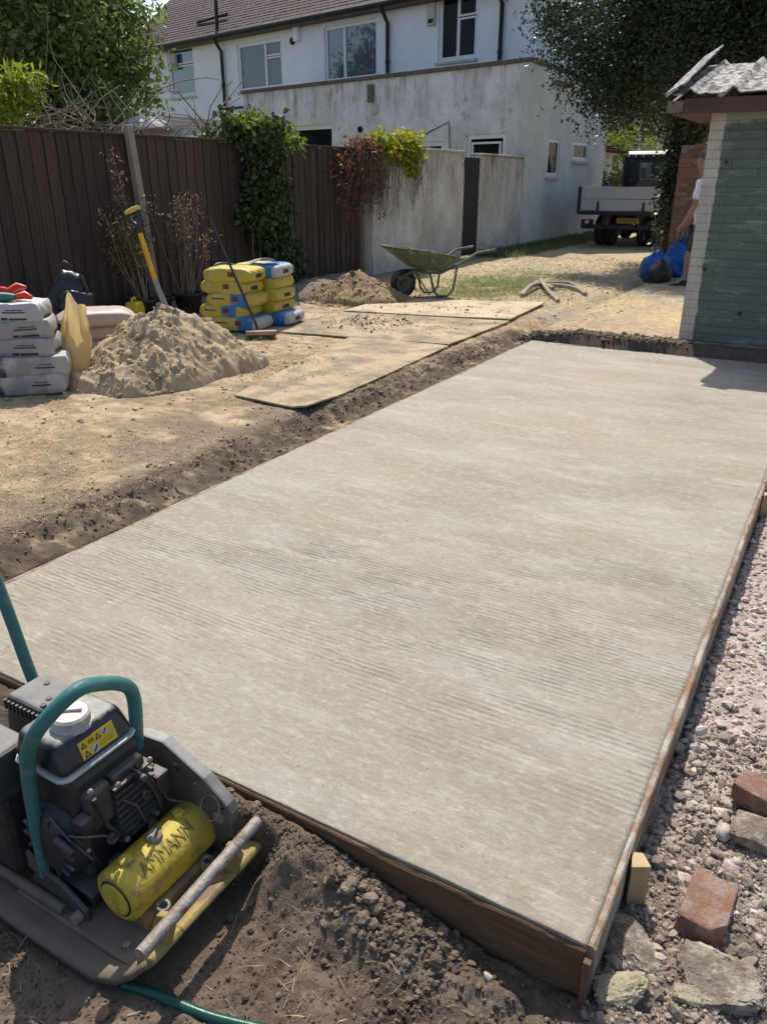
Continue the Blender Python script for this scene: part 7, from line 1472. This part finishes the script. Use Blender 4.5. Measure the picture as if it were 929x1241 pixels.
for (x_, y_, z_) in ((-1.275, 0.845, 0.215), (-1.275, 0.985, 0.215), (-1.29, 0.82, 0.05), (-1.29, 1.035, 0.14), (-1.262, 0.91, 0.19), (-1.262, 1.01, 0.19), (-1.262, 0.91, 0.02), (-1.262, 1.01, 0.02)): cp(MB().lathe([(0.0075, 0), (0.0075, 0.007), (0.004, 0.009)], (x_, y_, z_), (1, 0, 0), 6, smooth=False), 'hex_bolt', mc_bar)
for (x_, y_) in ((-1.45, 0.77), (-1.14, 0.775), (-1.14, 1.075), (-1.30, 0.765)): cp(MB().lathe([(0.014, 0), (0.014, 0.003), (0.010, 0.003), (0.010, 0.012), (0.006, 0.013)], (x_, y_, -0.128), (0, 0, 1), 6, smooth=False), 'deck_bolt', mc_bar)
for k in range(5): cp(MB().lathe([(0.0045, 0), (0.0045, 0.004)], (-1.37+k*0.062, 1.0775, 0.135-0.022*max(0, k-2)*1.6), (0, -1, 0), 8), 'rivet', mc_bar, gd)
cp(MB().tube(curve([(-1.20, 1.05, 0.05), (-1.24, 1.03, 0.06), (-1.26, 1.04, 0.10)], 4), 0.004, 6), 'breather_hose', mc_blk)
# fuel tank
TX0, TX1, TY0, TY1 = -1.485, -1.302, 0.803, 1.023
def taper(x0, x1, y0, y1, z0, z1, ins, ins2=None):
    i2 = ins if ins2 is None else ins2
    return MB().add([(x0, y0, z0), (x1, y0, z0), (x1, y1, z0), (x0, y1, z0), (x0+ins, y0+ins, z1), (x1-i2, y0+ins, z1), (x1-i2, y1-ins, z1), (x0+ins, y1-ins, z1)], [(3,2,1,0),(4,5,6,7),(0,1,5,4),(1,2,6,5),(2,3,7,6),(3,0,4,7)])
cp(MB().box((TX0+0.01, TY0+0.01, 0.218), (TX1-0.01, TY1-0.01, 0.250)), 'tank_underside', mc_alu, bevel=0.012)
cp(MB().prism([(TX0-0.004, TY0+0.02), (TX0+0.02, TY0-0.004), (TX1-0.02, TY0-0.004), (TX1-0.006, TY0+0.002), (TX1+0.004, TY0+0.02), (TX1+0.004, TY1-0.02), (TX1-0.006, TY1-0.002), (TX1-0.02, TY1+0.004), (TX0+0.02, TY1+0.004), (TX0-0.004, TY1-0.02)], (0, 0, 0.249), (1, 0, 0), (0, 1, 0), (0, 0, 0.007)), 'tank_seam', mc_cap, bevel=0.002)
tk = cp(taper(TX0, TX1, TY0, TY1, 0.254, 0.334, 0.016, 0.030), 'fuel_tank', mc_tank, bevel=0.022, seg=4)
for p in tk.data.polygons: p.use_smooth = True
cc_ = Vector((-1.372, 0.898, 0.330)); cpz = cp(MB().lathe([(0.048, 0.0), (0.048, 0.008), (0.044, 0.010), (0.045, 0.030), (0.040, 0.036), (0.004, 0.038)], cc_, (0.03, 0, 1), 14, smooth=False), 'fuel_cap', mc_cap)
cp(MB().box((-0.028, -0.005, 0.037), (0.028, 0.005, 0.044), Matrix.Translation(cc_) @ Matrix.Rotation(0.7, 4, 'Z')), 'cap_grip', mc_cap, cpz, bevel=0.002)
# warning label on the tank's front face (pictograms only)
sl0 = Vector((TX1, 0, 0.254)); su = Vector((0, 1, 0)); sv_ = Vector((-0.030, 0, 0.080)).normalized(); sn_ = su.cross(sv_).normalized()
if sn_.x < 0: sn_ = -sn_
def lab(a, b, d): return sl0+su*a+sv_*b+sn_*d
def lp_(pts, d, d0=0.0): return MB().prism([(a, b) for a, b in pts], sl0+sn_*d0, su, sv_, sn_*d)
m_lab = M('label_yellow', (0.62, 0.44, 0.02), (0.55, 0.38, 0.02), rough=0.45, scale=30, bump=0, dirt=(0.36, 0.30, 0.16), dirt_amt=0.25, dscale=30); m_labw = M('label_grey', (0.48, 0.42, 0.42), (0.42, 0.36, 0.36), rough=0.5, bump=0)
l0, l1, b0, b1 = 0.868, 0.968, 0.018, 0.062
lb = cp(lp_([(l0, b0), (l1, b0), (l1, b1), (l0, b1)], 0.0014, 0.0006), 'warning_label', m_lab, tk)
def tri(a, b, s): return [(a-s, b-s*0.8), (a+s, b-s*0.8), (a, b+s*0.9)]
def circ(a, b, s): return [(a+s*math.cos(k*math.pi/8), b+s*math.sin(k*math.pi/8)) for k in range(16)]
for (a, b, s) in ((0.880, 0.050, 0.0085), (0.921, 0.0505, 0.0085), (0.882, 0.028, 0.0095)): cp(lp_(tri(a, b, s), 0.0004, 0.0024), 'triangle_mark', m_ink, lb); cp(lp_(tri(a, b-0.0006, s*0.42), 0.0003, 0.0029), 'triangle_centre', m_lab, lb)
for (a, b, s) in ((0.942, 0.052, 0.0085), (0.906, 0.0275, 0.0105)): cp(lp_(circ(a, b, s), 0.0004, 0.0024), 'round_mark', m_labw, lb); cp(lp_([(a-s*.7, b-s*.4), (a-s*.4, b-s*.7), (a+s*.7, b+s*.4), (a+s*.4, b+s*.7)], 0.0003, 0.0029), 'round_slash', m_ink, lb)
for k in range(4): cp(lp_([(0.894+k*0.0042, 0.046), (0.896+k*0.0042, 0.046), (0.8965+k*0.0042, 0.055), (0.8945+k*0.0042, 0.055)], 0.0003, 0.0024), 'pictogram', m_ink, lb)
for k in range(3): cp(lp_([(0.920, 0.036-k*0.005), (0.960, 0.036-k*0.005), (0.960, 0.0365-k*0.005), (0.920, 0.0365-k*0.005)], 0.0003, 0.0024), 'text_line', m_ink, lb)
# air filter and exhaust guard
af = cp(taper(-1.665, -1.505, 0.905, 1.045, 0.185, 0.298, 0.012), 'air_filter', mc_box, bevel=0.012, seg=3)
for k in range(9): cp(MB().box((-1.652+k*0.0155, 0.9075, 0.262), (-1.6435+k*0.0155, 0.9145, 0.288), Matrix.Translation((0, -0.0015, 0))), 'vent_slot', mc_blk, af)
for (x_, y_) in ((-1.54, 0.96), (-1.53, 0.935), (-1.60, 1.0)): cp(MB().lathe([(0.008, 0), (0.008, 0.004)], (x_, y_, 0.297), (0, 0, 1), 10), 'screw', mc_blk, af)
mf = cp(taper(-1.66, -1.495, 0.745, 0.885, 0.13, 0.258, 0.014), 'exhaust_guard', mc_box, bevel=0.016, seg=3)
cp(MB().box((-1.63, 0.76, -0.10), (-1.50, 1.03, 0.19)), 'engine_rear', mc_blk, bevel=0.02)
# frame pieces near side
m_brk = mc_plate
cp(MB().prism([(-1.47, -0.095), (-1.43, -0.045), (-1.36, -0.055), (-1.275, -0.10), (-1.268, -0.135), (-1.32, -0.14)], (0, 0.775, 0), (1, 0, 0), (0, 0, 1), (0, 0.014, 0)), 'hoop_bracket', mc_alu, bevel=0.004)
cp(MB().lathe([(0.015, 0), (0.015, 0.02), (0.008, 0.024)], (-1.295, 0.774, -0.118), (0, -1, 0), 8, smooth=False), 'bracket_bolt', mc_bar)
cp(MB().prism([(-1.70, 0.03), (-1.66, 0.05), (-1.44, -0.075), (-1.46, -0.105), (-1.66, -0.04)], (0, 0.79, 0), (1, 0, 0), (0, 0, 1), (0, 0.012, 0)), 'side_frame', mc_plate, bevel=0.003)
cp(MB().tube([(-1.62, 0.76, -0.115), (-1.34, 0.765, -0.12)], 0.014, 10), 'cross_tube', mc_plate)
# teal lifting hoop
hp = [PY(57, 1058, 0.79), PY(42, 985, 0.785), PY(34, 930, 0.78), PY(36, 905, 0.78), PY(48, 882, 0.793), PY(75, 852, 0.835), PY(98, 834, 0.88), PY(118, 829, 0.93), PY(142, 828, 0.985), PY(157, 834, 1.02), PY(163, 850, 1.035), PY(165, 875, 1.038), PY(166, 905, 1.04)]
cp(MB().tube(curve(hp), 0.0172, 16), 'lifting_hoop', m_teal)
hd_ = [(-1.66, 1.065, -0.08), (-1.72, 1.065, 0.10), PY(38, 818, 1.065), PY(0, 715, 1.065), (-1.93, 1.065, 0.78), (-2.01, 1.05, 0.86), (-2.03, 1.0, 0.87), (-2.03, 0.80, 0.87), (-2.01, 0.75, 0.86), (-1.93, 0.735, 0.78), (-1.83, 0.735, 0.48), (-1.72, 0.735, 0.10), (-1.66, 0.735, -0.08)]
cp(MB().tube(curve(hd_, 6), 0.0165, 14), 'push_handle', m_teal)
# green hose under the plate
m_gh = M('green_hose', (0.010, 0.075, 0.052), (0.008, 0.05, 0.036), rough=0.3, scale=20, bump=0.1, dirt=(0.15, 0.12, 0.09), dirt_amt=0.1)
hq = [P(150, 1192, -0.155), P(185, 1203, -0.155), P(215, 1217, -0.155), P(255, 1232, -0.155), P(310, 1246, -0.155), P(380, 1262, -0.155)]
ghz = [Vector((p[0], p[1], float(gh(np.array([p[0]]), np.array([p[1]]))[0])+0.010)) for p in hq]; g0 = ghz[0]
o = MB().tube([p-g0 for p in curve(ghz)], 0.0115, 12).build('garden_hose', m_gh); o.location = g0; tag(o, 'dark green garden hose on the soil below the base plate', 'hose')
